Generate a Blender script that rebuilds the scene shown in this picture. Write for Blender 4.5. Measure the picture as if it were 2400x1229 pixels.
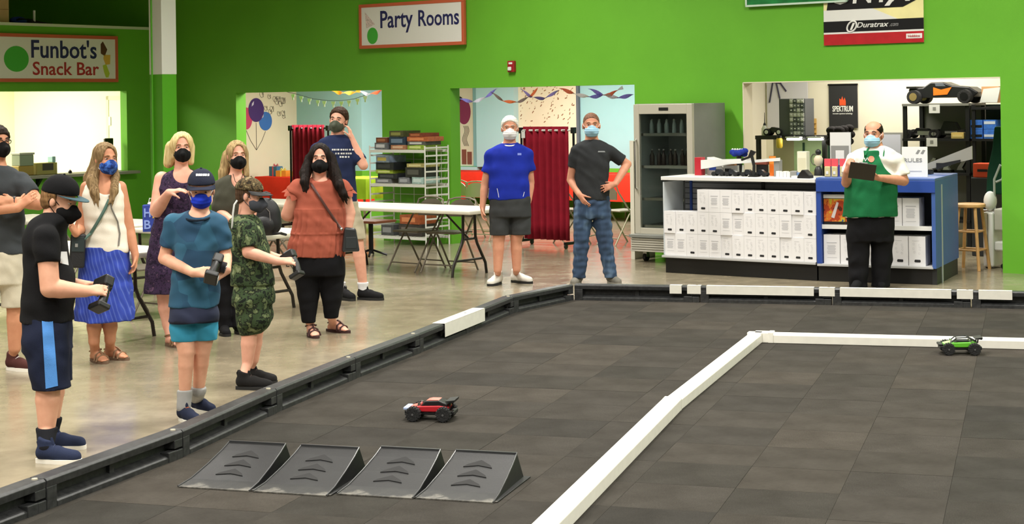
import bpy, bmesh, math, random
import numpy as np
from mathutils import Vector, Matrix, Euler, Quaternion

# ------------------------------------------------------------------ scene, camera, light
scene = bpy.context.scene
for _o in list(bpy.data.objects):
    bpy.data.objects.remove(_o)
col = scene.collection
PI = math.pi
FPX, PX0, PY0, ROLL, EYE = 3900.0, 1200.0, 240.0, 0.014, 1.9     # focal length and horizon in photo pixels, eye height in m
WALL_ANGLE = math.radians(37.555)                                  # the green wall recedes to the left
WO = Vector((-0.8327, 22.4540, 0.0))                               # wall corner on the floor between the two party rooms
WU = Vector((math.cos(WALL_ANGLE), -math.sin(WALL_ANGLE), 0))      # along the wall to the right
WV = Vector((math.sin(WALL_ANGLE), math.cos(WALL_ANGLE), 0))       # into the wall

cam_data = bpy.data.cameras.new('camera')
cam_data.sensor_width = 36.0
cam_data.lens = FPX / 2400.0 * 36.0
cam_data.shift_y = -(614.5 - PY0) / 2400.0
cam_data.clip_end = 200
cam = bpy.data.objects.new('camera', cam_data)
col.objects.link(cam)
cam.matrix_world = Matrix.Translation((0, 0, EYE)) @ Matrix.Rotation(PI / 2, 4, 'X') @ Matrix.Rotation(-ROLL, 4, 'Z')
scene.camera = cam

scene.view_settings.view_transform = 'Standard'
scene.view_settings.look = 'None'
scene.view_settings.gamma = 1.0
scene.view_settings.use_curve_mapping = False
scene.view_settings.exposure = 0.62

world = bpy.data.worlds.new('hall_ambient')
world.use_nodes = True
scene.world = world
world.node_tree.nodes['Background'].inputs[0].default_value = (1.0, 0.95, 0.86, 1)
world.node_tree.nodes['Background'].inputs[1].default_value = 0.05

def WP(u, v, z=0.0):
    return WO + WU * u + WV * v + Vector((0, 0, z))

def area_light(name, loc, size, size_y, power, color=(1, 0.93, 0.82), rz=0.0, spread=180):
    l = bpy.data.lights.new(name, 'AREA')
    l.shape = 'RECTANGLE'; l.size = size; l.size_y = size_y
    l.energy = power; l.color = color; l.spread = math.radians(spread)
    o = bpy.data.objects.new(name, l)
    col.objects.link(o)
    o.location = loc
    o.rotation_euler = (0, 0, rz)
    return o

CEIL = 5.6
HALL = 172.0
for _u in (2.2, 7.6, 13.0, 18.4):
    for _v in (-3.4, -8.5, -13.5, -18.5):
        area_light('ceiling_light', WP(_u, _v, CEIL - 0.12), 0.6, 2.4, HALL, (1, 0.965, 0.90), -WALL_ANGLE, 146)
area_light('party_room_light', WP(-2.9, 1.3, 2.68), 2.0, 1.0, 90, (1, 0.96, 0.90), -WALL_ANGLE)
area_light('party_room_light', WP(-.4, 3.0, 2.68), 2.4, 2.0, 130, (1, 0.96, 0.90), -WALL_ANGLE)
area_light('shop_light', WP(5.4, 2.0, 2.68), 2.2, 0.8, 50, (1, 0.95, 0.85), -WALL_ANGLE)
area_light('shop_light', WP(7.4, 1.6, 2.68), 0.8, 0.8, 18, (1, 0.95, 0.85), -WALL_ANGLE)
area_light('snack_bar_light', WP(-8.0, -3.6, 2.78), 1.2, 4.0, 260, (1, 0.97, 0.84), -WALL_ANGLE)
# ------------------------------------------------------------------ helpers
_c, _s = math.cos(ROLL), math.sin(ROLL)
def ray(px, py):
    dx, dy = px - PX0, py - PY0
    return Vector(((dx * _c - dy * _s) / FPX, 1.0, -(dx * _s + dy * _c) / FPX))
def ground(px, py, z=0.0):
    r = ray(px, py); t = (z - EYE) / r.z
    return Vector((r.x * t, t, z))
def at(px, py, d):
    r = ray(px, py)
    return Vector((r.x * d, d, EYE + r.z * d))
def wall_at(px, py, v=0.0):
    """point of a plane parallel to the green wall, as (u, z)"""
    r = ray(px, py)
    t = (v + WO.dot(WV)) / r.dot(WV) if True else 0
    t = (v + WO.x * WV.x + WO.y * WV.y) / (r.x * WV.x + r.y * WV.y)
    p = Vector((r.x * t, t, 0)) - WO
    return p.dot(WU), EYE + r.z * t
def wall_uv(p):
    q = p - WO
    return q.dot(WU), q.dot(WV)

def lin(h):
    if not isinstance(h, str):
        return tuple(h)
    h = h.lstrip('#')
    o = []
    for i in (0, 2, 4):
        c = int(h[i:i + 2], 16) / 255.0
        o.append(c / 12.92 if c <= 0.04045 else ((c + 0.055) / 1.055) ** 2.4)
    return tuple(o)

MATS = {}
def new_mat(name):
    m = bpy.data.materials.new(name); m.use_nodes = True
    nt = m.node_tree
    return m, nt, nt.nodes['Principled BSDF']
def ramp(nt, fac, stops, interp='LINEAR'):
    r = nt.nodes.new('ShaderNodeValToRGB')
    r.color_ramp.interpolation = interp
    e = r.color_ramp.elements
    while len(e) < len(stops): e.new(0.5)
    for i, (p, c) in enumerate(stops):
        e[i].position = p; e[i].color = (*lin(c), 1)
    if fac is not None: nt.links.new(fac, r.inputs[0])
    return r
def coords(nt, scale=(1, 1, 1), rot=(0, 0, 0), kind='Object'):
    tc = nt.nodes.new('ShaderNodeTexCoord'); mp = nt.nodes.new('ShaderNodeMapping')
    nt.links.new(tc.outputs[kind], mp.inputs[0])
    mp.inputs['Scale'].default_value = scale; mp.inputs['Rotation'].default_value = rot
    return mp.outputs[0]
def noise(nt, vec, scale, detail=3, rough=0.5):
    n = nt.nodes.new('ShaderNodeTexNoise')
    n.inputs['Scale'].default_value = scale; n.inputs['Detail'].default_value = detail
    n.inputs['Roughness'].default_value = rough
    if vec is not None: nt.links.new(vec, n.inputs['Vector'])
    return n
def add_bump(nt, b, height, strength, dist=0.01):
    bm = nt.nodes.new('ShaderNodeBump')
    bm.inputs['Strength'].default_value = strength; bm.inputs['Distance'].default_value = dist
    nt.links.new(height, bm.inputs['Height']); nt.links.new(bm.outputs[0], b.inputs['Normal'])
def mat(name, color='#808080', rough=0.5, metal=0.0, var=0.0, vscale=6.0, bump=0.0, bscale=60.0, spec=0.5, emit=None, estr=1.0, coat=0.0):
    """a plain surface with optional slow colour variation and fine relief"""
    if name in MATS: return MATS[name]
    m, nt, b = new_mat(name)
    c = lin(color)
    b.inputs['Roughness'].default_value = rough; b.inputs['Metallic'].default_value = metal
    b.inputs['Specular IOR Level'].default_value = spec
    b.inputs['Coat Weight'].default_value = coat
    if var > 0:
        n = noise(nt, coords(nt), vscale, 4)
        r = ramp(nt, n.outputs[0], [(0.3, [x * (1 - var) for x in c]), (0.7, [min(1, x * (1 + var)) for x in c])])
        nt.links.new(r.outputs[0], b.inputs['Base Color'])
    else:
        b.inputs['Base Color'].default_value = (*c, 1)
    if bump > 0:
        n2 = noise(nt, coords(nt), bscale, 3)
        add_bump(nt, b, n2.outputs[0], bump)
    if emit:
        b.inputs['Emission Color'].default_value = (*lin(emit), 1); b.inputs['Emission Strength'].default_value = estr
    MATS[name] = m
    return m
def cloth(name, color, var=0.12, bump=0.25):
    return mat(name, color, rough=0.9, var=var, vscale=9, bump=bump, bscale=260, spec=0.2)

class MB:
    """collects simple shapes into one mesh"""
    def __init__(self):
        self.v = []; self.f = []; self.mi = []; self.m = 0
    def add(self, verts, faces):
        o = len(self.v)
        self.v += [tuple(x) for x in verts]
        for f in faces:
            self.f.append([i + o for i in f]); self.mi.append(self.m)
        return self
    def box(self, x0, x1, y0, y1, z0, z1, mx=None):
        vs = [Vector(p) for p in ((x0, y0, z0), (x1, y0, z0), (x1, y1, z0), (x0, y1, z0), (x0, y0, z1), (x1, y0, z1), (x1, y1, z1), (x0, y1, z1))]
        if mx is not None: vs = [mx @ p for p in vs]
        return self.add(vs, [(3, 2, 1, 0), (4, 5, 6, 7), (0, 1, 5, 4), (1, 2, 6, 5), (2, 3, 7, 6), (3, 0, 4, 7)])
    def cbox(self, c, s, mx=None):
        return self.box(c[0] - s[0] / 2, c[0] + s[0] / 2, c[1] - s[1] / 2, c[1] + s[1] / 2, c[2] - s[2] / 2, c[2] + s[2] / 2, mx)
    def cyl(self, p0, p1, r0, r1=None, n=12, cap=True):
        p0, p1 = Vector(p0), Vector(p1); r1 = r0 if r1 is None else r1
        d = (p1 - p0).normalized()
        a = d.orthogonal().normalized(); b = d.cross(a)
        vs = []
        for p, r in ((p0, r0), (p1, r1)):
            for i in range(n):
                t = 2 * PI * i / n
                vs.append(p + (a * math.cos(t) + b * math.sin(t)) * r)
        fs = [(i, (i + 1) % n, n + (i + 1) % n, n + i) for i in range(n)]
        if cap: fs += [tuple(range(n - 1, -1, -1)), tuple(range(n, 2 * n))]
        return self.add(vs, fs)
    def tube(self, pts, r, n=8, closed=False):
        pts = [Vector(p) for p in pts]; N = len(pts)
        vs = []; fs = []
        a = None
        for i, p in enumerate(pts):
            if closed: d = (pts[(i + 1) % N] - pts[i - 1])
            else: d = pts[min(i + 1, N - 1)] - pts[max(i - 1, 0)]
            d = d.normalized() if d.length > 1e-9 else Vector((0, 0, 1))
            if a is None: a = d.orthogonal().normalized()
            a = (a - d * a.dot(d)).normalized(); b = d.cross(a)
            rr = r[i] if isinstance(r, (list, tuple)) else r
            for k in range(n):
                t = 2 * PI * k / n
                vs.append(p + (a * math.cos(t) + b * math.sin(t)) * rr)
        for i in range(N if closed else N - 1):
            j = (i + 1) % N
            for k in range(n):
                l = (k + 1) % n
                fs.append((i * n + k, i * n + l, j * n + l, j * n + k))
        if not closed:
            fs += [tuple(range(n - 1, -1, -1)), tuple(range((N - 1) * n, N * n))]
        return self.add(vs, fs)
    def lathe(self, prof, n=20, c=(0, 0, 0), mx=None):
        vs = []; fs = []
        for r, z in prof:
            for k in range(n):
                t = 2 * PI * k / n
                p = Vector((c[0] + r * math.cos(t), c[1] + r * math.sin(t), c[2] + z))
                vs.append(mx @ p if mx is not None else p)
        for i in range(len(prof) - 1):
            for k in range(n):
                l = (k + 1) % n
                fs.append((i * n + k, i * n + l, (i + 1) * n + l, (i + 1) * n + k))
        fs += [tuple(range(n - 1, -1, -1)), tuple(range((len(prof) - 1) * n, len(prof) * n))]
        return self.add(vs, fs)
    def prism(self, poly, a0, a1, axis='z', mx=None):
        """poly in the two other axes (x,y)->(x,y,z); axis y: (x,z); axis x: (y,z)"""
        n = len(poly); vs = []
        for a in (a0, a1):
            for p, q in poly:
                w = {'z': (p, q, a), 'y': (p, a, q), 'x': (a, p, q)}[axis]
                w = Vector(w)
                vs.append(mx @ w if mx is not None else w)
        fs = [tuple(range(n - 1, -1, -1)), tuple(range(n, 2 * n))]
        fs += [(i, (i + 1) % n, n + (i + 1) % n, n + i) for i in range(n)]
        return self.add(vs, fs)
    def ball(self, c, r, nu=14, nv=9, mx=None):
        if not isinstance(r, (tuple, list)): r = (r, r, r)
        vs = []; fs = []
        for j in range(1, nv):
            ph = PI * j / nv
            for i in range(nu):
                t = 2 * PI * i / nu
                vs.append(Vector((c[0] + r[0] * math.sin(ph) * math.cos(t), c[1] + r[1] * math.sin(ph) * math.sin(t), c[2] + r[2] * math.cos(ph))))
        vs.append(Vector((c[0], c[1], c[2] + r[2]))); vs.append(Vector((c[0], c[1], c[2] - r[2])))
        if mx is not None: vs = [mx @ v for v in vs]
        for j in range(nv - 2):
            for i in range(nu):
                k = (i + 1) % nu
                fs.append((j * nu + i, (j + 1) * nu + i, (j + 1) * nu + k, j * nu + k))
        T = (nv - 1) * nu
        for i in range(nu):
            k = (i + 1) % nu
            fs.append((T, i, k)); fs.append((T + 1, (nv - 2) * nu + k, (nv - 2) * nu + i))
        return self.add(vs, fs)
    def mesh(self, name, mats, smooth=False, sharp=40):
        me = bpy.data.meshes.new(name)
        me.from_pydata(self.v, [], self.f)
        bm = bmesh.new(); bm.from_mesh(me)
        bmesh.ops.recalc_face_normals(bm, faces=bm.faces)
        bm.to_mesh(me); bm.free()
        for m in (mats if isinstance(mats, (list, tuple)) else [mats]):
            me.materials.append(m)
        if max(self.mi, default=0) > 0:
            me.polygons.foreach_set('material_index', self.mi)
        if smooth:
            me.shade_smooth()
            me.set_sharp_from_angle(angle=math.radians(sharp))
        return me
    def build(self, name, mats, parent=None, smooth=False, bevel=0.0, loc=None, rz=None, sharp=40):
        o = bpy.data.objects.new(name, self.mesh(name, mats, smooth, sharp))
        col.objects.link(o)
        if parent is not None: o.parent = parent
        if loc is not None: o.location = loc
        if rz is not None: o.rotation_euler = (0, 0, rz)
        if bevel > 0:
            b = o.modifiers.new('bevel', 'BEVEL'); b.width = bevel; b.segments = 2; b.limit_method = 'ANGLE'
        return o

def tag(o, label=None, cat=None, group=None, kind=None):
    if label: o['label'] = label
    if cat: o['category'] = cat
    if group: o['group'] = group
    if kind: o['kind'] = kind
    return o
def thing(name, label, cat, loc=(0, 0, 0), rz=0.0, group=None):
    o = bpy.data.objects.new(name, None)
    o.empty_display_size = 0.1
    col.objects.link(o)
    o.location = loc; o.rotation_euler = (0, 0, rz)
    return tag(o, label, cat, group)
def wthing(name, label, cat, u, v, z=0.0, rz=0.0, group=None):
    return thing(name, label, cat, WP(u, v, z), -WALL_ANGLE + rz, group)
def put(mesh, name, parent=None, loc=None, rot=None, scale=None):
    o = bpy.data.objects.new(name, mesh)
    col.objects.link(o)
    if parent is not None: o.parent = parent
    if loc is not None: o.location = loc
    if rot is not None: o.rotation_euler = rot
    if scale is not None: o.scale = scale
    return o
def copy_tree(o, parent=None, label=None):
    c = o.copy(); col.objects.link(c); c.parent = parent
    if label: c['label'] = label
    for ch in list(o.children): copy_tree(ch, c)
    return c
def text_mesh(body, size, depth, mats, name='lettering', bold=0.0, shear=0.0, spacing=1.0, align='LEFT', xscale=1.0):
    """lettering as a mesh in the x-z plane facing -y, baseline at z=0"""
    cu = bpy.data.curves.new(name, 'FONT')
    cu.body = body; cu.size = size; cu.extrude = depth; cu.offset = bold; cu.shear = shear
    cu.space_character = spacing; cu.align_x = align; cu.resolution_u = 3
    o = bpy.data.objects.new(name, cu); col.objects.link(o)
    dg = bpy.context.evaluated_depsgraph_get()
    me = bpy.data.meshes.new_from_object(o.evaluated_get(dg))
    bpy.data.objects.remove(o); bpy.data.curves.remove(cu)
    me.transform(Matrix.Rotation(PI / 2, 4, 'X') @ Matrix.Diagonal((xscale, 1, 1, 1)))
    me.materials.clear()
    me.materials.append(mats)
    me.name = name
    return me
ORD = ['first', 'second', 'third', 'fourth', 'fifth', 'sixth', 'seventh', 'eighth', 'ninth', 'tenth', 'eleventh', 'twelfth', 'thirteenth', 'fourteenth', 'fifteenth']
def mottled(name, cols, scale=14, detail=2, warp=(1, 1, 1)):
    """camouflage or blotched print"""
    if name in MATS: return MATS[name]
    m, nt, b = new_mat(name)
    n = noise(nt, coords(nt, warp), scale, detail, .55)
    r = ramp(nt, n.outputs[0], cols, 'CONSTANT')
    nt.links.new(r.outputs[0], b.inputs['Base Color'])
    b.inputs['Roughness'].default_value = .9; b.inputs['Specular IOR Level'].default_value = .2
    MATS[name] = m
    return m

# ------------------------------------------------------------------ surface materials
def paint(name, color, var=0.05):
    return mat(name, color, rough=0.62, var=var, vscale=1.3, bump=0.06, bscale=140, spec=0.3)
M_GREEN = paint('green_wall_paint', '#68b02f')
M_CREAM = paint('cream_wall_paint', '#e8dfc4')
M_SHOPW = paint('shop_wall_paint', '#ece4cf')
M_BLUE = paint('pale_blue_wall_paint', '#9cc9cc')
M_WHITE = mat('white_paint', '#eeeeea', rough=0.5)
M_CEIL = mat('ceiling_paint', '#b9b5aa', rough=0.8)
M_GREYW = paint('hall_grey_paint', '#8f9a80')
M_BLACK = mat('black_plastic', '#151515', rough=0.45)
M_BLACKM = mat('black_metal', '#18181a', rough=0.4, metal=0.4)
M_STEEL = mat('chrome_steel', '#c9c9c9', rough=0.25, metal=1.0)

def concrete():
    m, nt, b = new_mat('polished_concrete')
    v = coords(nt)
    n1 = noise(nt, v, 0.55, 6, 0.6); n2 = noise(nt, v, 5.0, 6, 0.65)
    r1 = ramp(nt, n1.outputs[0], [(0.32, '#867b66'), (0.5, '#968b74'), (0.7, '#a79d88')])
    r2 = ramp(nt, n2.outputs[0], [(0.3, '#9c9c9c'), (0.7, '#ffffff')])
    mx = nt.nodes.new('ShaderNodeMix'); mx.data_type = 'RGBA'; mx.blend_type = 'MULTIPLY'
    mx.inputs[0].default_value = 0.35
    nt.links.new(r1.outputs[0], mx.inputs[6]); nt.links.new(r2.outputs[0], mx.inputs[7])
    nt.links.new(mx.outputs[2], b.inputs['Base Color'])
    rr = ramp(nt, n2.outputs[0], [(0.3, [0.14] * 3), (0.75, [0.27] * 3)])
    nt.links.new(rr.outputs[0], b.inputs['Roughness'])
    b.inputs['Specular IOR Level'].default_value = 0.55
    n3 = noise(nt, v, 2.2, 2)
    return m
M_FLOOR = concrete()

# ------------------------------------------------------------------ the hall
tag(MB().box(-24, 24, -8, 34, -0.12, 0).build('floor', M_FLOOR), kind='structure')
WT = 0.2                      # wall thickness
TOP = CEIL
OP1 = (-4.18, -1.24); OP2 = (0.0, 2.97); OPS = (4.5, 7.64); OPH = 2.1
def wroot(mb, name, mats, **k):
    return mb.build(name, mats, loc=WO, rz=-WALL_ANGLE, **k)
w = MB()
w.box(-16, OP1[0], 0, WT, 0, TOP); w.box(OP1[1], OP2[0], 0, WT, 0, TOP)
w.box(OP2[1], OPS[0], 0, WT, 0, TOP); w.box(OPS[1], 22, 0, WT, 0, TOP)
for a, b in (OP1, OP2, OPS):
    w.box(a, b, 0, WT, OPH, TOP)
tag(wroot(w, 'wall_back', M_GREEN), kind='structure')
# cream lining of the shop opening
w = MB(); w.box(OPS[0], OPS[0] + 0.012, -0.004, WT + .004, 0, OPH); w.box(OPS[0], OPS[1], -0.004, WT + .004, OPH - 0.012, OPH)
tag(wroot(w, 'trim_1', M_CREAM), kind='structure')

# outer shell behind and beside the camera
w = MB(); w.box(22, 22.2, -34, 0, 0, TOP)
tag(wroot(w, 'wall_right', M_GREYW), kind='structure')
w = MB(); w.box(-16.2, -16, -34, 3.4, 0, TOP)
tag(wroot(w, 'wall_left', M_GREYW), kind='structure')
w = MB(); w.box(-16.2, 22.2, -34.2, -34, 0, TOP)
tag(wroot(w, 'wall_front', M_GREYW), kind='structure')
w = MB(); w.box(-16.2, 22.2, -34.2, 0.2, TOP, TOP + 0.1)
tag(wroot(w, 'ceiling', M_CEIL), kind='structure')

# party rooms and shop behind the green wall
RB = 3.0; RH = 2.75
RB2 = 5.2; WAIN = 0.80
def two_tone(name, x0, x1, y0, y1, upper):
    """a room wall: green dado below, painted above"""
    w = MB(); w.m = 0; w.box(x0, x1, y0, y1, 0, WAIN); w.m = 1; w.box(x0, x1, y0, y1, WAIN, RH)
    return tag(wroot(w, name, [M_GREEN, upper]), kind='structure')
two_tone('wall_party_left', -6.0, -4.4, RB, RB + .1, M_BLUE)
tag(wroot(MB().box(-6.0, -5.9, WT, RB, 0, RH), 'wall_party_side', M_CREAM), kind='structure')
two_tone('wall_party_jog', -4.5, -4.4, RB + .1, RB2, M_BLUE)
two_tone('wall_party_far', -4.5, 3.0, RB2, RB2 + .1, M_BLUE)
two_tone('wall_party_end', 2.97, 3.07, WT, RB2, M_BLUE)
# painted cream bay, shallow recess with ledge and a dark corner strip on the far wall
cu0_, cu1_ = wall_at(1218, 300, RB2)[0], wall_at(1355, 300, RB2)[0]
tag(wroot(MB().box(cu0_, cu1_, RB2 - .03, RB2, WAIN, RH), 'wall_cream_bay', M_CREAM), kind='structure')
tag(wroot(MB().box(cu1_, cu1_ + .05, RB2 - .05, RB2, 0, RH), 'trim_2', mat('slate_strip', '#5c6670', rough=.6)), kind='structure')
pu0_, pu1_ = wall_at(1130, 300, RB2)[0], wall_at(1218, 300, RB2)[0]
tag(wroot(MB().box(pu0_, pu1_, RB2 - .16, RB2, WAIN, RH), 'wall_pilaster', mat('pale_aqua_paint', '#b4dde2', rough=.6)), kind='structure')
lz_ = wall_at(1100, 392, RB2)[1]
tag(wroot(MB().box(-4.4, pu0_, RB2 - .16, RB2, lz_ - .05, lz_ + .01), 'trim_4', mat('pale_blue_ledge', '#b8e4e8', rough=0.5)), kind='structure')
w = MB(); w.box(3.07, 3.15, WT, RB + .1, 0, RH)
tag(wroot(w, 'wall_shop_left', M_SHOPW), kind='structure')
w = MB(); w.box(3.07, 9.5, RB, RB + .1, 0, RH)
tag(wroot(w, 'wall_shop_far', M_SHOPW), kind='structure')
w = MB(); w.box(9.4, 9.5, WT, RB, 0, RH)
tag(wroot(w, 'wall_shop_right', M_SHOPW), kind='structure')
w = MB(); w.box(-6.0, 3.07, WT, RB2 + .1, RH, RH + 0.05); w.box(3.07, 9.5, WT, RB + .1, RH, RH + 0.05)
tag(wroot(w, 'ceiling_rooms', M_CEIL), kind='structure')

# snack bar: a box room that stands out from the green wall
SU = -5.8; SH = 3.13; SO = (-6.2, -0.74); SZ0, SZ1 = 0.94, 2.155
w = MB()
w.box(SU - .15, SU, -12, 0, 0, SZ0); w.box(SU - .15, SU, -12, 0, SZ1, SH)
w.box(SU - .15, SU, SO[1], 0, SZ0, SZ1); w.box(SU - .15, SU, -12, SO[0], SZ0, SZ1)
w.box(SU - 3.8, SU - .15, -12, 0, SH - .06, SH)
w.box(SU - 3.8, SU - .15, -12, -11.9, 0, SH - .06)
tag(wroot(w, 'wall_snack_bar', M_GREEN), kind='structure')
M_SNACKIN = mat('snack_bar_wall_paint', '#f4f0d2', rough=0.6)
w = MB(); w.box(SU - 3.8, SU - 3.7, -11.9, 0, 0, SH - .06); w.box(SU - 3.7, SU - .15, -0.1, -0.004, 0, SH - .06)
w.box(SU - 3.7, SU - .15, -11.9, -0.1, SH - .12, SH - .06)
tag(wroot(w, 'wall_snack_inside', M_SNACKIN), kind='structure')
w = MB(); w.box(SU, SU + .012, -12, 0, SH - .03, SH + .012)
tag(wroot(w, 'trim_3', mat('white_edge_strip', '#cfd8bf', rough=.5)), kind='structure')
# inner door of the snack bar
dr = wroot(MB().box(-1.05, -0.15, -0.115, -0.10, 0.0, 2.03), 'door_1', mat('snack_door', '#f6f2da', rough=.5)); dr.location = WP(SU - .15, 0)
tag(dr, kind='structure')
MB().box(-1.11, -1.05, -.125, -.1, 0, 2.09).box(-.15, -.09, -.125, -.1, 0, 2.09).box(-1.11, -.09, -.125, -.1, 2.03, 2.09).build('door_frame', mat('snack_door_frame', '#e5e0c0', rough=.5), dr)
MB().box(-1.045, -1.0, -.13, -.115, 1.62, 1.76).build('hinge', M_STEEL, dr)
MB().box(-1.045, -1.0, -.13, -.115, 0.92, 1.06).build('hinge', M_STEEL, dr)
# counter sill of the snack bar window
sl = wthing('counter_sill', 'grey laminate serving sill below the bright snack bar window', 'counter', SU, 0)
MB().box(-.42, .16, -6.3, -.62, SZ0 - .045, SZ0 + .0).build('sill_board', mat('sill_laminate', '#8c8a7c', rough=.35), sl, bevel=.006)
for q in (-1.2, -2.4, -3.6):
    MB().prism([(0.0, SZ0 - .045), (.12, SZ0 - .045), (0.0, SZ0 - .18)], q - .02, q + .02, 'y').build('bracket', M_BLACKM, sl)

# square column, white above and green below
cl_o = at(351, 175, 22.0)
cu, cv = wall_uv(cl_o)
cw = 0.245
colm = wthing('column', 'square building column painted white above and green below', 'column', cu, cv)
colm['kind'] = 'structure'; del colm['category']
zsplit = cl_o.z
MB().box(0, cw, 0, cw, 0, zsplit).build('lower_column', mat('column_green', '#58ae22', rough=.5), colm, bevel=.004)
MB().box(-.003, cw + .003, -.003, cw + .003, zsplit, TOP).build('upper_column', M_WHITE, colm, bevel=.004)
MB().cyl((.06, -.012, 0), (.06, -.012, TOP), .012).build('conduit', mat('column_green', '#58ae22'), colm, smooth=True)
# baseboards along the green wall piers
M_BASE = mat('vinyl_baseboard', '#3f7d1f', rough=.5)
# ------------------------------------------------------------------ figures: smooth surfaces grown from tapered limbs
class Sdf:
    """smooth union of tapered limbs, ellipsoids and lofted sections, meshed as one continuous surface"""
    def __init__(self, h=0.008, k=0.02):
        self.h = h; self.k = k; self.p = []; self.cuts = []; self.subs = []; self.disp = None
    def cone(self, a, b, ra, rb=None, k=None):
        a = np.array(a, float); b = np.array(b, float); rb = ra if rb is None else rb
        lo = np.minimum(a - ra, b - rb); hi = np.maximum(a + ra, b + rb)
        ab = b - a; L = max(float(ab @ ab), 1e-9)
        def f(X, Y, Z):
            px, py, pz = X - a[0], Y - a[1], Z - a[2]
            t = np.clip((px * ab[0] + py * ab[1] + pz * ab[2]) / L, 0, 1)
            return np.sqrt((px - ab[0] * t) ** 2 + (py - ab[1] * t) ** 2 + (pz - ab[2] * t) ** 2) - (ra + (rb - ra) * t)
        self.p.append((f, lo, hi, self.k if k is None else k)); return self
    def sleeve(self, a, b, ra, rb, n=None, k=None):
        """a tapered tube that ends flat at b"""
        self.cone(a, b, ra, rb, k); f, lo, hi, kk = self.p.pop()
        b = np.array(b, float); n = unit(b - np.array(a)) if n is None else unit(n)
        g = lambda X, Y, Z: np.maximum(f(X, Y, Z), (X - b[0]) * n[0] + (Y - b[1]) * n[1] + (Z - b[2]) * n[2])
        self.p.append((g, lo, hi, kk)); return self
    def chain(self, pts, rs, k=None):
        for i in range(len(pts) - 1): self.cone(pts[i], pts[i + 1], rs[i], rs[i + 1], k)
        return self
    def ell(self, c, r, mx=None, k=None):
        """ellipsoid with radii r; mx = 3x3 rotation whose columns are its axes"""
        c = np.array(c, float); r = np.array(r, float)
        A = np.eye(3) if mx is None else np.array(mx)
        ext = np.sqrt(((A * r) ** 2).sum(1))
        def f(X, Y, Z):
            px, py, pz = X - c[0], Y - c[1], Z - c[2]
            q = [(px * A[0, i] + py * A[1, i] + pz * A[2, i]) / r[i] for i in range(3)]
            n = np.sqrt(q[0] ** 2 + q[1] ** 2 + q[2] ** 2)
            g = np.sqrt((q[0] / r[0]) ** 2 + (q[1] / r[1]) ** 2 + (q[2] / r[2]) ** 2)
            return n * (n - 1) / np.maximum(g, 1e-6)
        self.p.append((f, c - ext, c + ext, self.k if k is None else k)); return self
    def loft(self, st, yaw=0.0, k=None, e=2.3, folds=None):
        """stations (z, cx, cy, rx, ry) from low to high; sections are turned by yaw about z"""
        st = np.array(sorted(st), float)
        zz = np.linspace(st[0, 0], st[-1, 0], 48)
        ip = []
        for i in range(1, 5):
            y = st[:, i]; x = st[:, 0]
            dlt = np.gradient(y, x) if len(x) > 2 else np.full(len(x), (y[-1] - y[0]) / (x[-1] - x[0]))
            j = np.clip(np.searchsorted(x, zz) - 1, 0, len(x) - 2)
            hh = x[j + 1] - x[j]; t = (zz - x[j]) / hh
            ip.append((2 * t ** 3 - 3 * t ** 2 + 1) * y[j] + (t ** 3 - 2 * t ** 2 + t) * hh * dlt[j] + (-2 * t ** 3 + 3 * t ** 2) * y[j + 1] + (t ** 3 - t ** 2) * hh * dlt[j + 1])
        R = max(st[:, 3].max(), st[:, 4].max()) * 1.08
        lo = np.array([st[:, 1].min() - R, st[:, 2].min() - R, st[0, 0]]); hi = np.array([st[:, 1].max() + R, st[:, 2].max() + R, st[-1, 0]])
        cs, sn = math.cos(yaw), math.sin(yaw)
        def f(X, Y, Z):
            zc = Z[0, 0, :]
            cx, cy, rx, ry = [np.interp(zc, zz, q)[None, None, :] for q in ip]
            px, py = X - cx, Y - cy
            qx, qy = (px * cs + py * sn) / rx, (-px * sn + py * cs) / ry
            n = (np.abs(qx) ** e + np.abs(qy) ** e) ** (1 / e)
            if folds is not None:
                an = np.arctan2(qy, qx); n = n - folds(an, Z)
            rr = rx * ry / np.sqrt((ry * qx / np.maximum(n, 1e-6)) ** 2 + (rx * qy / np.maximum(n, 1e-6)) ** 2 + 1e-12)
            d = (n - 1) * rr
            return np.maximum(d, np.maximum(Z - st[-1, 0], st[0, 0] - Z))
        self.p.append((f, lo, hi, self.k if k is None else k)); return self
    def box(self, c, s, mx=None, r=0.005, k=None):
        c = np.array(c, float); s = np.array(s, float) / 2 - r
        A = np.eye(3) if mx is None else np.array(mx)
        ext = np.abs(A) @ (s + r)
        def f(X, Y, Z):
            px, py, pz = X - c[0], Y - c[1], Z - c[2]
            q = [np.abs(px * A[0, i] + py * A[1, i] + pz * A[2, i]) - s[i] for i in range(3)]
            o = np.sqrt(np.maximum(q[0], 0) ** 2 + np.maximum(q[1], 0) ** 2 + np.maximum(q[2], 0) ** 2)
            return o + np.minimum(np.maximum(q[0], np.maximum(q[1], q[2])), 0) - r
        self.p.append((f, c - ext, c + ext, self.k if k is None else k)); return self
    def cut(self, p, n, box=None):
        """remove everything on the n side of the plane through p (only within box if given)"""
        p = np.array(p, float); n = np.array(n, float); n = n / np.linalg.norm(n)
        self.cuts.append((lambda X, Y, Z: (X - p[0]) * n[0] + (Y - p[1]) * n[1] + (Z - p[2]) * n[2], box)); return self
    def minus(self, other):
        self.subs.append(other); return self
    def field(self, X, Y, Z):
        D = None
        for f, lo, hi, k in self.p:
            d = f(X, Y, Z)
            if D is None: D = d
            else:
                hh = np.clip(0.5 + 0.5 * (D - d) / k, 0, 1)
                D = D + (d - D) * hh - k * hh * (1 - hh)
        return D
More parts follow.
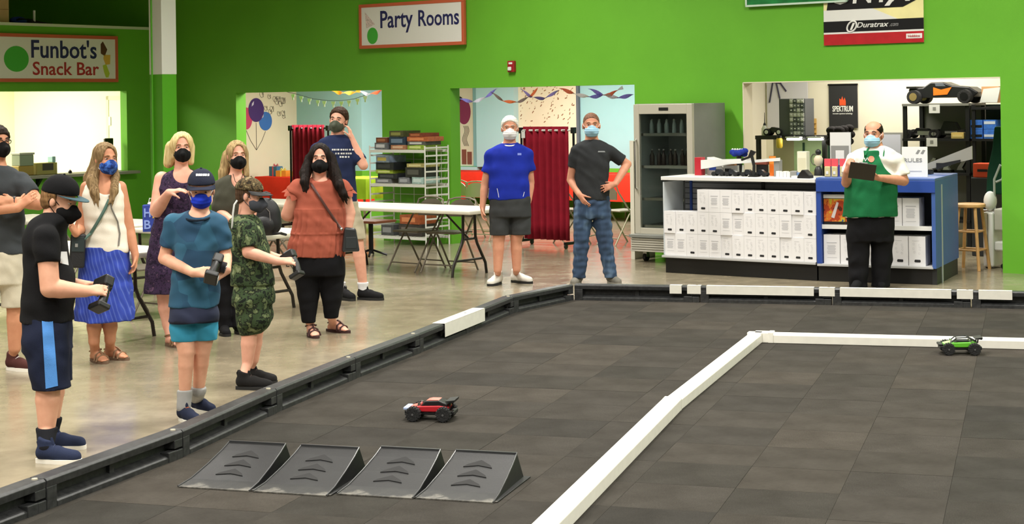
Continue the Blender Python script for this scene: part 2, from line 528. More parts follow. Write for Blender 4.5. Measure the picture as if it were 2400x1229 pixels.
    def grid(self):
        h = self.h
        lo = np.min([p[1] for p in self.p], 0) - 3 * h; hi = np.max([p[2] for p in self.p], 0) + 3 * h
        n = np.ceil((hi - lo) / h).astype(int) + 1
        D = np.full(n, 0.12, np.float32)
        ax = [lo[i] + h * np.arange(n[i]) for i in range(3)]
        for f, plo, phi, k in self.p:
            m = k + 3 * h
            i0 = np.clip(np.floor((plo - m - lo) / h).astype(int), 0, n); i1 = np.clip(np.ceil((phi + m - lo) / h).astype(int) + 1, 0, n)
            sl = tuple(slice(a, b) for a, b in zip(i0, i1))
            X, Y, Z = np.meshgrid(*[a[s] for a, s in zip(ax, sl)], indexing='ij', sparse=True)
            d = f(X, Y, Z + 0 * X[:, :, :1]) if False else f(X, Y, Z)
            o = D[sl]
            hh = np.clip(0.5 + 0.5 * (o - d) / k, 0, 1)
            D[sl] = o + (d - o) * hh - k * hh * (1 - hh)
        X, Y, Z = np.meshgrid(*ax, indexing='ij', sparse=True)
        if self.disp is not None:
            D = D + self.disp(X, Y, Z)
        for c, bx in self.cuts:
            d = c(X, Y, Z)
            if bx is None: D = np.maximum(D, d)
            else:
                ins = (X > bx[0]) & (X < bx[1]) & (Y > bx[2]) & (Y < bx[3]) & (Z > bx[4]) & (Z < bx[5])
                D = np.where(ins, np.maximum(D, d), D)
        for s in self.subs:
            D = np.maximum(D, -s.field(X, Y, Z))
        D[0] = D[-1] = 0.1; D[:, 0] = D[:, -1] = 0.1; D[:, :, 0] = D[:, :, -1] = 0.1
        return D.astype(np.float32), lo
    def mesh(self, name, mats):
        D, lo = self.grid(); h = self.h
        S = D < 0
        n = np.array(D.shape) - 1
        c8 = [S[i:n[0] + i, j:n[1] + j, k:n[2] + k] for i in (0, 1) for j in (0, 1) for k in (0, 1)]
        anyS = c8[0].copy(); allS = c8[0].copy()
        for q in c8[1:]: anyS |= q; allS &= q
        I = np.argwhere(anyS & ~allS)
        idx = np.full(n, -1, np.int64); idx[I[:, 0], I[:, 1], I[:, 2]] = np.arange(len(I))
        acc = np.zeros((len(I), 3)); cnt = np.zeros(len(I))
        offs = [(i, j, k) for i in (0, 1) for j in (0, 1) for k in (0, 1)]
        for a in offs:
            for x in range(3):
                if a[x]: continue
                b = list(a); b[x] = 1
                va = D[I[:, 0] + a[0], I[:, 1] + a[1], I[:, 2] + a[2]]; vb = D[I[:, 0] + b[0], I[:, 1] + b[1], I[:, 2] + b[2]]
                m = (va < 0) != (vb < 0)
                t = np.where(m, va / np.where(m, va - vb, 1), 0)
                for y in range(3):
                    acc[:, y] += np.where(m, a[y] + (t if y == x else 0), 0)
                cnt += m
        V = lo + (I + acc / cnt[:, None]) * h
        Q = []
        for x in range(3):
            y, z = (x + 1) % 3, (x + 2) % 3
            a = [slice(0, n[i]) for i in range(3)]; b = list(a)
            a[x] = slice(0, n[x]); b[x] = slice(1, n[x] + 1)
            sa, sb = S[tuple(a)], S[tuple(b)]
            E = np.argwhere(sa != sb)
            E = E[(E[:, y] > 0) & (E[:, z] > 0)]
            fl = sa[E[:, 0], E[:, 1], E[:, 2]]
            def g(dy, dz):
                e = E.copy(); e[:, y] -= dy; e[:, z] -= dz
                return idx[e[:, 0], e[:, 1], e[:, 2]]
            q = np.stack([g(1, 1), g(0, 1), g(0, 0), g(1, 0)], 1)
            q = np.where(fl[:, None], q, q[:, ::-1])
            Q.append(q)
        Q = np.concatenate(Q); Q = Q[(Q >= 0).all(1)]
        # one pass of smoothing along the faces
        for _ in range(1):
            s = np.zeros_like(V); m = np.zeros(len(V))
            for i in range(4):
                np.add.at(s, Q[:, i], V[Q[:, (i + 1) % 4]]); np.add.at(m, Q[:, i], 1)
                np.add.at(s, Q[:, i], V[Q[:, (i - 1) % 4]]); np.add.at(m, Q[:, i], 1)
            V = V * 0.5 + s / np.maximum(m, 1)[:, None] * 0.5
        me = bpy.data.meshes.new(name)
        me.vertices.add(len(V)); me.vertices.foreach_set('co', V.astype(np.float32).ravel())
        me.loops.add(len(Q) * 4); me.loops.foreach_set('vertex_index', Q.astype(np.int32).ravel())
        me.polygons.add(len(Q)); me.polygons.foreach_set('loop_start', (np.arange(len(Q)) * 4).astype(np.int32))
        me.polygons.foreach_set('use_smooth', np.ones(len(Q), bool))
        for m in (mats if isinstance(mats, (list, tuple)) else [mats]): me.materials.append(m)
        me.update(calc_edges=True); me.validate()
        return me
    def build(self, name, mats, parent):
        o = bpy.data.objects.new(name, self.mesh(name, mats)); col.objects.link(o)
        o.parent = parent
        return o
def wrinkles(seed, amp=0.004, L=0.14, tilt=0.5):
    """soft cloth folds: a few crossing sine waves"""
    rg = np.random.RandomState(seed); W = []
    for i in range(6):
        th = rg.uniform(0, PI); ph = rg.uniform(-tilt, tilt) + (PI / 2 if i % 2 else 0.6)
        l = L * rg.uniform(0.6, 1.6)
        W.append((2 * PI / l * np.array([math.cos(th) * math.cos(ph), math.sin(th) * math.cos(ph), math.sin(ph)]), rg.uniform(0, 6.28)))
    def f(X, Y, Z):
        s = 0
        for w, p in W: s = s + np.sin(X * w[0] + Y * w[1] + Z * w[2] + p + 1.3 * np.sin(X * w[1] * .6 + Z * w[0] * .6))
        return -amp * s / 2.4
    return f
# ------------------------------------------------------------------ race track
TB = [ground(*q) for q in ((110, 1200), (430, 1075), (650, 970), (835, 890), (985, 830), (1106, 778), (1205, 735), (1345, 705))]
TB = [TB[0] * 2 - TB[1]] + TB
TF = [ground(*q) for q in ((1345, 705), (1640, 710), (1950, 716), (2276, 723), (2602, 730))]
td = (TB[6] - TB[1]).normalized(); TANG = math.atan2(td.y, td.x) - PI / 2      # track axis against the view axis
TX = Vector((math.cos(TANG), math.sin(TANG), 0)); TY = Vector((-math.sin(TANG), math.cos(TANG), 0))

def carpet_mat():
    m, nt, b = new_mat('carpet_tile_pile')
    oi = nt.nodes.new('ShaderNodeObjectInfo')
    r0 = ramp(nt, oi.outputs['Random'], [(0, '#363430'), (.25, '#46423c'), (.5, '#3e3b36'), (.75, '#4a453e'), (1, '#393732')])
    v = coords(nt, (30, 220, 1)); n1 = noise(nt, v, 1.0, 4, .7); n2 = noise(nt, coords(nt), 3.0, 4, .6)
    r1 = ramp(nt, n1.outputs[0], [(.3, '#a8a8a8'), (.7, '#ffffff')]); r2 = ramp(nt, n2.outputs[0], [(.35, '#b8b4ac'), (.65, '#ffffff')])
    mx = nt.nodes.new('ShaderNodeMix'); mx.data_type = 'RGBA'; mx.blend_type = 'MULTIPLY'; mx.inputs[0].default_value = .6
    nt.links.new(r0.outputs[0], mx.inputs[6]); nt.links.new(r1.outputs[0], mx.inputs[7])
    m2 = nt.nodes.new('ShaderNodeMix'); m2.data_type = 'RGBA'; m2.blend_type = 'MULTIPLY'; m2.inputs[0].default_value = .6
    nt.links.new(mx.outputs[2], m2.inputs[6]); nt.links.new(r2.outputs[0], m2.inputs[7])
    nt.links.new(m2.outputs[2], b.inputs['Base Color'])
    b.inputs['Roughness'].default_value = .95; b.inputs['Specular IOR Level'].default_value = .15
    n3 = noise(nt, coords(nt), 260, 3); add_bump(nt, b, n3.outputs[0], .5, .006)
    return m
M_CARPET = carpet_mat()
TS = 0.5
def clip(poly, a, b):
    """keep the part of a polygon to the right of a->b"""
    n = Vector((b.y - a.y, -(b.x - a.x))); out = []
    f = lambda p: (p.x - a.x) * n.x + (p.y - a.y) * n.y
    for i, p in enumerate(poly):
        q = poly[(i + 1) % len(poly)]; fp, fq = f(p), f(q)
        if fp >= 0: out.append(p)
        if (fp >= 0) != (fq >= 0): out.append(p.lerp(q, fp / (fp - fq)))
    return out
def to_px(p):
    a = FPX * p.x / p.y; b_ = FPX * (EYE - p.z) / p.y
    return PX0 + a * _c + b_ * _s, PY0 - a * _s + b_ * _c
trk = tag(bpy.data.objects.new('track_carpet', None), 'dark grey carpet tile surface of the indoor race track', 'carpet')
col.objects.link(trk); trk.location = TB[2]; trk.rotation_euler = (0, 0, TANG)
def inset(a, b, d=.008):
    n = Vector((b.y - a.y, -(b.x - a.x), 0)).normalized() * d
    return a + n, b + n
CLIPS = [inset(TB[0], TB[7]), inset(TB[7], TB[8]), inset(TF[0], TF[4])]
full = MB().box(-TS / 2 + .0008, TS / 2 - .0008, -TS / 2 + .0008, TS / 2 - .0008, 0.0, .006).mesh('carpet_tile', M_CARPET)
rest = MB(); rg = random.Random(11)
Wi = Matrix.Rotation(-TANG, 3, 'Z')
for i in range(-1, 15):
    for j in range(-19, 15):
        c = TB[2] + TX * (i + .5) * TS + TY * (j + .5) * TS
        h = TS / 2 - .0008
        poly = [c - TX * h - TY * h, c + TX * h - TY * h, c + TX * h + TY * h, c - TX * h + TY * h]
        p2 = poly
        for a, b in CLIPS:
            p2 = clip(p2, a, b)
            if len(p2) < 3: break
        if len(p2) < 3: continue
        cut_ = len(p2) != 4 or any((p - q).length > 1e-5 for p, q in zip(poly, p2))
        loc = Vector(((i + .5) * TS, (j + .5) * TS, 0))
        vis = c.y > 6.2 and -90 < to_px(c)[0] < 2490
        if not vis:
            q = [Wi @ (p - TB[2]) for p in p2]
            rest.prism([(p.x, p.y) for p in q], 0, .006)
        elif cut_:
            q = [Wi @ (p - c) for p in p2]
            MB().prism([(p.x, p.y) for p in q], 0, .006).build('carpet_tile', M_CARPET, trk, loc=loc)
        else:
            put(full, 'carpet_tile', trk, loc + Vector((0, 0, rg.uniform(0, .0012))), (0, 0, rg.choice((0, PI / 2))))
base = [TB[2] + TX * -.5 + TY * -9.4, TB[2] + TX * 7.4 + TY * -9.4, TB[2] + TX * 7.4 + TY * 7.4, TB[2] + TX * -.5 + TY * 7.4]
for a, b in CLIPS: base = clip(base, a, b)
MB().prism([((Wi @ (p - TB[2])).x, (Wi @ (p - TB[2])).y) for p in base], .0005, .003).build('carpet_underlay', mat('underlay', '#24231f', rough=.95), trk)
ro = rest.build('carpet_surround', M_CARPET, trk); ro['kind'] = 'stuff'

# ---- black barrier segments
def barrier_mat():
    m, nt, b = new_mat('black_barrier_plastic')
    n = noise(nt, coords(nt), 30, 4, .6)
    r = ramp(nt, n.outputs[0], [(.35, '#262728'), (.7, '#3c3d3d')]); nt.links.new(r.outputs[0], b.inputs['Base Color'])
    b.inputs['Roughness'].default_value = .42
    add_bump(nt, b, n.outputs[0], .15, .004)
    return m
M_BAR = barrier_mat()
def barrier(a, b, label):
    L = (b - a).length
    t = thing('track_barrier', label, 'barrier', a, math.atan2(b.y - a.y, b.x - a.x), 'black plastic barriers round the track')
    H, W = .155, .11
    m = MB()
    m.prism([(0.004, H - .046), (0, H - .012), (.012, H), (W - .012, H), (W, H - .012), (W, H - .046)], .006, L - .004, 'x')
    m.build('top_rail', M_BAR, t, bevel=.003)
    m = MB(); m.box(.006, L - .004, .066, W - .008, .0, H - .044)
    m.box(.006, .085, .002, .07, 0, H - .044); m.box(L - .085, L - .004, .002, .07, .066, H - .044)
    m.box(L / 2 - .02, L / 2 + .02, .045, .07, 0, H - .044)
    m.build('back_panel', M_BAR, t, bevel=.003)
    m = MB(); m.prism([(0, 0), (0, .030), (.008, .037), (.067, .056), (.067, 0)], .085, L - .085, 'x')
    m.build('lower_ledge', M_BAR, t, bevel=.002)
    m = MB(); m.box(L - .15, L - .07, -.004, .05, .0, .058); m.box(L - .07, L - .006, -.004, .05, 0, .056)
    m.build('joint_tongue', M_BAR, t, bevel=.004)
    MB().cyl((L - .03, .045, H - .006), (L - .03, .045, H + .006), .016, .014).build('joint_pin', mat('pale_joint_pin', '#b5ad97', rough=.6), t, smooth=True)
    return t
side_names = ['nearest the camera', 'second from the camera', 'third from the camera', 'fourth from the camera', 'fifth from the camera', 'sixth from the camera', 'seventh from the camera', 'at the bend before the far corner']
for i in range(len(TB) - 1):
    barrier(TB[i], TB[i + 1], 'black plastic track barrier along the left side, ' + side_names[i])
far_names = ['beside the far left corner', 'second from the far left corner', 'third from the far left corner', 'under the rightmost white guard']
for i in range(len(TF) - 1):
    barrier(TF[i], TF[i + 1], 'black plastic barrier on the far side of the track, ' + far_names[i])

# ---- white angle guards lying over the barriers
M_VINYL = mat('white_vinyl', '#e9e6da', rough=.38, var=.04, vscale=14)
def guard(a, b, label, flange=.085, top=.06, lift=.0):
    L = (b - a).length; t = thing('corner_guard', label, 'guard', a + Vector((0, 0, .157 + lift)), math.atan2(b.y - a.y, b.x - a.x), 'white corner guards on the barriers')
    MB().box(0, L, -.008, top, 0, .004).build('top_flange', M_VINYL, t, bevel=.001)
    MB().box(0, L, -.008, -.004, -flange, .004).build('front_flange', M_VINYL, t, bevel=.001)
def on_far(px):
    """front top edge point of the far barrier at a photo column"""
    for i in range(len(TF) - 1):
        x0, x1 = to_px(TF[i])[0], to_px(TF[i + 1])[0]
        if x0 <= px <= x1:
            lo, hi = 0.0, 1.0
            for _ in range(30):
                t = (lo + hi) / 2; q = to_px(TF[i].lerp(TF[i + 1], t))[0]
                if q < px: lo = t
                else: hi = t
            return TF[i].lerp(TF[i + 1], lo)
    return TF[-1]
for (x0, x1), lab in zip(((1570, 1598), (1611, 1643), (1656, 1908), (1920, 1957), (1969, 2230), (2243, 2281), (2294, 2373)),
        ('shortest, at the left end of the far barrier', 'second from the left end of the far barrier', 'left one of the two long ones on the far barrier', 'short, between the two long ones', 'right one of the two long ones on the far barrier', 'short, right of the two long ones', 'rightmost on the far barrier')):
    guard(on_far(x0), on_far(x1), 'white vinyl corner guard, ' + lab, .075)
ga, gb = TB[5].lerp(TB[6], .42), TB[6].lerp(TB[7], .32)
ga = ground(1042, 806); gb = ground(1135, 767)
guard(ga, gb, 'white vinyl angle guard hanging over the left side barrier', .105, .10)

# ---- white lane rail on the carpet
def rail(a, b, label, w=.105, h=.075, lift=0.0):
    L = (b - a).length
    t = thing('lane_rail', label, 'rail', a + Vector((0, 0, .0085 + lift)), math.atan2(b.y - a.y, b.x - a.x), 'white lane rail pieces')
    pr = [(-w / 2, 0), (-w / 2, h - .014), (-w / 2 + .014, h), (w / 2 - .014, h), (w / 2, h - .014), (w / 2, 0)]
    MB().prism(pr, 0, L, 'x').build('rail_body', M_VINYL, t, bevel=.003)
    for x in (0.0, L - .006):
        MB().prism([(p * 1.02, q * 1.015) for p, q in pr], x, x + .006, 'x').build('rail_edge', mat('rail_edge_dirt', '#c9c6b8', rough=.5), t)
    return t
ra, rb, rc, rd = ground(1318, 1229), ground(1576, 964), ground(1772, 804), ground(2560, 824)
ra = ra + (ra - rb) * .45
rail(ra, rb, 'white lane rail running into the picture, nearest the camera', .115, .08)
rail(rb - (rb - ra).normalized() * .06, rc, 'white lane rail running into the picture, up to the elbow', .105, .074)
el_d = (rd - rc).normalized()
rail(rc + el_d * .13, rd, 'white lane rail running to the right behind the green toy car', .105, .074)
t = thing('rail_elbow', 'white corner elbow joining the two lane rails', 'rail', rc + Vector((0, 0, .0085)), 0)
dd = (rb - rc).normalized()
MB().box(-.01, .11, -.058, .058, 0, .08).build('elbow_arm', M_VINYL, t, bevel=.006, rz=math.atan2(el_d.y, el_d.x))
MB().box(-.01, .07, -.058, .058, 0, .08).build('elbow_arm', M_VINYL, t, bevel=.006, rz=math.atan2(dd.y, dd.x))
MB().box(.10, .14, -.061, .061, 0, .083).build('elbow_collar', M_VINYL, t, bevel=.004, rz=math.atan2(el_d.y, el_d.x))

# ---- ramps
def ramp_mat():
    m, nt, b = new_mat('worn_black_ramp_plastic')
    v = coords(nt); n = noise(nt, v, 9, 6, .65)
    tc = nt.nodes.new('ShaderNodeTexCoord'); sx = nt.nodes.new('ShaderNodeSeparateXYZ'); nt.links.new(tc.outputs['Object'], sx.inputs[0])
    # paler towards the run-up edge: scuffs plus a reflection put into the colour
    ma = nt.nodes.new('ShaderNodeMapRange'); ma.inputs[1].default_value = .16; ma.inputs[2].default_value = .0; ma.inputs[3].default_value = 0; ma.inputs[4].default_value = .45
    nt.links.new(sx.outputs[1], ma.inputs[0])
    ad = nt.nodes.new('ShaderNodeMath'); ad.operation = 'ADD'; nt.links.new(n.outputs[0], ad.inputs[0]); nt.links.new(ma.outputs[0], ad.inputs[1])
    r = ramp(nt, ad.outputs[0], [(.3, '#0a0a0b'), (.65, '#101112'), (.85, '#232321'), (1.0, '#6a675f')]); nt.links.new(r.outputs[0], b.inputs['Base Color'])
    b.inputs['Roughness'].default_value = .5; b.inputs['Specular IOR Level'].default_value = .35
    n4 = noise(nt, v, 120, 3); add_bump(nt, b, n4.outputs[0], .12, .004)
    return m
M_RAMP = ramp_mat(); M_MARK = mat('ramp_arrow_rubber', '#0c0c0c', rough=.8)
def kerb_ramp(p, label, worn):
    t = thing('jump_ramp', label, 'ramp', p + Vector((0, 0, .0075)), TANG, 'black jump ramps in a row')
    W0, W1, L, H = .39, .32, .56, .135
    prof = [(0, .006), (.12, .020), (.28, .060), (.42, .103), (.50, H)]
    def wid(y): return (W0 + (W1 - W0) * min(1, y / .5)) / 2
    b = MB()
    lo = []; hi = []
    for y, z in prof:
        w_ = wid(y); hi += [(-w_, y, z), (w_, y, z)]
    n = len(prof)
    b.add(hi, [(2 * i, 2 * i + 1, 2 * i + 3, 2 * i + 2) for i in range(n - 1)])
    for s in (0, 1):
        ring = [hi[2 * i + s] for i in range(n)] + [(hi[2 * n - 2 + s][0] * 1.1, L, 0), (hi[s][0], 0, 0)]
        b.add(ring, [tuple(range(len(ring)))])
    b.add([hi[2 * n - 2], hi[2 * n - 1], (wid(.5) * 1.1, L, 0), (-wid(.5) * 1.1, L, 0)], [(0, 1, 2, 3)])
    b.add([hi[0], hi[1], (hi[1][0], 0, 0), (hi[0][0], 0, 0)], [(0, 1, 2, 3)])
    b.add([(hi[0][0], 0, 0), (hi[1][0], 0, 0), (wid(.5) * 1.1, L, 0), (-wid(.5) * 1.1, L, 0)], [(3, 2, 1, 0)])
    b.build('wedge', M_RAMP, t)
    MB().box(.5 * W0 - .04, .5 * W0 + .015, .02, L + .01, 0, .006).build('side_flange', M_RAMP, t, bevel=.002)
    b = MB()
    b.box(-W1 / 2, W1 / 2, .488, .502, H - .008, H + .004)
    for s in (-1, 1):
        b.tube([(s * wid(y), y, z + .001) for y, z in prof], .004, 6)
    b.build('raised_rim', mat('ramp_rim_plastic', '#343536', rough=.35), t, smooth=True)
    for k, y in enumerate((.20, .295, .385)):
        z = np.interp(y, [q[0] for q in prof], [q[1] for q in prof]); sl = .40 if y > .25 else .3
        w_ = .075
        pts = [(-w_, y - .03), (0, y - .012), (w_, y - .03), (w_ * .82, y - .008), (0, y + .038), (-w_ * .82, y - .008)]
        top = [(x, yy, float(np.interp(yy, [q[0] for q in prof], [q[1] for q in prof])) + .004) for x, yy in pts]
        bot = [(x, yy, zz - .006) for x, yy, zz in top]
        MB().add(top + bot, [(0, 1, 4, 5), (1, 2, 3, 4), (11, 10, 7, 6), (10, 9, 8, 7)] + [(i, (i + 1) % 6, 6 + (i + 1) % 6, 6 + i) for i in range(6)]).build('arrow_mark', M_MARK, t)
    return t
fl = [ground(*q) for q in ((417, 1147), (593, 1158), (790, 1164), (974, 1174))]
for p, lab, wn in zip(fl, ('leftmost of the four black jump ramps on the carpet', 'second from the left of the four black jump ramps', 'third from the left of the four black jump ramps, pale scuffs and a reflection coloured in at its foot', 'rightmost of the four black jump ramps on the carpet'), (.3, .4, 1, .8)):
    kerb_ramp(p + TX * .195, lab, wn)

# ---- toy cars
M_TYRE = mat('tyre_rubber', '#141414', rough=.8, bump=.6, bscale=90)
def wheel_mesh(r, w):
    b = MB(); pr = [(r * .62, -w / 2), (r * .94, -w / 2), (r, -w * .36), (r, w * .36), (r * .94, w / 2), (r * .62, w / 2)]
    b.lathe(pr, 22, mx=Matrix.Rotation(PI / 2, 4, 'X'))
    for i in range(16):
        a = 2 * PI * i / 16
        b.cbox((0, 0, 0), (r * .18, w * .9, .008), Matrix.Rotation(a, 4, 'Y') @ Matrix.Translation((0, 0, r)))
    return b.mesh('wheel', M_TYRE)
def hub_mesh(r, w, m):
    b = MB(); b.cyl((0, -w / 2 - .002, 0), (0, w / 2 + .002, 0), r * .16, n=10)
    for i in range(5):
        a = 2 * PI * i / 5
        b.cbox((r * .32, 0, 0), (r * .62, w * .7, r * .16), Matrix.Rotation(a, 4, 'Y'))
    return b.mesh('hub', m)
def toy_car(p, rz, label, shell, panel, accent, cage=False):
    t = thing('toy_car', label, 'toy car', p + Vector((0, 0, .0085)), rz)
    WR, WW = .042, .048
    MB().box(-.125, .125, -.05, .05, .030, .046).box(.115, .15, -.07, .07, .034, .06).box(-.15, -.12, -.06, .06, .034, .056).build('chassis', M_BLACK, t, bevel=.004)
    wm, hm = wheel_mesh(WR, WW), hub_mesh(WR, WW, mat('silver_hub', '#777777', rough=.4, metal=.6))
    for x in (-.092, .092):
        for y in (-.088, .088):
            w_ = put(wm, 'wheel', t, (x, y, WR)); put(hm, 'hub', w_)
            MB().tube([(x * .9, y * .3, .045), (x, y * .7, WR + .003)], .006, 6).build('suspension_arm', M_BLACKM, t, smooth=True)
            MB().cyl((x * .85, y * .5, .05), (x * .7, y * .42, .10), .009, n=10).build('shock_absorber', M_STEEL, t, smooth=True)
    b = MB()
    b.prism([(-.10, .05), (.12, .05), (.128, .068), (.07, .084), (-.06, .088), (-.12, .080)], -.062, .062, 'y')
    b.build('body_shell', shell, t, bevel=.006)
    b = MB(); b.prism([(.06, .082), (.025, .114), (-.055, .118), (-.115, .094), (-.10, .082)], -.052, .052, 'y')
    if not cage:
        b.build('cab', M_BLACK, t, bevel=.006)
        MB().prism([(.022, .115), (.0, .120), (-.05, .120), (-.056, .117)], -.044, .044, 'y').build('roof_panel', panel, t)
    else:
        MB().prism([(.05, .084), (.02, .10), (-.05, .10), (-.09, .084)], -.04, .04, 'y').build('seat_tub', M_BLACK, t, bevel=.004)
        c = MB()
        for s in (-.046, .046):
            c.tube([(.075, s, .08), (.03, s, .118), (-.05, s, .122), (-.12, s, .085)], .0045, 6)
        for x, z in ((.03, .118), (-.05, .122)): c.tube([(x, -.046, z), (x, .046, z)], .0045, 6)
        c.build('roll_cage', M_BLACK, t, smooth=True)
    MB().prism([(.062, .086), (.12, .072), (.122, .076), (.062, .091)], -.045, .045, 'y').build('hood_panel', panel, t)
    MB().box(.128, .160, -.062, .062, .060, .076).build('front_bumper', accent, t, bevel=.004)
    MB().prism([(-.15, .108), (-.10, .112), (-.10, .117), (-.155, .124)], -.07, .07, 'y').build('rear_wing', M_BLACK, t)
    for s in (-.04, .04): MB().tube([(-.12, s, .08), (-.125, s, .112)], .005, 6).build('wing_strut', M_BLACK, t, smooth=True)
    return t
toy_car(ground(1012, 985), PI - .18, 'red and black radio controlled toy truck behind the four ramps', mat('red_shell', '#b3202a', rough=.3, coat=.3), mat('orange_panel', '#e0786a', rough=.4), mat('pale_blue_bumper', '#aebfe0', rough=.4))
toy_car(ground(2250, 831), PI - .12, 'green and black radio controlled toy buggy in front of the white rail', mat('green_shell', '#5fb32e', rough=.3, coat=.3), mat('pale_green_panel', '#a7cf86', rough=.4), M_BLACK, True)
# ------------------------------------------------------------------ signs and things on the walls
def fit_text(parent, name, body, x0, x1, zb, h, y, m, bold=0.0, shear=0.0, depth=.002, tall=None):
    """lettering fitted between x0 and x1 with capital height h, on the face at y (facing -y)"""
    me = text_mesh(body, 1.0, depth, m, name, bold=bold, shear=shear)
    xs = [v.co.x for v in me.vertices]; zs = [v.co.z for v in me.vertices]
    sx = (x1 - x0) / (max(xs) - min(xs)); ztop = max(zs); sz = h / ztop
    for v in me.vertices:
        v.co.x = x0 + (v.co.x - min(xs)) * sx; v.co.z = zb + v.co.z * sz; v.co.y = v.co.y + y
    return put(me, name, parent)
def oval(cx, cz, rx, rz_, y0, y1, n=28):
    return MB().prism([(cx + rx * math.cos(2 * PI * i / n), cz + rz_ * math.sin(2 * PI * i / n)) for i in range(n)], y0, y1, 'y')
def framed_board(t, x0, x1, z0, z1, th, fw, mf, mb_):
    MB().box(x0 + .01, x1 - .01, -th + .008, 0, z0 + .01, z1 - .01).build('board', mb_, t)
    MB().box(x0, x1, -th, 0, z1 - fw, z1).build('frame_rail', mf, t, bevel=.003); MB().box(x0, x1, -th, 0, z0, z0 + fw).build('frame_rail', mf, t, bevel=.003)
    MB().box(x0, x0 + fw, -th, 0, z0 + fw, z1 - fw).build('frame_rail', mf, t, bevel=.003); MB().box(x1 - fw, x1, -th, 0, z0 + fw, z1 - fw).build('frame_rail', mf, t, bevel=.003)
M_FRAME = mat('orange_brown_frame', '#c9603f', rough=.55); M_SIGNW = mat('sign_white', '#e9e8e2', rough=.45); M_NAVY = mat('sign_navy', '#23245c', rough=.5); M_SRED = mat('sign_red', '#b02a2c', rough=.5)
M_EGG = mat('sign_green', '#46b33c', rough=.5)
u0, _ = wall_at(850, 60); u1, _ = wall_at(1096, 50)
t = wthing('wall_sign', 'white framed sign reading Party Rooms on the green wall', 'sign', u0, -.03, 0)
X = lambda px: wall_at(px, 60)[0] - u0
W_ = u1 - u0
framed_board(t, 0, W_, 2.68, 3.30, .05, .045, M_FRAME, M_SIGNW)
MB().box(.2, .3, 0, .028, 2.9, 3.1).box(W_ - .3, W_ - .2, 0, .028, 2.9, 3.1).build('wall_bracket', M_BLACKM, t)
fit_text(t, 'lettering', 'Party', X(900), X(976), 2.96, .235, -.044, M_NAVY, .012); fit_text(t, 'lettering', 'Rooms', X(989), X(1084), 2.96, .215, -.044, M_NAVY, .012)
oval(X(881), 2.855, .10, .115, -.0445, -.04).build('green_oval', M_EGG, t)
MB().prism([(X(864), 3.19), (X(867), 2.965), (X(887), 3.015)], -.046, -.041, 'y').build('printed_hat', mottled_sign if False else mat('printed_hat', '#d8c6c0', rough=.6, var=.35, vscale=45), t)

# snack bar sign on the side wall
def snack_at(px, py):
    r = ray(px, py); tt = (SU + WO.dot(WU)) / (r.x * WU.x + r.y * WU.y)
    p = Vector((r.x * tt, tt, 0)) - WO
    return p.dot(WV), EYE + r.z * tt
t = thing('wall_sign', "white framed sign reading Funbot's Snack Bar above the serving window", 'sign', WP(SU + .012, 0), -WALL_ANGLE + PI / 2)
V = lambda px: snack_at(px, 140)[0]
framed_board(t, V(-26), V(271), 2.29, 2.985, .05, .05, M_FRAME, M_SIGNW)
fit_text(t, 'lettering', "Funbot's", V(68), V(221), 2.645, .265, -.044, M_NAVY, .014)
fit_text(t, 'lettering', 'Snack Bar', V(71), V(226), 2.395, .19, -.044, M_SRED, .012)
oval(V(33), 2.62, .21, .185, -.0445, -.04).build('green_oval', M_EGG, t)
b = MB(); b.prism([(V(231), 2.86), (V(236), 2.90), (V(246), 2.78), (V(240), 2.68), (V(231), 2.72)], -.046, -.041, 'y'); b.build('printed_ice_pop', mat('chocolate_print', '#5c3826', rough=.5), t)
b = MB(); b.prism([(V(238), 2.70), (V(253), 2.70), (V(252), 2.56), (V(242), 2.55), (V(237), 2.64)], -.046, -.041, 'y'); b.build('printed_snack', mat('yellow_print', '#dcae4a', rough=.5), t)
b = MB(); b.prism([(V(235), 2.54), (V(243), 2.56), (V(251), 2.42), (V(248), 2.36), (V(242), 2.36), (V(238), 2.44)], -.046, -.041, 'y'); b.build('printed_fruit', mat('lime_print', '#b8cc3e', rough=.5), t)

# fire alarm strobe
ua, za = wall_at(1202, 156)
t = wthing('fire_alarm', 'small red fire alarm with white strobe on the green wall', 'alarm', ua, 0, za)
MB().box(-.055, .055, -.05, 0, -.075, .075).build('housing', mat('alarm_red', '#a01c26', rough=.4), t, bevel=.008)
MB().box(-.035, .02, -.075, -.05, -.055, -.005).build('strobe_lens', mat('strobe_lens', '#e8e8e8', rough=.2), t, bevel=.01)
MB().box(-.03, .03, -.053, -.05, .03, .055).build('label_plate', M_SIGNW, t)

# hanging banner right
ub0, zb0 = wall_at(1933, 107); ub1, _ = wall_at(2167, 98)
t = wthing('banner', 'vinyl banner with red, black and yellow bands hanging above the shop opening', 'banner', ub0, -.012, 0)
bw = ub1 - ub0
M_BY = mat('banner_yellow', '#efe6a4', rough=.4, var=.12, vscale=3); M_BW = mat('banner_white', '#e9e9e2', rough=.4); M_BK = mat('banner_black', '#1a1a1c', rough=.35); M_BR = mat('banner_red', '#b8262c', rough=.35, var=.1, vscale=10)
MB().box(0, bw, -.004, 0, zb0, zb0 + 1.5).build('cloth_sheet', M_BY, t)
MB().box(0, bw, -.008, -.003, zb0, zb0 + .125).build('red_band', M_BR, t)
MB().box(0, bw, -.008, -.003, zb0 + .125, zb0 + .145).build('white_band', M_BW, t)
MB().box(0, bw, -.008, -.003, zb0 + .145, zb0 + .27).build('black_band', M_BK, t)
MB().prism([(0, zb0 + .27), (bw * .75, zb0 + .27), (bw * .5, zb0 + .40), (0, zb0 + .40)], -.006, -.003, 'y').build('white_band', M_BW, t)
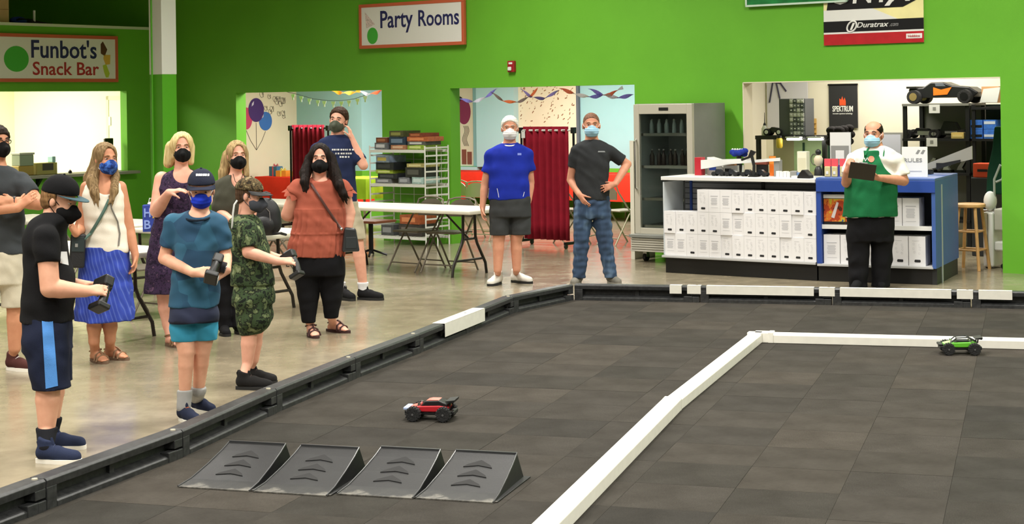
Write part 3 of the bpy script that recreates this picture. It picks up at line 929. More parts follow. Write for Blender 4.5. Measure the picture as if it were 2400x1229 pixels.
MB().prism([(.04, zb0 + .40), (bw * .80, zb0 + .40), (bw * .93, zb0 + .47), (bw * .93, zb0 + .74), (.10, zb0 + .74)], -.008, -.003, 'y').build('black_band', M_BK, t)
fit_text(t, 'lettering', 'ONYX', .10, bw * .90, zb0 + .47, .24, -.010, M_BW, .02, .15)
MB().prism([(bw * .62, zb0 + .42), (bw * .67, zb0 + .42), (bw * .86, zb0 + .70), (bw * .82, zb0 + .70)], -.011, -.008, 'y').build('swoosh', M_BW, t)
fit_text(t, 'lettering', 'Duratrax', bw * .34, bw * .66, zb0 + .19, .058, -.010, M_BW, .012, .3); fit_text(t, 'lettering', '.com', bw * .67, bw * .755, zb0 + .19, .032, -.010, mat('banner_grey', '#9a9a9a', rough=.4), 0, .3)
b = MB(); b.tube([(bw * .29 + .055 * math.cos(a) + .02 * math.sin(a), -.010, zb0 + .205 + .06 * math.sin(a)) for a in [2 * PI * i / 24 for i in range(24)]], .010, 6, True); b.build('ring_emblem', M_BW, t, smooth=True)
MB().prism([(bw * .27, zb0 + .165), (bw * .29, zb0 + .165), (bw * .325, zb0 + .245), (bw * .30, zb0 + .245)], -.012, -.008, 'y').build('emblem_stroke', M_BW, t)
MB().box(bw * .83, bw * .985, -.011, -.007, zb0 + .045, zb0 + .10).build('logo_plate', M_BW, t, bevel=.01); fit_text(t, 'lettering', 'Hobbico', bw * .85, bw * .965, zb0 + .06, .026, -.013, M_SRED, .01)
# green board with pale border, mostly above the frame
ug0, zg0 = wall_at(1751, 17)
t = wthing('banner', 'dark green board with a pale border at the upper edge, beside the vinyl banner', 'banner', ug0, -.03, 0)
gw = wall_at(1990, 5)[0] - ug0
MB().box(0, gw, -.01, 0, zg0, zg0 + .8).build('board', mat('green_board_print', '#1f7a3c', rough=.35, var=.35, vscale=7), t)
MB().box(0, gw, -.016, -.008, zg0, zg0 + .022).build('border', mat('pale_border', '#cfe6d2', rough=.4), t); MB().box(0, .022, -.016, -.008, zg0, zg0 + .8).build('border', mat('pale_border', '#cfe6d2', rough=.4), t); MB().box(gw - .022, gw, -.016, -.008, zg0, zg0 + .8).build('border', mat('pale_border', '#cfe6d2', rough=.4), t)
MB().box(.3, .5, 0, .028, zg0 + .3, zg0 + .6).build('standoff', M_BLACKM, t)

# things on top of the snack bar and on its sill
def on_snack(name, label, cat, px, du, z):
    v, _ = snack_at(px, 100)
    return thing(name, label, cat, WP(SU - du, v, z), -WALL_ANGLE + PI / 2)
t = on_snack('cardboard_box', 'plain cardboard box on top of the snack bar at the upper left', 'box', 2, .35, SH)
mc = mat('cardboard', '#c3a274', rough=.8, var=.08)
MB().box(-.25, .25, -.2, .2, 0, .36).build('carton_body', mc, t, bevel=.004); MB().box(-.25, .25, -.03, .03, .36, .362).build('tape_strip', mat('packing_tape', '#a98a5a', rough=.3), t); MB().box(-.252, .252, -.203, -.2, .2, .21).build('flap_edge', mat('cardboard_dark', '#9c7d54', rough=.8), t)
t = on_snack('cable_bundle', 'dark bundle with blue cloth on top of the snack bar', 'cable', 95, .3, SH)
b = MB()
for k in range(5): b.tube([(-.3 + .02 * k, -.05 * k * .5, .03 + .012 * k), (-.1, .05 - .03 * k, .04 + .01 * k), (.12, -.04 + .02 * k, .03 + .012 * k), (.4, .03 * k - .05, .025)], .014, 6)
b.build('cables', M_BLACK, t, smooth=True); MB().ball((-.16, 0, .06), (.14, .09, .06)).build('blue_cloth', cloth('blue_rag', '#27408c'), t, smooth=True)
MB().cyl((.12, 0, .03), (.12, 0, .22), .018).build('white_tube', M_WHITE, t, smooth=True)
def sill(name, label, cat, px): 
    v, _ = snack_at(px, 390)
    return thing(name, label, cat, WP(SU - .18, v, SZ0), -WALL_ANGLE + PI / 2)
t = sill('food_container', 'clear plastic container with grey lid on the snack bar sill', 'container', 70)
MB().box(-.13, .13, -.1, .1, 0, .14).build('tub', mat('yellow_snack_box', '#a88e3a', rough=.5), t, bevel=.01); MB().box(-.11, .13, -.1, .1, .14, .30).build('upper_tub', mat('clear_tub', '#8f9a82', rough=.15), t, bevel=.01); MB().box(-.12, .14, -.11, .11, .30, .33).build('lid', mat('grey_lid', '#b9bcae', rough=.3), t, bevel=.006)
t = sill('snack_box', 'olive yellow snack box with dark label on the snack bar sill', 'box', 122)
MB().box(-.2, .16, -.09, .09, 0, .17).build('carton_body', mat('olive_box', '#a49a4a', rough=.5), t, bevel=.004); MB().box(-.1, .09, -.093, -.09, .06, .16).build('label_panel', mat('dark_label', '#3a2c1c', rough=.5), t); MB().box(.10, .16, -.06, .06, .17, .26).build('blue_bottle_pack', mat('pale_blue_pack', '#9cc4cc', rough=.3), t, bevel=.01)
t = sill('payment_terminal', 'upright black payment screen on the snack bar sill', 'screen', 273)
MB().box(-.08, .08, -.02, .02, .10, .50).build('screen', mat('black_screen', '#0d0d0e', rough=.15), t, bevel=.008); MB().cyl((0, 0, .02), (0, 0, .12), .014).build('stand', M_BLACKM, t, smooth=True); MB().box(-.07, .07, -.06, .06, 0, .02).build('foot', M_STEEL, t, bevel=.004)
t = sill('small_bell', 'small dark service bell on the snack bar sill', 'bell', 182)
MB().lathe([(.03, 0), (.03, .012), (.026, .03), (.012, .042)], 14).build('dome', M_BLACKM, t, smooth=True); MB().cyl((0, 0, .04), (0, 0, .055), .006).build('plunger', M_STEEL, t, smooth=True)
# ------------------------------------------------------------------ fridge
M_SSTEEL = mat('brushed_steel_cream', '#c3beae', rough=.4, metal=.25); M_FGREY = mat('fridge_side_grey', '#8b8d88', rough=.42, metal=.3, var=.04); M_FDARK = mat('fridge_inside', '#8d9491', rough=.6)
def glass_mat():
    m, nt, b = new_mat('fridge_glass')
    b.inputs['Base Color'].default_value = (.80, .86, .84, 1); b.inputs['Roughness'].default_value = .03; b.inputs['Transmission Weight'].default_value = 1.0; b.inputs['IOR'].default_value = 1.2
    return m
M_GLASS = glass_mat()
fv = -.80
fu0 = wall_at(1490, 420, fv)[0]; fu1 = wall_at(1627, 420, fv)[0]; ft = wall_at(1560, 243, fv)[1]
fw = fu1 - fu0; fd = .72
fr = wthing('display_fridge', 'tall glass door display fridge standing against the green wall', 'fridge', fu0, fv, 0)
b = MB(); b.box(0, .03, .02, fd, .12, ft); b.box(fw - .03, fw, .02, fd, .12, ft); b.box(.03, fw - .03, fd - .03, fd, .12, ft); b.box(.03, fw - .03, .02, fd, ft - .10, ft); b.box(.03, fw - .03, .02, fd, .12, .30)
b.build('cabinet', M_FGREY, fr, bevel=.004)
MB().box(.03, .034, .03, fd - .03, .30, ft - .1).box(fw - .034, fw - .03, .03, fd - .03, .30, ft - .1).box(.034, fw - .034, fd - .036, fd - .03, .30, ft - .1).build('liner', M_FDARK, fr)
door = MB().box(0, .075, -.03, .02, .33, ft - .005).box(fw - .075, fw, -.03, .02, .33, ft - .005).box(.075, fw - .075, -.03, .02, ft - .12, ft - .005).box(.075, fw - .075, -.03, .02, .33, .40).build('door', M_SSTEEL, fr, bevel=.004)
MB().box(.075, fw - .075, -.012, -.004, .40, ft - .12).build('pane', M_GLASS, door)
MB().tube([(.035, -.03, .85), (.035, -.07, .87), (.035, -.07, 1.42), (.035, -.03, 1.44)], .012, 8).build('handle', M_STEEL, door, smooth=True)
MB().box(fw * .44, fw * .60, -.034, -.03, ft - .08, ft - .045).build('name_plate', M_BLACK, door)
for i, z in enumerate((.42, .74, 1.12, 1.50)):
    b = MB()
    for k in range(9): b.box(.04, fw - .04, .05 + .065 * k, .057 + .065 * k, z, z + .008)
    b.box(.04, fw - .04, .04, .048, z - .02, z + .012); b.build('wire_shelf', M_STEEL, fr)
b = MB()
b.box(.02, fw - .02, -.14, .02, .13, .29)
for k in range(6): b.box(.02, fw - .02, -.155, -.14, .135 + .027 * k, .152 + .027 * k)
b.build('grille', mat('grille_cream', '#b7b3a6', rough=.5), fr)
MB().box(0.0, fw, -.17, .02, .295, .33).build('kick_ledge', M_FGREY, fr, bevel=.004)
for x in (.08, fw - .08):
    for y in (.08, fd - .08):
        MB().cyl((x - .018, y, .05), (x + .018, y, .05), .05, n=16).build('caster', M_BLACK, fr, smooth=True); MB().box(x - .025, x + .025, y - .03, y + .03, .05, .12).build('caster_fork', M_STEEL, fr)
# bottles and jars inside
rg = random.Random(5)
bot = MB().lathe([(.028, 0), (.03, .01), (.03, .11), (.012, .15), (.012, .175)], 12).mesh('bottle', mat('dark_bottle', '#2a211b', rough=.2), True)
botc = MB().cyl((0, 0, .173), (0, 0, .19), .0135, n=10).mesh('bottle_cap', M_STEEL, True)
glassb = MB().lathe([(.026, 0), (.028, .008), (.028, .10), (.016, .13), (.016, .15)], 12).mesh('clear_bottle', mat('clear_bottle', '#8b9a98', rough=.1), True)
for i in range(8):
    x = .12 + (fw - .24) * i / 7
    o = put(bot, 'bottle', None, WP(fu0 + x, fv + .18 + .03 * (i % 2), 1.133 - 0.0), (0, 0, 0)); tag(o, 'dark bottle on the middle shelf of the fridge, %s from the left' % ORD[i], 'bottle', 'dark bottles in the fridge'); put(botc, 'bottle_cap', o)
for i in range(6):
    x = .12 + (fw - .24) * i / 5.4
    o = put(glassb, 'clear_bottle', None, WP(fu0 + x, fv + .18, 1.513)); tag(o, 'pale bottle on the upper shelf of the fridge, %s from the left' % ORD[i], 'bottle', 'pale bottles in the fridge'); put(botc, 'bottle_cap', o, (0, 0, -.026))
t = wthing('carton', 'small white carton at the right end of the upper fridge shelf', 'box', fu0 + fw - .14, fv + .34, 1.513)
MB().box(-.05, .05, -.05, .05, 0, .16).build('carton_body', M_SIGNW, t, bevel=.003); MB().box(-.035, .035, -.052, -.05, .05, .11).build('label_panel', M_FGREY, t)
# cream board leaning beside the fridge
bl0 = wall_at(1480, 605, -.62)[0]
t = wthing('leaning_board', 'narrow cream board leaning beside the display fridge', 'board', bl0, -.62, 0)
MB().box(0, .05, 0, .45, 0.0, 1.42).build('board', mat('cream_board', '#d6d0bb', rough=.5), t, bevel=.003); MB().box(-.002, .052, -.004, .0, .0, 1.42).build('edge_band', mat('cream_edge', '#e6e1d0', rough=.5), t)

# ------------------------------------------------------------------ display counters
C1, C2, C3, C4 = ground(1555, 640), ground(1913, 660), ground(2195, 669.5), ground(2256, 641)
M_CARTON = mat('white_carton', '#e6e5e6', rough=.55, var=.02); M_PRINT = mat('grey_print_ink', '#bdbdc1', rough=.6); M_LOGO = mat('black_print_ink', '#232326', rough=.5)
CW, CH, CD = .140, .243, .20
def carton_meshes(w, h, d, back):
    body = MB().box(0, w - .002, 0, d, 0, h - .002).mesh('carton', M_CARTON)
    p = MB()
    if back:
        p.box(w * .18, w * .80, -.0012, 0, h * .70, h * .735)
        for k in range(9): p.box(w * .22 + .004 * math.sin(k * 1.7), w * .72 + .005 * math.sin(k * 2.3), -.001, 0, h * (.62 - .037 * k), h * (.64 - .037 * k))
        p.box(w * .2, w * .8, -.001, 0, h * .20, h * .212)
    else:
        for k, (a, c) in enumerate(((.3, .74), (.62, .70), (.28, .58), (.66, .55), (.34, .46), (.62, .42))):
            p.tube([(w * a + .009 * math.cos(q), -.0004, h * c + .012 * math.sin(q)) for q in [2 * PI * i / 6 for i in range(6)]], .0009, 4, True)
        p.box(w * .2, w * .62, -.001, 0, h * .84, h * .85); p.box(w * .58, w * .72, -.001, 0, h * .62, h * .63)
    pr = p.mesh('printing', M_PRINT)
    lg = MB().prism([(w * .32, h * .15), (w * .36, h * .12), (w * .66, h * .115), (w * .70, h * .145), (w * .68, h * .205), (w * .36, h * .21)], -.0016, 0, 'y').mesh('logo', M_LOGO)
    return body, pr, lg
CF = carton_meshes(CW, CH, CD, False); CB = carton_meshes(CW, CH, CD, True)
def carton(parent_mx, x, y, z, back, label, group, ms=None, dy=0.0):
    f, k = (ms or (CF, CB))[0], (ms or (CF, CB))[1]
    body, pr, lg = k if back else f
    o = put(body, 'carton', None); o.matrix_world = parent_mx @ Matrix.Translation((x, y, z))
    tag(o, label, 'box', group)
    put(pr, 'printing', o)
    if not back: put(lg, 'logo', o)
    return o
def frame_of(a, b):
    return Matrix.Translation(a) @ Matrix.Rotation(math.atan2(b.y - a.y, b.x - a.x), 4, 'Z')
F1 = frame_of(C1, C2); L1 = (C2 - C1).length
t = thing('display_counter', 'slatwall display counter with grey slats and white top edge', 'counter', C1, math.atan2(C2.y - C1.y, C2.x - C1.x))
M_SLAT = mat('grey_slat', '#8b8e92', rough=.5); M_CTOP = mat('counter_white', '#e2e2de', rough=.4); M_CBLUE = mat('counter_blue', '#27489a', rough=.45, var=.04)
MB().prism([(0, .05), (L1 - .012, .05), (L1 - .10, .62), (0, .62)], 0, .165).build('kick_base', M_BLACK, t, bevel=.004)
MB().prism([(-.02, 0), (L1 - .005, 0), (L1 - .075, .45), (-.02, .45)], .17, .195).build('deck_shelf', mat('deck_grey', '#b9b9b8', rough=.4), t, bevel=.003)
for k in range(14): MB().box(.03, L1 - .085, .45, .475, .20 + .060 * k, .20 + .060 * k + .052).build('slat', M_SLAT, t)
MB().box(.0, L1 - .10, .476, .60, .17, 1.019).build('back_panel', mat('dark_slat_backing', '#2a2b2d', rough=.7), t)  # dark panel behind the slats
MB().box(L1 * .54, L1 * .56, .435, .455, .2, 1.0).build('upright', M_BLACK, t)
MB().prism([(-.03, .02), (L1 - .008, .02), (L1 - .11, .66), (-.03, .66)], 1.02, 1.06).build('top_board', M_CTOP, t, bevel=.004)
MB().box(-.01, .004, .03, .45, .20, 1.0).build('end_panel', mat('frosted_panel', '#c6cdd0', rough=.3), t); MB().box(.10, .125, .43, .452, .2, 1.02).build('blue_upright', M_CBLUE, t)
rows = [[1, 1, 0, 1, 1, 0, 0, 0, 0, 0, 0, 0, 0], [0, 0, 0, 0, 0, 1, 1, 0, 0, 0, 1, 1, 0], [None, None, None, 0, 1, 1, 0, 0, 0, 0, 0, 0, 0]]
rname = ('bottom', 'middle', 'top'); x0 = .005
for r_, row in enumerate(rows):
    n_in = 0
    for k, kind in enumerate(row):
        if kind is None: continue
        n_in += 1
        carton(F1, x0 + k * CW, .02 + (.012 if (k * 7 + r_ * 3) % 5 == 0 else 0), .197 + r_ * CH, bool(kind),
               'white printed box on the slatwall counter, %s row, %s from the left' % (rname[r_], ORD[n_in - 1]), 'white product boxes on the slatwall counter')
# blue counter
F2 = frame_of(C2 + (C3 - C2).normalized() * .012, C3); L2 = (C3 - C2).length - .012; D2 = (C4 - C3).length
t = thing('display_counter', 'blue display counter with open shelves and a grey edge strip on its side', 'counter', F2.translation, math.atan2(C3.y - C2.y, C3.x - C2.x))
MB().box(0, L2 - .03, .05, D2 - .04, 0, .155).build('kick_base', M_BLACK, t, bevel=.004)
MB().box(0, L2 - .03, .0, .48, .16, .185).build('deck_shelf', mat('deck_grey', '#b9b9b8', rough=.4), t, bevel=.003)
MB().box(.02, L2 - .04, .48, .50, .185, .93).build('back_panel', mat('dark_grey_panel', '#3d4043', rough=.6), t)
MB().box(.03, L2 - .04, .04, .48, .55, .572).build('middle_shelf', mat('shelf_white', '#d2d2cf', rough=.4), t, bevel=.003); MB().box(.03, L2 - .04, .03, .04, .545, .59).build('shelf_lip', M_CTOP, t)
MB().box(0, .05, .0, .5, .185, 1.05).build('end_panel', M_CBLUE, t, bevel=.003)
MB().box(0, L2, -.01, D2, 1.05, 1.075).build('top_board', mat('counter_blue_top', '#4a66a8', rough=.35), t, bevel=.004); MB().box(0, L2, -.012, .03, .93, 1.05).build('fascia', M_CBLUE, t, bevel=.004)
MB().box(L2 - .04, L2, .0, D2, .165, 1.05).build('side_panel', mat('counter_blue_side', '#3c5c9e', rough=.5, var=.05), t, bevel=.003)
MB().box(L2 - .05, L2 - .002, .045, D2 - .06, 0, .165).build('side_plinth', mat('plinth_black', '#222323', rough=.6), t)
MB().box(L2 - .002, L2 + .006, .30, .345, .0, 1.0).build('edge_strip', mat('pale_strip', '#aab2b0', rough=.4), t)
MB().box(.055, .5, .44, .455, .80, .92).build('slat', M_SLAT, t); MB().box(.06, .40, .06, .07, .86, .90).build('price_rail', M_CTOP, t)
lw, lh = .17, .30
LF = carton_meshes(lw, lh, .26, False); LB = carton_meshes(lw, lh, .26, True)
for i, (x, k) in enumerate(((.06, 1), (.235, 0), (.41, 0), (.585, 0), (.76, 0), (.935, 0))):
    if x + lw < L2 - .04:
        carton(F2, x, .05, .186, bool(k), 'larger white box on the bottom shelf of the blue counter, %s from the left' % ORD[i], 'white boxes on the blue counter', (LF, LB))
for i, x in enumerate((.70, .875)):
    carton(F2, x, .06, .573, True, ('white box on the middle shelf of the blue counter beside the apron', 'rightmost white box on the middle shelf of the blue counter')[i], 'white boxes on the blue counter', (LF, LB))
M_FIERY = mottled('orange_box_print', [(0, '#5a2a1c'), (.38, '#b0482a'), (.5, '#d87a34'), (.58, '#c8b43c'), (.66, '#3e5a8a')], 9, 3) if 'mottled' in globals() else mat('orange_box_print', '#b85a30', rough=.5, var=.5, vscale=14)
for i, (x, w_) in enumerate(((.06, .22), (.285, .16))):
    o = MB().box(0, w_, 0, .2, 0, .28).build('toy_box', M_FIERY); o.matrix_world = F2 @ Matrix.Translation((x, .07, .5735)); tag(o, ('wide orange and red printed toy box on the blue counter shelf', 'narrow orange and red printed toy box on the blue counter shelf')[i], 'box')
    MB().box(.0, w_, -.002, 0, 0, .045).build('printed_base', M_BLACK, o); MB().prism([(w_ * .35, .09), (w_ * .5, .08), (w_ * .72, .24), (w_ * .62, .25)], -.003, 0, 'y').build('printed_streak', mat('pale_streak', '#d9d2cf', rough=.5), o)

# ---- things standing on the counters
def on1(name, label, cat, px, y, z=1.06, rz=0.0):
    """local x on the slatwall counter top found from a photo column"""
    a, b_ = to_px(F1 @ Vector((0, y, z)))[0], to_px(F1 @ Vector((L1, y, z)))[0]
    x = L1 * (px - a) / (b_ - a)
    return thing(name, label, cat, F1 @ Vector((x, y, z)), math.atan2(C2.y - C1.y, C2.x - C1.x) + rz)
def on2(name, label, cat, px, y, z=1.075, rz=0.0):
    a, b_ = to_px(F2 @ Vector((0, y, z)))[0], to_px(F2 @ Vector((L2, y, z)))[0]
    x = L2 * (px - a) / (b_ - a)
    return thing(name, label, cat, F2 @ Vector((x, y, z)), math.atan2(C3.y - C2.y, C3.x - C2.x) + rz)
M_RED = mat('red_plastic', '#b22430', rough=.4); M_OR = mat('orange_plastic', '#e8731f', rough=.4); M_WP = mat('white_plastic', '#dcdcd8', rough=.4); M_GP = mat('grey_plastic', '#8a8a86', rough=.45); M_BRN = mat('brown_box', '#7a3d2c', rough=.6); M_TAN = mat('tan_box', '#b88a5c', rough=.7)
t = on1('model_ramp', 'long white toy launch ramp with a red end block on the slatwall counter', 'toy', 1641, .42)
MB().box(-.03, .05, -.05, .05, 0, .20).build('end_block', M_RED, t, bevel=.004); MB().prism([(.05, .07), (.62, .16), (.62, .19), (.05, .17)], -.05, .05, 'y').build('deck', M_WP, t); MB().prism([(.35, .125), (1.02, .17), (1.02, .205), (.35, .15)], -.055, -.045, 'y').build('side_rail', M_WP, t); MB().box(.94, 1.0, -.04, .04, 0, .18).build('end_support', M_GP, t)
t = on1('label_printer', 'white desk device with a blue screen on the slatwall counter', 'printer', 1668, .56)
MB().prism([(0, 0), (.2, 0), (.2, .08), (.12, .17), (0, .2)], -.08, .08, 'y').build('case', M_WP, t, bevel=.006); MB().box(.03, .115, -.083, -.08, .055, .12).build('screen', mat('blue_screen', '#3558c8', rough=.25), t); MB().box(.2, .38, -.07, .07, 0, .11).build('tray_box', M_WP, t, bevel=.003); MB().box(.2, .34, -.075, .07, .11, .15).build('cardboard_top', M_TAN, t); MB().box(.22, .30, -.072, -.07, .02, .075).build('slot', M_BLACK, t)
t = on1('blue_pompom', 'dark blue ruffled rosette standing on the slatwall counter', 'decoration', 1737, .55)
b = MB(); rg = random.Random(2)
for k in range(16):
    a = 2 * PI * k / 16; b.ball((.075 * math.cos(a), .05 * math.sin(a), .25 + rg.uniform(-.02, .02)), (.04, .03, .032), 8, 5)
b.build('ruffles', cloth('blue_ruffle', '#22348a'), t, smooth=True)
b = MB()
for k in range(5): b.ball((-.06 + .03 * k, -.03, .285), .013, 8, 5)
b.build('white_tips', M_WP, t, smooth=True); MB().tube([(0, 0, 0), (.01, 0, .12), (0, 0, .23)], .03, 8).build('stem', M_BLACK, t, smooth=True)
for i, px in enumerate((1690, 1722, 1760, 1790)):
    t = on1('model_buggy', ('leftmost small black model buggy under the toy ramp', 'second small black model buggy under the toy ramp', 'third small black model buggy under the toy ramp', 'rightmost small black model buggy under the toy ramp')[i], 'toy car', px, .34)
    MB().box(-.07, .07, -.03, .03, .02, .045).prism([(-.04, .045), (.05, .045), (.01, .075), (-.03, .075)], -.025, .025, 'y').build('body_shell', mat('dark_model_shell', '#23262a', rough=.35), t)
    for x in (-.05, .05):
        for y in (-.035, .035): MB().cyl((x, y - .012, .024), (x, y + .012, .024), .024, n=14).build('wheel', M_TYRE, t, smooth=True)
t = on1('price_stand', 'black figure shaped price stand on the slatwall counter', 'stand', 1772, .26)
MB().box(-.05, .05, -.04, .04, 0, .012).build('foot', M_BLACK, t); MB().tube([(0, 0, .01), (.005, 0, .12), (-.02, 0, .22)], .018, 8).build('stem', M_BLACK, t, smooth=True); MB().prism([(-.14, .17), (-.02, .21), (.03, .27), (-.03, .29), (-.06, .22), (-.15, .19)], -.012, .012, 'y').build('wing', M_BLACK, t)
t = on1('brown_wallet', 'reddish brown flat box on the slatwall counter', 'box', 1792, .56); MB().box(-.07, .07, -.04, .04, .12, .17).build('carton_body', M_BRN, t, bevel=.006); MB().box(-.06, .06, -.03, .03, 0, .12).build('riser', M_BLACK, t)
t = on1('orange_tumbler', 'tall orange cup on the slatwall counter', 'cup', 1816, .54); MB().lathe([(.032, 0), (.034, .01), (.036, .12), (.036, .215), (.03, .215)], 18).build('cup_body', M_OR, t, smooth=True); MB().lathe([(.0365, .13), (.037, .135), (.037, .21), (.0365, .215)], 18).build('upper_band', mat('amber_plastic', '#e88c34', rough=.4), t, smooth=True)
t = on1('pamphlet_stack', 'low row of white pamphlets on the slatwall counter', 'paper', 1842, .30)
for k in range(4): MB().box(-.08 + .042 * k, -.042 + .042 * k, -.03, .03, 0, .065 - .006 * (k % 2)).build('pamphlet', M_WP, t)
t = on1('chrome_gadget', 'small blue and silver gadget on the slatwall counter', 'gadget', 1868, .28); MB().box(-.05, .02, -.03, .03, 0, .07).build('case', M_GP, t, bevel=.01); MB().box(.02, .05, -.02, .02, 0, .055).build('blue_part', mat('pale_blue_metal', '#7c98c8', rough=.25, metal=.4), t, bevel=.006)
t = on1('tall_white_box', 'upright cream box on the slatwall counter', 'box', 1886, .50); MB().box(-.05, .06, -.04, .04, 0, .27).build('carton_body', mat('cream_box', '#e2dec6', rough=.5), t, bevel=.003); MB().box(-.04, .05, -.042, -.04, .03, .2).build('label_panel', mat('cream_label', '#d2cdb0', rough=.5), t)
t = on1('card_reader', 'black card reader on the slatwall counter next to the blue counter', 'card reader', 1886, .14)
MB().prism([(-.07, 0), (.09, 0), (.09, .03), (.03, .09), (-.0, .09)], -.05, .05, 'y').build('case', M_BLACK, t, bevel=.006); MB().box(-.12, -.05, -.05, .05, 0, .025).build('receipt', M_WP, t)
# blue counter top
t = on2('tablet_stand', 'grey framed notice on a stand on the blue counter', 'sign', 1972, .42)
MB().box(-.11, .11, -.01, .01, .12, .46).build('board', M_WP, t); MB().box(-.10, .09, -.014, -.01, .13, .32).build('grey_panel', M_GP, t); MB().box(-.05, .04, -.017, -.014, .18, .27).build('white_note', M_WP, t); MB().box(-.09, .09, -.06, .06, 0, .12).build('base', mat('purple_base', '#3a3f8c', rough=.5), t)
for i, px in enumerate((1941, 1958, 1978)):
    t = on2('blister_pack', ('left red and cream hanging pack on the blue counter', 'middle red and cream hanging pack on the blue counter', 'right red and cream hanging pack on the blue counter')[i], 'pack', px, .20)
    MB().box(-.035, .035, -.01, .01, .11, .19).build('red_card', mat('coral_card', '#e0525c', rough=.45), t); MB().box(-.03, .03, -.03, .01, 0, .11).build('blister', mat('cream_pack', '#cfc28c', rough=.3), t, bevel=.008); MB().box(-.012, .012, -.034, -.03, .03, .06).build('label_dot', M_WP, t)
t = on2('bobble_figure', 'small figure with dark hat standing at the left of the blue counter', 'figurine', 1918, .45)
MB().lathe([(.05, 0), (.045, .06), (.03, .09), (.02, .1)], 14).build('dark_base', M_BLACK, t, smooth=True); MB().lathe([(.02, .1), (.045, .13), (.05, .18), (.03, .21), (.012, .22)], 14).build('torso', mat('cream_figure', '#cdbfa2', rough=.5), t, smooth=True); MB().ball((0, 0, .25), .032).build('head', M_BLACK, t, smooth=True)
t = on2('rules_board', 'white board sign reading RULES on the blue counter', 'sign', 2146, .30)
MB().box(-.13, .13, -.006, .006, 0, .31).build('board', M_SIGNW, t); fit_text(t, 'lettering', 'RULES', -.11, .075, .155, .038, -.008, M_GP, .005)
for s, x in ((1, .035), (-1, .085)): MB().prism([(x - .025, .24), (x + .0, .235), (x + .025, .275), (x, .28)], -.008, -.006, 'y').build('printed_flag', M_GP, t)
MB().box(-.06, .07, -.008, -.006, .055, .066).build('printed_line', M_PRINT, t)
# a stretched sign: silver inclined panel behind
t = on2('silver_panel', 'long tilted silver panel with a black clamp lying at the back of the blue counter', 'panel', 2186, .95, 1.075, 0.0)
MB().prism([(-.08, .04), (.42, .16), (.42, .30), (-.08, .10)], -.012, .012, 'y').build('panel_sheet', mat('silver_sheet', '#a9a79e', rough=.35, metal=.4), t); MB().prism([(.05, .05), (.30, .13), (.30, .155), (.12, .12), (.05, .12)], -.04, -.012, 'y').build('clamp', M_BLACK, t); MB().box(-.08, .0, -.08, .08, 0, .05).build('base', M_BLACK, t)
# ------------------------------------------------------------------ inside the shop
M_SHELFB = mat('black_shelf_metal', '#1d1d1e', rough=.5, metal=.3); M_SHELFT = mat('grey_shelf_top', '#77776f', rough=.5)
sv = 2.2
def swp(px, py, v=sv): return wall_at(px, py, v)
s0, s1 = swp(2116, 300)[0], swp(2272, 300)[0]; stop = swp(2180, 243)[1]; sm = swp(2180, 325)[1]; slow = swp(2180, 405)[1]
t = wthing('storage_shelf', 'black metal storage shelf with model cars inside the shop', 'shelf', s0, sv, 0)
for x in (0, s1 - s0 - .05):
    for y in (0, .5): MB().box(x, x + .05, y, y + .03, 0, stop).build('post', M_SHELFB, t)
for z in (stop - .03, sm - .03, slow - .03, .35):
    MB().box(0, s1 - s0, -.02, .53, z, z + .03).build('shelf_board', M_SHELFT if z > sm else M_SHELFB, t)
MB().box(.02, s1 - s0 - .02, .53, .54, .3, stop - .03).build('back_panel', mat('shelf_back_grey', '#77766f', rough=.6), t)
for px, py in ((2190, 255), (2184, 333)):
    u, z = swp(px, py, sv - .03)
    q = wthing('price_card', 'white price card hanging from the %s of the storage shelf' % ('top' if py < 300 else 'middle'), 'card', u, sv - .03, z)
    MB().box(-.07, .07, -.003, 0, -.055, .05).build('card', M_WP, q); MB().box(-.02, .02, -.005, -.003, -.02, .02).build('printed_mark', M_GP, q)
# big model truck on top
t = wthing('model_truck', 'large black model truck with orange trim on top of the storage shelf', 'toy car', swp(2205, 240)[0], sv + .2, stop)
MB().prism([(-.45, .07), (.38, .07), (.46, .13), (.34, .20), (.12, .22), (.0, .265), (-.16, .265), (-.26, .20), (-.45, .19)], -.14, .14, 'y').build('body_shell', mat('truck_black_shell', '#1b1b1d', rough=.3), t, bevel=.015)
MB().prism([(-.12, .10), (.06, .11), (.12, .20), (-.02, .17), (-.12, .20)], -.146, -.139, 'y').build('orange_trim', M_OR, t)
MB().prism([(-.09, .215), (.04, .212), (.0, .25), (-.10, .25)], -.142, -.138, 'y').build('side_window', mat('tinted_window', '#5a6068', rough=.1), t)
for x in (-.36, .30):
    for y in (-.16, .16):
        w_ = MB().cyl((x, y - .05, .085), (x, y + .05, .085), .085, n=22).build('wheel', M_TYRE, t, smooth=True)
        MB().cyl((x, y - .054, .085), (x, y + .054, .085), .05, n=16).build('hub', mat('gold_hub', '#a08c5a', rough=.35, metal=.4) if x < 0 else M_BLACKM, w_, smooth=True)
MB().box(-.47, -.34, -.16, .16, .19, .215).build('rear_wing', M_BLACK, t)
t = wthing('paper_stack', 'white paper in a carton on top of the storage shelf', 'paper', swp(2297, 240)[0] + .10, sv + .2, stop)
MB().box(-.12, .10, -.1, .12, 0, .2).build('carton_body', M_TAN, t); MB().prism([(-.14, .005), (.08, .005), (.12, .19), (-.09, .17)], -.115, -.102, 'y').build('paper_sheet', M_WP, t)
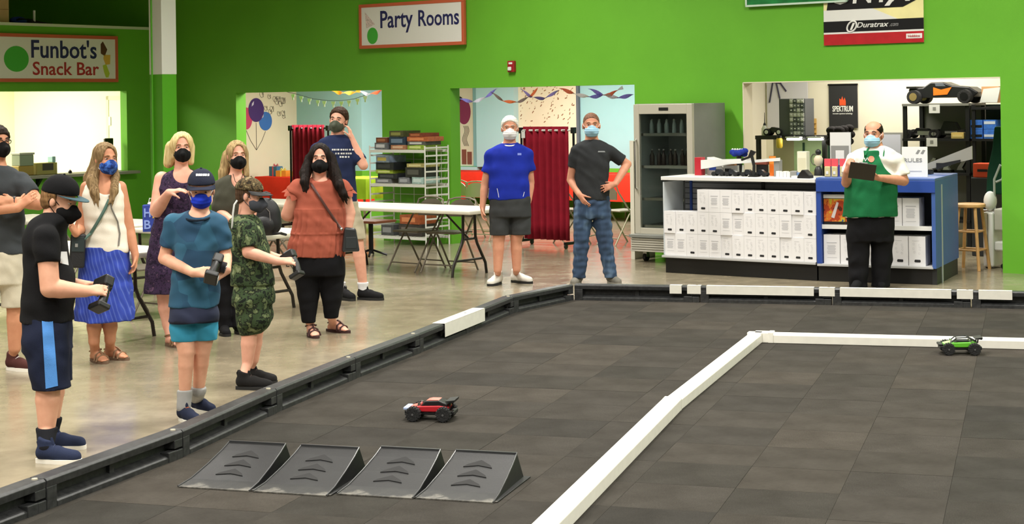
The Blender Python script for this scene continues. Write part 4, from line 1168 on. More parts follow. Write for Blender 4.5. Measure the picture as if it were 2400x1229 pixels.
# model chassis on the middle shelf
for i, (px, lab) in enumerate(((2150, 'bare silver and black model chassis on the middle of the storage shelf'), (2215, 'black model buggy with raised body on the middle of the storage shelf'))):
    t = wthing('model_chassis', lab, 'toy car', swp(px, 320)[0], sv + .2, sm)
    MB().box(-.2, .2, -.06, .06, .04, .06).build('chassis_plate', M_STEEL if i == 0 else M_BLACK, t); MB().prism([(-.15, .06), (.14, .06), (.06, .12 + .08 * i), (-.08, .13 + .08 * i)], -.05, .05, 'y').build('body_shell', M_BLACK, t, bevel=.006); MB().box(-.06, .10, -.065, -.06, .06, .09).build('battery_tray', M_STEEL, t)
    for x in (-.17, .17):
        for y in (-.09, .09): w_ = MB().cyl((x, y - .03, .055), (x, y + .03, .055), .055, n=16).build('wheel', M_TYRE, t, smooth=True); MB().cyl((x, y - .033, .055), (x, y + .033, .055), .022, n=10).build('hub', M_STEEL, w_, smooth=True)
t = wthing('yellow_box', 'small tan yellow box on the middle of the storage shelf', 'box', swp(2243, 320)[0], sv + .04, sm)
MB().box(-.08, .08, -.03, .06, 0, .075).build('carton_body', mat('tan_yellow', '#c9ad62', rough=.6), t, bevel=.003); MB().box(-.06, .06, -.032, -.03, .02, .05).build('label_panel', mat('tan_yellow2', '#d8c07a', rough=.6), t)
for i, px in enumerate((2165, 2205, 2238)):
    t = wthing('shop_part', ('left silver spare part on the lower storage shelf', 'middle silver spare part on the lower storage shelf', 'right silver spare part on the lower storage shelf')[i], 'part', swp(px, 400)[0], sv + .2, slow)
    MB().prism([(-.06, 0), (.06, 0), (.02, .06), (.09, .17), (.05, .18), (-.03, .07)], -.03, .03, 'y').build('bracket', M_STEEL if i != 1 else M_WP, t); MB().box(-.07, .07, -.05, .05, 0, .03).build('tray', M_BLACK, t)
# second shelf with blue boxes
r0, r1 = swp(2274, 300)[0], swp(2400, 300)[0]
t = wthing('storage_shelf', 'dark storage shelf with blue product boxes at the right end of the shop', 'shelf', r0 + .02, sv, 0)
for x in (0, .62): MB().box(x, x + .04, 0, .03, 0, stop - .02).build('post', M_SHELFB, t)
for z in (sm + .0, slow + .05, .5, stop - .05): MB().box(0, .66, -.01, .45, z - .03, z).build('shelf_board', M_SHELFB, t)
MB().box(0, .66, .45, .46, .2, stop - .02).build('back_panel', mat('dark_green_panel', '#1f2f2c', rough=.6), t)
mbb, mbw = mat('blue_box_print', '#3f78d8', rough=.4, var=.25, vscale=20), mat('blue_white_print', '#cdd8e8', rough=.4)
k = 0
for j, zz in enumerate((sm + .0, sm + .115)):
    for i, px in enumerate((2287, 2318)):
        u, _ = swp(px, 300, sv + .0)
        q = wthing('product_box', ('lower left', 'lower right', 'upper left', 'upper right')[k] + ' blue and white product box on the dark storage shelf', 'box', u, sv + .02, zz + .001, 0, 'blue product boxes in the shop')
        MB().box(-.075, .075, 0, .25, 0, .112).build('carton_body', mbb, q); MB().box(-.07, .07, -.002, 0, .02 + .04 * (k == 3), .05 + .045 * (k == 3)).build('label_panel', mbw if k % 2 else M_BLACK, q)
        k += 1
t = wthing('orange_case', 'bright orange plastic case at the right end of the shop', 'case', swp(2318, 400, 1.9)[0], 1.7, 0.0); MB().box(-.12, .12, 0, .2, .93, 1.10).build('case_body', mat('orange_red_case', '#e0502a', rough=.4), t, bevel=.01); MB().box(-.14, .14, -.02, .24, 0, .93).build('dark_stand', mat('dark_stand', '#202224', rough=.6), t, bevel=.01); MB().box(-.06, .06, -.012, 0, 1.0, 1.03).build('handle', M_BLACK, t)
# right end: apron on a hook, stool, folded white cart
u, z = wall_at(2342, 340, 1.0)
t = wthing('hanging_apron', 'dark green apron hanging at the right end of the shop', 'apron', u, 1.0, 0)
s = [(-.04, 1.55), (.09, 1.55), (.12, 1.35), (.16, 1.1), (.15, .78), (-.15, .78), (-.13, 1.05), (-.07, 1.3)]
MB().prism(s, -.05, .05, 'y').build('apron_cloth', cloth('dark_green_apron', '#163c2c'), t, bevel=.02); MB().tube([(.03, 0, 1.55), (.04, .05, 1.62), (.03, .12, 1.65)], .008, 6).build('hook', M_STEEL, t, smooth=True); MB().cyl((.02, .12, 0), (.02, .12, 1.72), .018).build('pole', M_BLACKM, t, smooth=True); MB().box(-.15, .2, 0, .3, 0, .03).build('foot', M_BLACKM, t)
M_WOOD = mat('pine_wood', '#c89c60', rough=.5, var=.12, vscale=14)
g = ground(2276, 632); u, v = wall_uv(g)
t = wthing('bar_stool', 'light wooden bar stool beside the blue counter', 'stool', u, v, 0)
MB().lathe([(.15, .68), (.165, .69), (.165, .715), (.15, .725)], 22).build('seat', M_WOOD, t, smooth=True)
for sx in (-1, 1):
    for sy in (-1, 1): MB().tube([(sx * .15, sy * .15, 0), (sx * .09, sy * .09, .69)], .019, 8).build('leg', M_WOOD, t, smooth=True)
for z, r_ in ((.22, .13), (.42, .113)):
    for a, b_ in (((-1, -1), (1, -1)), ((1, -1), (1, 1)), ((1, 1), (-1, 1)), ((-1, 1), (-1, -1))): MB().cyl((a[0] * r_, a[1] * r_, z), (b_[0] * r_, b_[1] * r_, z), .011, n=8).build('rung', M_WOOD, t, smooth=True)
g = ground(2321, 630); u, v = wall_uv(g)
t = wthing('folding_cart', 'white folded plastic cart with grey loop handle beside the wooden stool', 'cart', u, v, 0)
MB().box(-.07, .05, -.03, .25, .02, .62).build('side_panel', M_WP, t, bevel=.02); MB().box(-.015, -.005, -.034, -.03, .03, .6).build('groove', M_GP, t); MB().ball((-.01, .05, .74), (.07, .08, .11)).build('white_cap', M_WP, t, smooth=True); MB().box(.05, .17, .0, .2, .42, .66).build('tray', mat('cart_tray', '#b5b3a5', rough=.5), t, bevel=.015); MB().box(.05, .17, .0, .2, .20, .30).build('tray', M_WP, t, bevel=.015)
MB().tube([(.04, .05, .6), (.04, .05, .98), (.11, .05, 1.14), (.16, .05, 1.10), (.13, .05, .98), (.06, .05, .95)], .014, 8).build('loop_handle', mat('grey_handle', '#9aa098', rough=.4), t, smooth=True); MB().cyl((-.12, .05, .63), (.1, .05, .63), .016).build('chrome_bar', M_STEEL, t, smooth=True)
for x in (-.04, .14): MB().cyl((x, .02, .03), (x, .08, .03), .03, n=12).build('wheel', M_BLACK, t, smooth=True)
# banner with flame mark on the shop wall
bv = 2.97
u0, z1 = wall_at(1942, 199, bv); u1, z0 = wall_at(2010, 300, bv)
t = wthing('wall_banner', 'black hanging banner reading SPEKTRUM with an orange mark on the shop wall', 'banner', u0, bv, 0)
bw = u1 - u0
MB().box(0, bw, 0, .012, z0, z1).build('cloth_sheet', mat('banner_charcoal', '#262628', rough=.6), t); MB().cyl((-.01, .0, z1), (bw + .01, 0, z1), .012).build('top_rod', M_BLACKM, t, smooth=True)
fit_text(t, 'lettering', 'SPEKTRUM', bw * .13, bw * .85, z0 + (z1 - z0) * .38, .075, -.003, M_BW, .02); fit_text(t, 'lettering', 'innovative spectrum technology', bw * .14, bw * .83, z0 + (z1 - z0) * .315, .02, -.003, M_BW)
bh = z1 - z0
MB().prism([(bw * .38, z0 + bh * .52), (bw * .60, z0 + bh * .52), (bw * .60, z0 + bh * .62), (bw * .56, z0 + bh * .70), (bw * .52, z0 + bh * .63), (bw * .48, z0 + bh * .73), (bw * .44, z0 + bh * .65), (bw * .38, z0 + bh * .68)], -.004, 0, 'y').build('flame_mark', mat('flame_orange', '#e2562a', rough=.5), t)
# work bench with green mat, small parts drawers and lamps
wv = 1.9
b0, _ = wall_at(1772, 350, wv); b1, _ = wall_at(1935, 350, wv); zt = wall_at(1800, 318, wv)[1]; zb = wall_at(1850, 412, wv)[1] - .12
t = wthing('work_bench', 'work bench with dark frame and a pale green back panel inside the shop', 'bench', b0, wv, 0)
bl = b1 - b0
for x in (0, bl - .05): MB().box(x, x + .05, .0, .05, 0, zt).build('post', M_SHELFB, t)
MB().box(0, bl, -.02, .35, zt - .05, zt).build('top_shelf', M_SHELFB, t); MB().box(0, bl, -.25, .42, zb - .04, zb).build('worktop', mat('bench_top', '#9a917c', rough=.5), t)
MB().box(bl * .36, bl * .95, .36, .38, zb, zt - .06).build('green_panel', mat('pale_green_board', '#c4dcae', rough=.5, var=.08), t); MB().box(.06, bl * .36, .36, .38, zb, zt - .06).build('beige_panel', mat('beige_board', '#b9b08e', rough=.6), t)
for k, (x, w_) in enumerate(((.50, .02), (.86, .03), (.91, .035))): MB().box(bl * x, bl * x + w_, .33, .36, zb + .16, zt - .1).build('hanging_tool', mat('dark_green_tool', '#1f4a35', rough=.5), t, bevel=.004)
MB().tube([(bl * .66 + .05 * math.cos(a), .35, zb + .32 + .07 * math.sin(a)) for a in [2 * PI * i / 16 for i in range(16)]], .006, 5, True).build('cable_loop', M_GP, t, smooth=True)
MB().box(bl * .5, bl * .7, .30, .345, zb, zb + .16).build('yellow_card', mat('pale_yellow_card', '#d8d6a0', rough=.5), t)
M_LAMP = mat('lamp_tube', '#ffffff', emit='#fffaf0', estr=9.0)
for i, px in enumerate((1862, 1912)):
    u, z = wall_at(px, 326, wv - .05)
    q = wthing('bench_lamp', ('left', 'right')[i] + ' glowing white lamp under the work bench shelf', 'lamp', u, wv - .05, z); MB().box(-.09, .09, -.05, .05, -.015, .012).build('light_bar', M_LAMP, q, bevel=.008); MB().box(-.1, .1, -.06, .06, .013, .03).build('housing', M_WP, q); MB().cyl((0, 0, .03), (0, 0, zt - z), .01).build('hanger', M_STEEL, q, smooth=True)
c0, cz1 = wall_at(1821, 232, wv); c1, _ = wall_at(1882, 232, wv)
t = wthing('parts_cabinet', 'grey small parts cabinet with many drawers on the work bench shelf', 'cabinet', c0, wv + .05, zt)
cw_, chh = c1 - c0, cz1 - zt
MB().box(0, cw_, .0, .25, 0, chh).build('cabinet_body', mat('cabinet_grey', '#4b4d50', rough=.5), t, bevel=.004)
mdr = [mat('drawer_grey', '#77797c', rough=.35), mat('drawer_pale', '#c2c0ba', rough=.35), mat('drawer_dark', '#55575a', rough=.35)]
rg = random.Random(8)
dx0 = cw_ * .42
for r_ in range(8):
    for c_ in range(4):
        w_ = (cw_ - dx0 - .01) / 4; h_ = chh / 8
        q = MB().box(dx0 + c_ * w_ + .003, dx0 + (c_ + 1) * w_ - .003, -.012, 0, r_ * h_ + .004, (r_ + 1) * h_ - .004).build('drawer', rg.choice(mdr), t); MB().box(dx0 + (c_ + .35) * w_, dx0 + (c_ + .65) * w_, -.02, -.012, r_ * h_ + h_ * .4, r_ * h_ + h_ * .6).build('knob', M_WP, q)
u, _ = wall_at(1785, 300, wv)
t = wthing('glue_bottle', 'clear bottle with thin black nozzle on the work bench shelf', 'bottle', u, wv + .08, zt); MB().lathe([(.04, 0), (.042, .01), (.042, .09), (.02, .13)], 16).build('bottle_body', mat('pale_bottle', '#cfcfc2', rough=.2), t, smooth=True); MB().lathe([(.02, .13), (.016, .15), (.006, .17), (.003, .30)], 10).build('nozzle', M_BLACK, t, smooth=True)
u, _ = wall_at(1835, 322, wv)
t = wthing('yellow_jar', 'yellow jar hanging under the work bench shelf', 'jar', u - .02, wv - .06, zt - .16); MB().lathe([(.03, 0), (.042, .02), (.042, .11), (.032, .13)], 16).build('jar_body', mat('yellow_jar', '#d9b93e', rough=.4), t, smooth=True); MB().lathe([(.033, .13), (.036, .135), (.036, .162), (.03, .165)], 16).build('lid', M_BLACK, t, smooth=True)
u, _ = wall_at(1806, 300, wv)
t = wthing('model_buggy', 'black model buggy with white wheel on the work bench shelf', 'toy car', u, wv + .1, zt); MB().prism([(-.10, .04), (.14, .04), (.10, .09), (-.02, .11)], -.04, .04, 'y').build('body_shell', M_BLACK, t)
for x in (-.08, .1):
    w_ = MB().cyl((x, -.07, .045), (x, .07, .045), .045, n=16).build('wheel', M_TYRE, t, smooth=True); MB().cyl((x, -.074, .045), (x, .074, .045), .026, n=12).build('hub', M_WP, w_, smooth=True)
# wall pictures and letter tray
u0, z1 = wall_at(1797, 192, bv); u1, z0 = wall_at(1900, 300, bv)
t = wthing('tripod_poster', 'pale poster with a dark machine drawing on the shop wall', 'poster', u0, bv, 0); MB().box(0, .62, 0, .012, z0, z1 + .05).build('poster_sheet', mat('lilac_white', '#d5d2d8', rough=.5), t)
b = MB(); cx = .12
for a, c_ in (((.04, .1), (.10, .55)), ((.30, .25), (.14, .6)), ((.20, .15), (.13, .6))): b.tube([(a[0], -.004, z0 + a[1] + .25), (c_[0], -.004, z0 + c_[1] + .1)], .012, 5)
b.prism([(.08, z0 + .62), (.22, z0 + .6), (.26, z0 + .75), (.07, z0 + .74)], -.006, 0, 'y'); b.build('printed_drawing', mat('dark_violet_ink', '#39354a', rough=.5), t)
u0, z1 = wall_at(1884, 278, bv)
t = wthing('letter_rack', 'tan wooden letter rack on the shop wall', 'rack', u0, bv - .06, 0)
MB().box(0, .19, .05, .06, z1 - .26, z1).build('back_board', mat('tan_rack', '#cda75e', rough=.6), t)
for k in range(4): MB().box(0, .19, 0, .05, z1 - .26 + .065 * k, z1 - .25 + .065 * k).build('shelf_board', mat('tan_rack_dark', '#b58f4a', rough=.6), t)
u, z = wall_at(1965, 316, 1.6)
t = wthing('feather_duster', 'dark round feather wig on a stand behind the blue counter', 'wig', u, 1.6, 0); b = MB(); rg = random.Random(3)
for k in range(26): b.ball((rg.uniform(-.13, .13), rg.uniform(-.1, .1), z + rg.uniform(-.10, .08)), (.07, .06, .05), 8, 6)
b.build('plumes', mat('dark_feathers', '#140d0c', rough=.9), t, smooth=True); MB().cyl((0, 0, 0), (0, 0, z), .02).build('stand', M_WP, t, smooth=True); MB().box(-.12, .12, -.1, .1, 0, .02).build('foot', M_BLACK, t)
u, z = wall_at(2083, 340, 2.9)
t = wthing('wall_frame', 'grey framed notice on the shop wall behind the apron man', 'picture', u, bv, 0); MB().box(-.16, .16, 0, .012, z - .16, z + .16).build('frame', M_GP, t); MB().box(-.135, .135, -.003, 0, z - .135, z + .135).build('sheet', mat('notice_lilac', '#bfc0cc', rough=.5), t)
# ------------------------------------------------------------------ folding tables and chairs
M_TTOP = mat('white_table_plastic', '#dcd8c8', rough=.4, var=.03, bump=.05, bscale=90); M_TLEG = mat('dark_table_tube', '#2b2622', rough=.4, metal=.4)
def fold_table(u, v, L, label, W=.76, H=.74, rz=0.0, top=None, leg=None):
    t = wthing('folding_table', label, 'table', u, v, 0, rz, 'white folding tables')
    MB().box(-L / 2, L / 2, -W / 2, W / 2, H - .045, H).build('tabletop', top or M_TTOP, t, bevel=.014)
    for s in (-1, 1):
        x = s * (L / 2 - .32)
        b = MB()
        for y in (-1, 1):
            b.tube([(x, y * .10, H - .05), (x, y * .11, .42), (x, y * .14, .34), (x, y * .28, .12), (x, y * .30, .0)], .016, 8)
        b.build('leg_frame', leg or M_TLEG, t, smooth=True)
        MB().cyl((x, -.25, .17), (x, .25, .17), .013, n=8).build('crossbar', leg or M_TLEG, t, smooth=True)
        MB().tube([(x, 0, .40), (x - s * .36, 0, H - .05)], .011, 6).build('brace', leg or M_TLEG, t, smooth=True)
        MB().cyl((x, -.11, .40), (x, .11, .40), .013, n=8).build('crossbar', leg or M_TLEG, t, smooth=True)
    return t
def tbl(px, py, L, label, **k):
    """table whose right end centre is at a photo px on the table top"""
    p = ground(px, py, .74); u, v = wall_uv(p)
    return fold_table(u - L / 2, v, L, label, **k)
tbl(352, 590, 2.44, 'white folding table with curved dark legs right behind the woman in the blue skirt')
tbl(357, 524, 2.44, 'white folding table further back, holding the blue gift bag')
tbl(690, 545, 1.83, 'white folding table behind the camouflage boy, holding the black backpack')
t3 = tbl(1152, 490, 2.44, 'long white folding table beside the man in the blue t-shirt')
u3, v3 = wall_uv(t3.location)
fold_table(u3 - 2.44, v3 + .02, 2.40, 'white folding table behind the man in the navy t-shirt')

M_CHF = mat('beige_chair_metal', '#a79c84', rough=.4, metal=.3); M_CHD = mat('brown_chair_metal', '#6f675a', rough=.45, metal=.3)
def chair_proto(m):
    """folding chair, seat facing -y"""
    t = thing('folding_chair', '', 'chair')
    MB().prism([(-.20, -.20), (.20, -.20), (.19, .18), (-.19, .18)], .435, .455).build('seat', m, t, bevel=.008)
    b = MB(); n = 9
    vs = []
    for j in range(2):
        for i in range(n):
            x = -.2 + .4 * i / (n - 1); zz = .60 if j == 0 else .80 - .10 * (abs(x) / .2) ** 3
            vs.append((x, .235 + .03 * (1 - (x / .2) ** 2), zz))
    vs += [(x, y + .012, z) for x, y, z in vs]
    f = []
    for i in range(n - 1):
        f += [(i, i + 1, n + i + 1, n + i), (2 * n + i, 3 * n + i, 3 * n + i + 1, 2 * n + i + 1), (n + i, n + i + 1, 3 * n + i + 1, 3 * n + i), (i, 2 * n + i, 2 * n + i + 1, i + 1)]
    f += [(0, n, 3 * n, 2 * n), (n - 1, 3 * n - 1, 4 * n - 1, 2 * n - 1)]
    b.add(vs, f).build('backrest', m, t, smooth=True)
    for s in (-1, 1):
        MB().tube([(s * .215, -.27, 0), (s * .215, .0, .40), (s * .213, .22, .70), (s * .19, .24, .79), (s * .10, .255, .815), (0, .262, .82)], .011, 7).build('front_leg', m, t, smooth=True)
        MB().tube([(s * .19, .27, 0), (s * .195, .03, .40), (s * .195, -.02, .44)], .011, 7).build('rear_leg', m, t, smooth=True)
    MB().cyl((-.215, -.21, .09), (.215, -.21, .09), .008, n=7).build('stretcher', m, t, smooth=True); MB().cyl((-.19, .22, .09), (.19, .22, .09), .008, n=7).build('stretcher', m, t, smooth=True)
    return t
chA, chB = chair_proto(M_CHF), chair_proto(M_CHD)
used = {}
def chair(src, u, v, rz, label):
    o = src if src.name not in used else copy_tree(src)
    used[src.name] = 1
    o.location = WP(u, v, 0); o.rotation_euler = (0, 0, -WALL_ANGLE + rz); o['label'] = label; o['group'] = 'metal folding chairs'
    return o
def chair_px(src, px, py, rz, label):
    u, v = wall_uv(ground(px, py)); return chair(src, u, v, rz, label)
chair_px(chB, 330, 742, PI, 'brown folding chair pushed in between the tables, right of the blue skirt')
chair_px(chB, 165, 706, PI, 'brown folding chair behind the boy in the black cap')
chair_px(chB, 655, 655, 2.6, 'brown folding chair behind the camouflage boy')
chair(chB, wall_at(1052, 560, v3 + .2)[0], v3 + .22, .06, 'brown folding chair standing under the long white table, nearer the wire shelf')
chair(chB, wall_at(975, 560, v3 + .2)[0], v3 + .22, -.05, 'brown folding chair under the long white table, left of its neighbour')
chair_px(chA, 1458, 572, PI - .3, 'beige folding chair at the red table, right of the man in jeans')
chair(chA, -.02, .80, PI + .1, 'beige folding chair at the red table, left of the man in the blue t-shirt')
chair(chA, -.52, 1.02, PI - .1, 'beige folding chair at the red table, furthest left in the doorway')
chair_px(chA, 1352, 568, PI / 2 + .3, 'beige folding chair half hidden behind the man in jeans')

# ------------------------------------------------------------------ party rooms
M_REDC = cloth('red_tablecloth', '#e0321e', .06)
def party_table(u, v, L, label, color=None, H=.74, drop=.42, W=.76):
    t = wthing('party_table', label, 'table', u, v, 0, 0, 'party tables')
    m = color or M_REDC
    b = MB(); n = 60; vs = []
    pts = []
    per = [(-L / 2, -W / 2), (L / 2, -W / 2), (L / 2, W / 2), (-L / 2, W / 2)]
    for k in range(4):
        a, c_ = Vector(per[k]), Vector(per[(k + 1) % 4])
        for i in range(n // 4): pts.append(a.lerp(c_, i / (n // 4)))
    N = len(pts)
    for j, (z, out) in enumerate(((H, 0), (H - .02, .012), (H - drop * .5, .02), (H - drop, .03))):
        for i, p in enumerate(pts):
            w_ = out * (1 + .7 * math.sin(i * 1.9)) ; d = p.normalized()
            vs.append((p.x + d.x * w_, p.y + d.y * w_, z))
    f = [(j * N + i, j * N + (i + 1) % N, (j + 1) * N + (i + 1) % N, (j + 1) * N + i) for j in range(3) for i in range(N)] + [tuple(range(N))]
    b.add(vs, f).build('tablecloth', m, t, smooth=True)
    for sx in (-1, 1):
        for sy in (-1, 1): MB().cyl((sx * (L / 2 - .1), sy * (W / 2 - .08), 0), (sx * (L / 2 - .1), sy * (W / 2 - .08), H - .01), .016, n=8).build('leg', M_CHF, t, smooth=True)
    return t
party_table(-4.7, 2.15, 1.9, 'red clothed party table in front of the balloon mural')
party_table(-.9 + .0, 2.0, .0 + 1.2, 'red clothed table seen past the wire shelf') if False else None
party_table(-3.40, 4.74, 1.7, 'red clothed party table at the far wall, left of the man in the blue t-shirt')
party_table(-1.60, 4.74, 1.7, 'red clothed party table at the far wall behind the maroon curtain')
party_table(.20, 4.74, 1.7, 'red clothed party table at the far wall, right of the man in jeans')
party_table(-1.72, 1.5, .8, 'red clothed small table behind the wire shelf', drop=.5)
party_table(-2.70, 1.2, .76, 'lime green clothed table behind the man in the navy t-shirt', cloth('lime_tablecloth', '#9cbf2a', .06), .80, .3)
# gifts on the table by the mural
rg = random.Random(21)
for i, (du, dv, sx, sz, c1, c2, lab) in enumerate(((-.75, -.1, .18, .16, '#2f6a8a', '#d04a5a', 'blue gift box with red ribbon on the mural table'), (-.48, -.2, .2, .10, '#d98a2a', '#e8d04a', 'orange gift box with yellow ribbon on the mural table'), (-.2, -.15, .14, .09, '#b8c23a', '#e05a3a', 'lime gift box with orange ribbon on the mural table'))):
    t = wthing('gift_box', lab, 'gift', -4.7 + du, 2.15 + dv, .74, .2 * i, 'gifts on the party table')
    MB().box(-sx / 2, sx / 2, -.07, .07, 0, sz).build('carton_body', mat('gift_%d' % i, c1, rough=.5), t, bevel=.004); MB().box(-.012, .012, -.073, .073, 0, sz + .003).build('ribbon', mat('gift_ribbon_%d' % i, c2, rough=.4), t)
    b = MB()
    for s in (-1, 1): b.tube([(0, 0, sz), (s * .04, 0, sz + .04), (s * .06, 0, sz + .02), (0, 0, sz + .003)], .007, 6)
    b.build('bow', mat('gift_ribbon_%d' % i, c2), t, smooth=True)
# murals painted on the walls (thin paint layers on the cream side walls)
def mural(name, label, u, v0):
    return thing(name, label, 'mural', WP(u, v0, 0), -WALL_ANGLE + PI / 2)
mu = mural('wall_mural', 'mural of purple, blue and pink balloons with streamers on the cream wall', -5.899, 0)
def mural_at(px, py, u=-5.899):
    r = ray(px, py); tt = (u + WO.dot(WU)) / (r.x * WU.x + r.y * WU.y); p = Vector((r.x * tt, tt, 0)) - WO
    return p.dot(WV), EYE + r.z * tt
for (px, py, rx, rz_, c1) in ((577, 278, 14, 26, '#c8406a'), (622, 284, 15, 22, '#3a72c0'), (600, 258, 18, 28, '#46246e')):
    v_, z_ = mural_at(px, py); rv = abs(mural_at(px + rx, py)[0] - v_); rz2 = abs(mural_at(px, py + rz_)[1] - z_)
    k = {'#c8406a': .004, '#3a72c0': .006, '#46246e': .008}[c1]
    o = oval(v_, z_, rv, rz2, -k, 0).build('painted_balloon', mat('balloon_' + c1[1:], c1, rough=.5), mu)
    MB().prism([(v_ - rv * .55, z_ + rz2 * .55), (v_ - rv * .3, z_ + rz2 * .75), (v_ - rv * .35, z_ + rz2 * .45), (v_ - rv * .6, z_ + rz2 * .3)], -k - .002, -k, 'y').build('painted_gloss', mat('pale_gloss', '#d9cfe6', rough=.5), o)
M_INK = mat('mural_ink', '#6e665a', rough=.6)
for (x0, y0) in ((577, 306), (600, 288), (622, 308)):
    a = mural_at(x0, y0); c_ = mural_at(601, 352)
    MB().tube([(a[0], -.003, a[1]), ((a[0] * .6 + c_[0] * .4), -.003, a[1] * .5 + c_[1] * .5), (c_[0], -.003, c_[1])], .005, 5).build('painted_string', M_INK, mu, smooth=True)
rg = random.Random(6)
for k in range(16):
    px, py = rg.uniform(585, 680), rg.uniform(222, 275)
    a = mural_at(px, py); R_ = rg.uniform(.03, .06)
    b = MB(); b.tube([(a[0] + R_ * (1 - i / 16) * math.cos(i * .8) + .006 * i, -.003, a[1] + R_ * math.sin(i * .8)) for i in range(14)], .0035, 4); b.build('painted_streamer', M_INK, mu, smooth=True)
# confetti wall in the second room
mc_ = wthing('wall_mural', 'small brown painted confetti on the cream bay behind the maroon curtain', 'mural', 0, RB2 - .03)
b = MB(); rg = random.Random(9)
for k in range(170):
    vv, zz = rg.uniform(cu0_ + .04, cu1_ - .04), rg.triangular(1.3, 2.7, 2.5)
    a = rg.uniform(.2, 1.6); l = rg.uniform(.008, .024)
    dx, dz = l * math.cos(a), l * math.sin(a); nx, nz = -dz * .32, dx * .32
    b.prism([(vv - dx - nx, zz - dz - nz), (vv + dx - nx, zz + dz - nz), (vv + dx + nx, zz + dz + nz), (vv - dx + nx, zz - dz + nz)], -.003, 0, 'y')
o = b.build('painted_confetti', mat('confetti_brown', '#8a5a3a', rough=.6), mc_); o['kind'] = 'stuff'
# balloon mural seen through the inner window
m2 = wthing('wall_mural', 'cream panel with black and magenta balloons at the left of the far wall', 'mural', 0, RB2 - .002)
b0 = wall_at(1077, 300, RB2)[0]; b1 = wall_at(1109, 300, RB2)[0]
MB().box(max(b0 - .2, -4.39), b1, -.004, 0, lz_ + .02, RH - .02).build('painted_panel', M_CREAM, m2)
for px, py, c1 in ((1088, 262, '#8a2a50'), (1076, 255, '#221d2a')):
    u_, z_ = wall_at(px, py, RB2); oval(max(u_, -4.22), z_, .15, .22, -.008 - (.002 if c1[1] == '8' else 0), -.003).build('painted_balloon', mat('balloon_' + c1[1:], c1, rough=.5), m2)
b = MB()
for k in range(4): b.tube([(b0 + .10 + .03 * math.sin(i) + .03 * k, -.006, 1.5 - .05 * i) for i in range(8)], .006, 4)
b.build('painted_string', M_INK, m2, smooth=True)
u_, z_ = wall_at(1096, 372, RB2)
MB().box(u_ - .12, u_ - .02, -.01, -.003, z_ - .1, z_ + .16).box(u_ + .0, u_ + .1, -.01, -.003, z_ - .1, z_ + .12).build('painted_gift', mat('gift_brown', '#8a4a3a', rough=.6), m2)

# maroon curtains on rolling stands
M_CURT = cloth('maroon_curtain', '#8c1a2b', .1, .15)
def curtain(u, v, w, z0, z1, rz, label, rod=True):
    t = wthing('curtain_screen', label, 'curtain', u, v, 0, rz)
    b = MB(); n = 90; vs = []
    for z in np.linspace(z0, z1, 8):
        for i in range(n + 1):
            x = w * i / n; am = .035 * (1 + .25 * math.sin(z * 3 + i * .3))
            vs.append((x, am * math.sin(i / n * 2 * PI * 7), float(z)))
    N = n + 1
    f = [(j * N + i, j * N + i + 1, (j + 1) * N + i + 1, (j + 1) * N + i) for j in range(7) for i in range(n)]
    o = b.add(vs, f).build('curtain_cloth', M_CURT, t, smooth=True)
    sm_ = o.modifiers.new('thick', 'SOLIDIFY'); sm_.thickness = .006
    for k in range(7):
        if k % 2 == 0: MB().tube([(w * (k + .5) / 7 + .02 * math.cos(a), -.0 + .045 * math.sin(a), z1 - .05) for a in [2 * PI * i / 12 for i in range(12)]], .006, 5, True).build('grommet', M_STEEL, t, smooth=True)
    MB().cyl((-.05, 0, z1 - .05), (w + .10, 0, z1 - .05), .014, n=10).build('rod', M_WP if rod else M_BLACKM, t, smooth=True)
    for x in (-.03, w + .08):
        MB().cyl((x, .0, .06), (x, .0, z1 - .03), .016, n=10).build('post', M_BLACKM, t, smooth=True); MB().box(x - .025, x + .025, -.035, .035, z1 - .09, z1 - .01).build('clamp', M_BLACK, t, bevel=.006)
        MB().box(x - .02, x + .02, -.22, .22, .05, .085).build('foot_bar', M_BLACKM, t)
        for y in (-.2, .2): MB().cyl((x - .012, y, .03), (x + .012, y, .03), .03, n=12).build('caster', M_BLACK, t, smooth=True)
    return t
cu0, cz1 = wall_at(1226, 297, .30); cu1, _ = wall_at(1332, 297, .30); cz0 = wall_at(1280, 572, .30)[1]
curtain(cu0, .30, cu1 - cu0, max(.09, cz0), cz1, 0, 'maroon curtain screen on a rolling stand in the doorway between the two men')
cu0, cz1 = wall_at(684, 293, 1.0); cu1, _ = wall_at(760, 293, 1.0)
curtain(cu0, 1.0, cu1 - cu0, .1, cz1, 0, 'maroon curtain screen behind the woman in the rust blouse', False)
q = wthing('paper_tag', 'small white paper tag pinned to the top of the curtain', 'card', wall_at(1222, 315, .2)[0] + .0, .24, wall_at(1222, 315, .22)[1]); MB().box(-.03, .03, -.002, 0, -.05, .05).build('tag_sheet', M_WP, q); MB().cyl((0, -.006, .04), (0, 0, .04), .006).build('pin', M_STEEL, q)

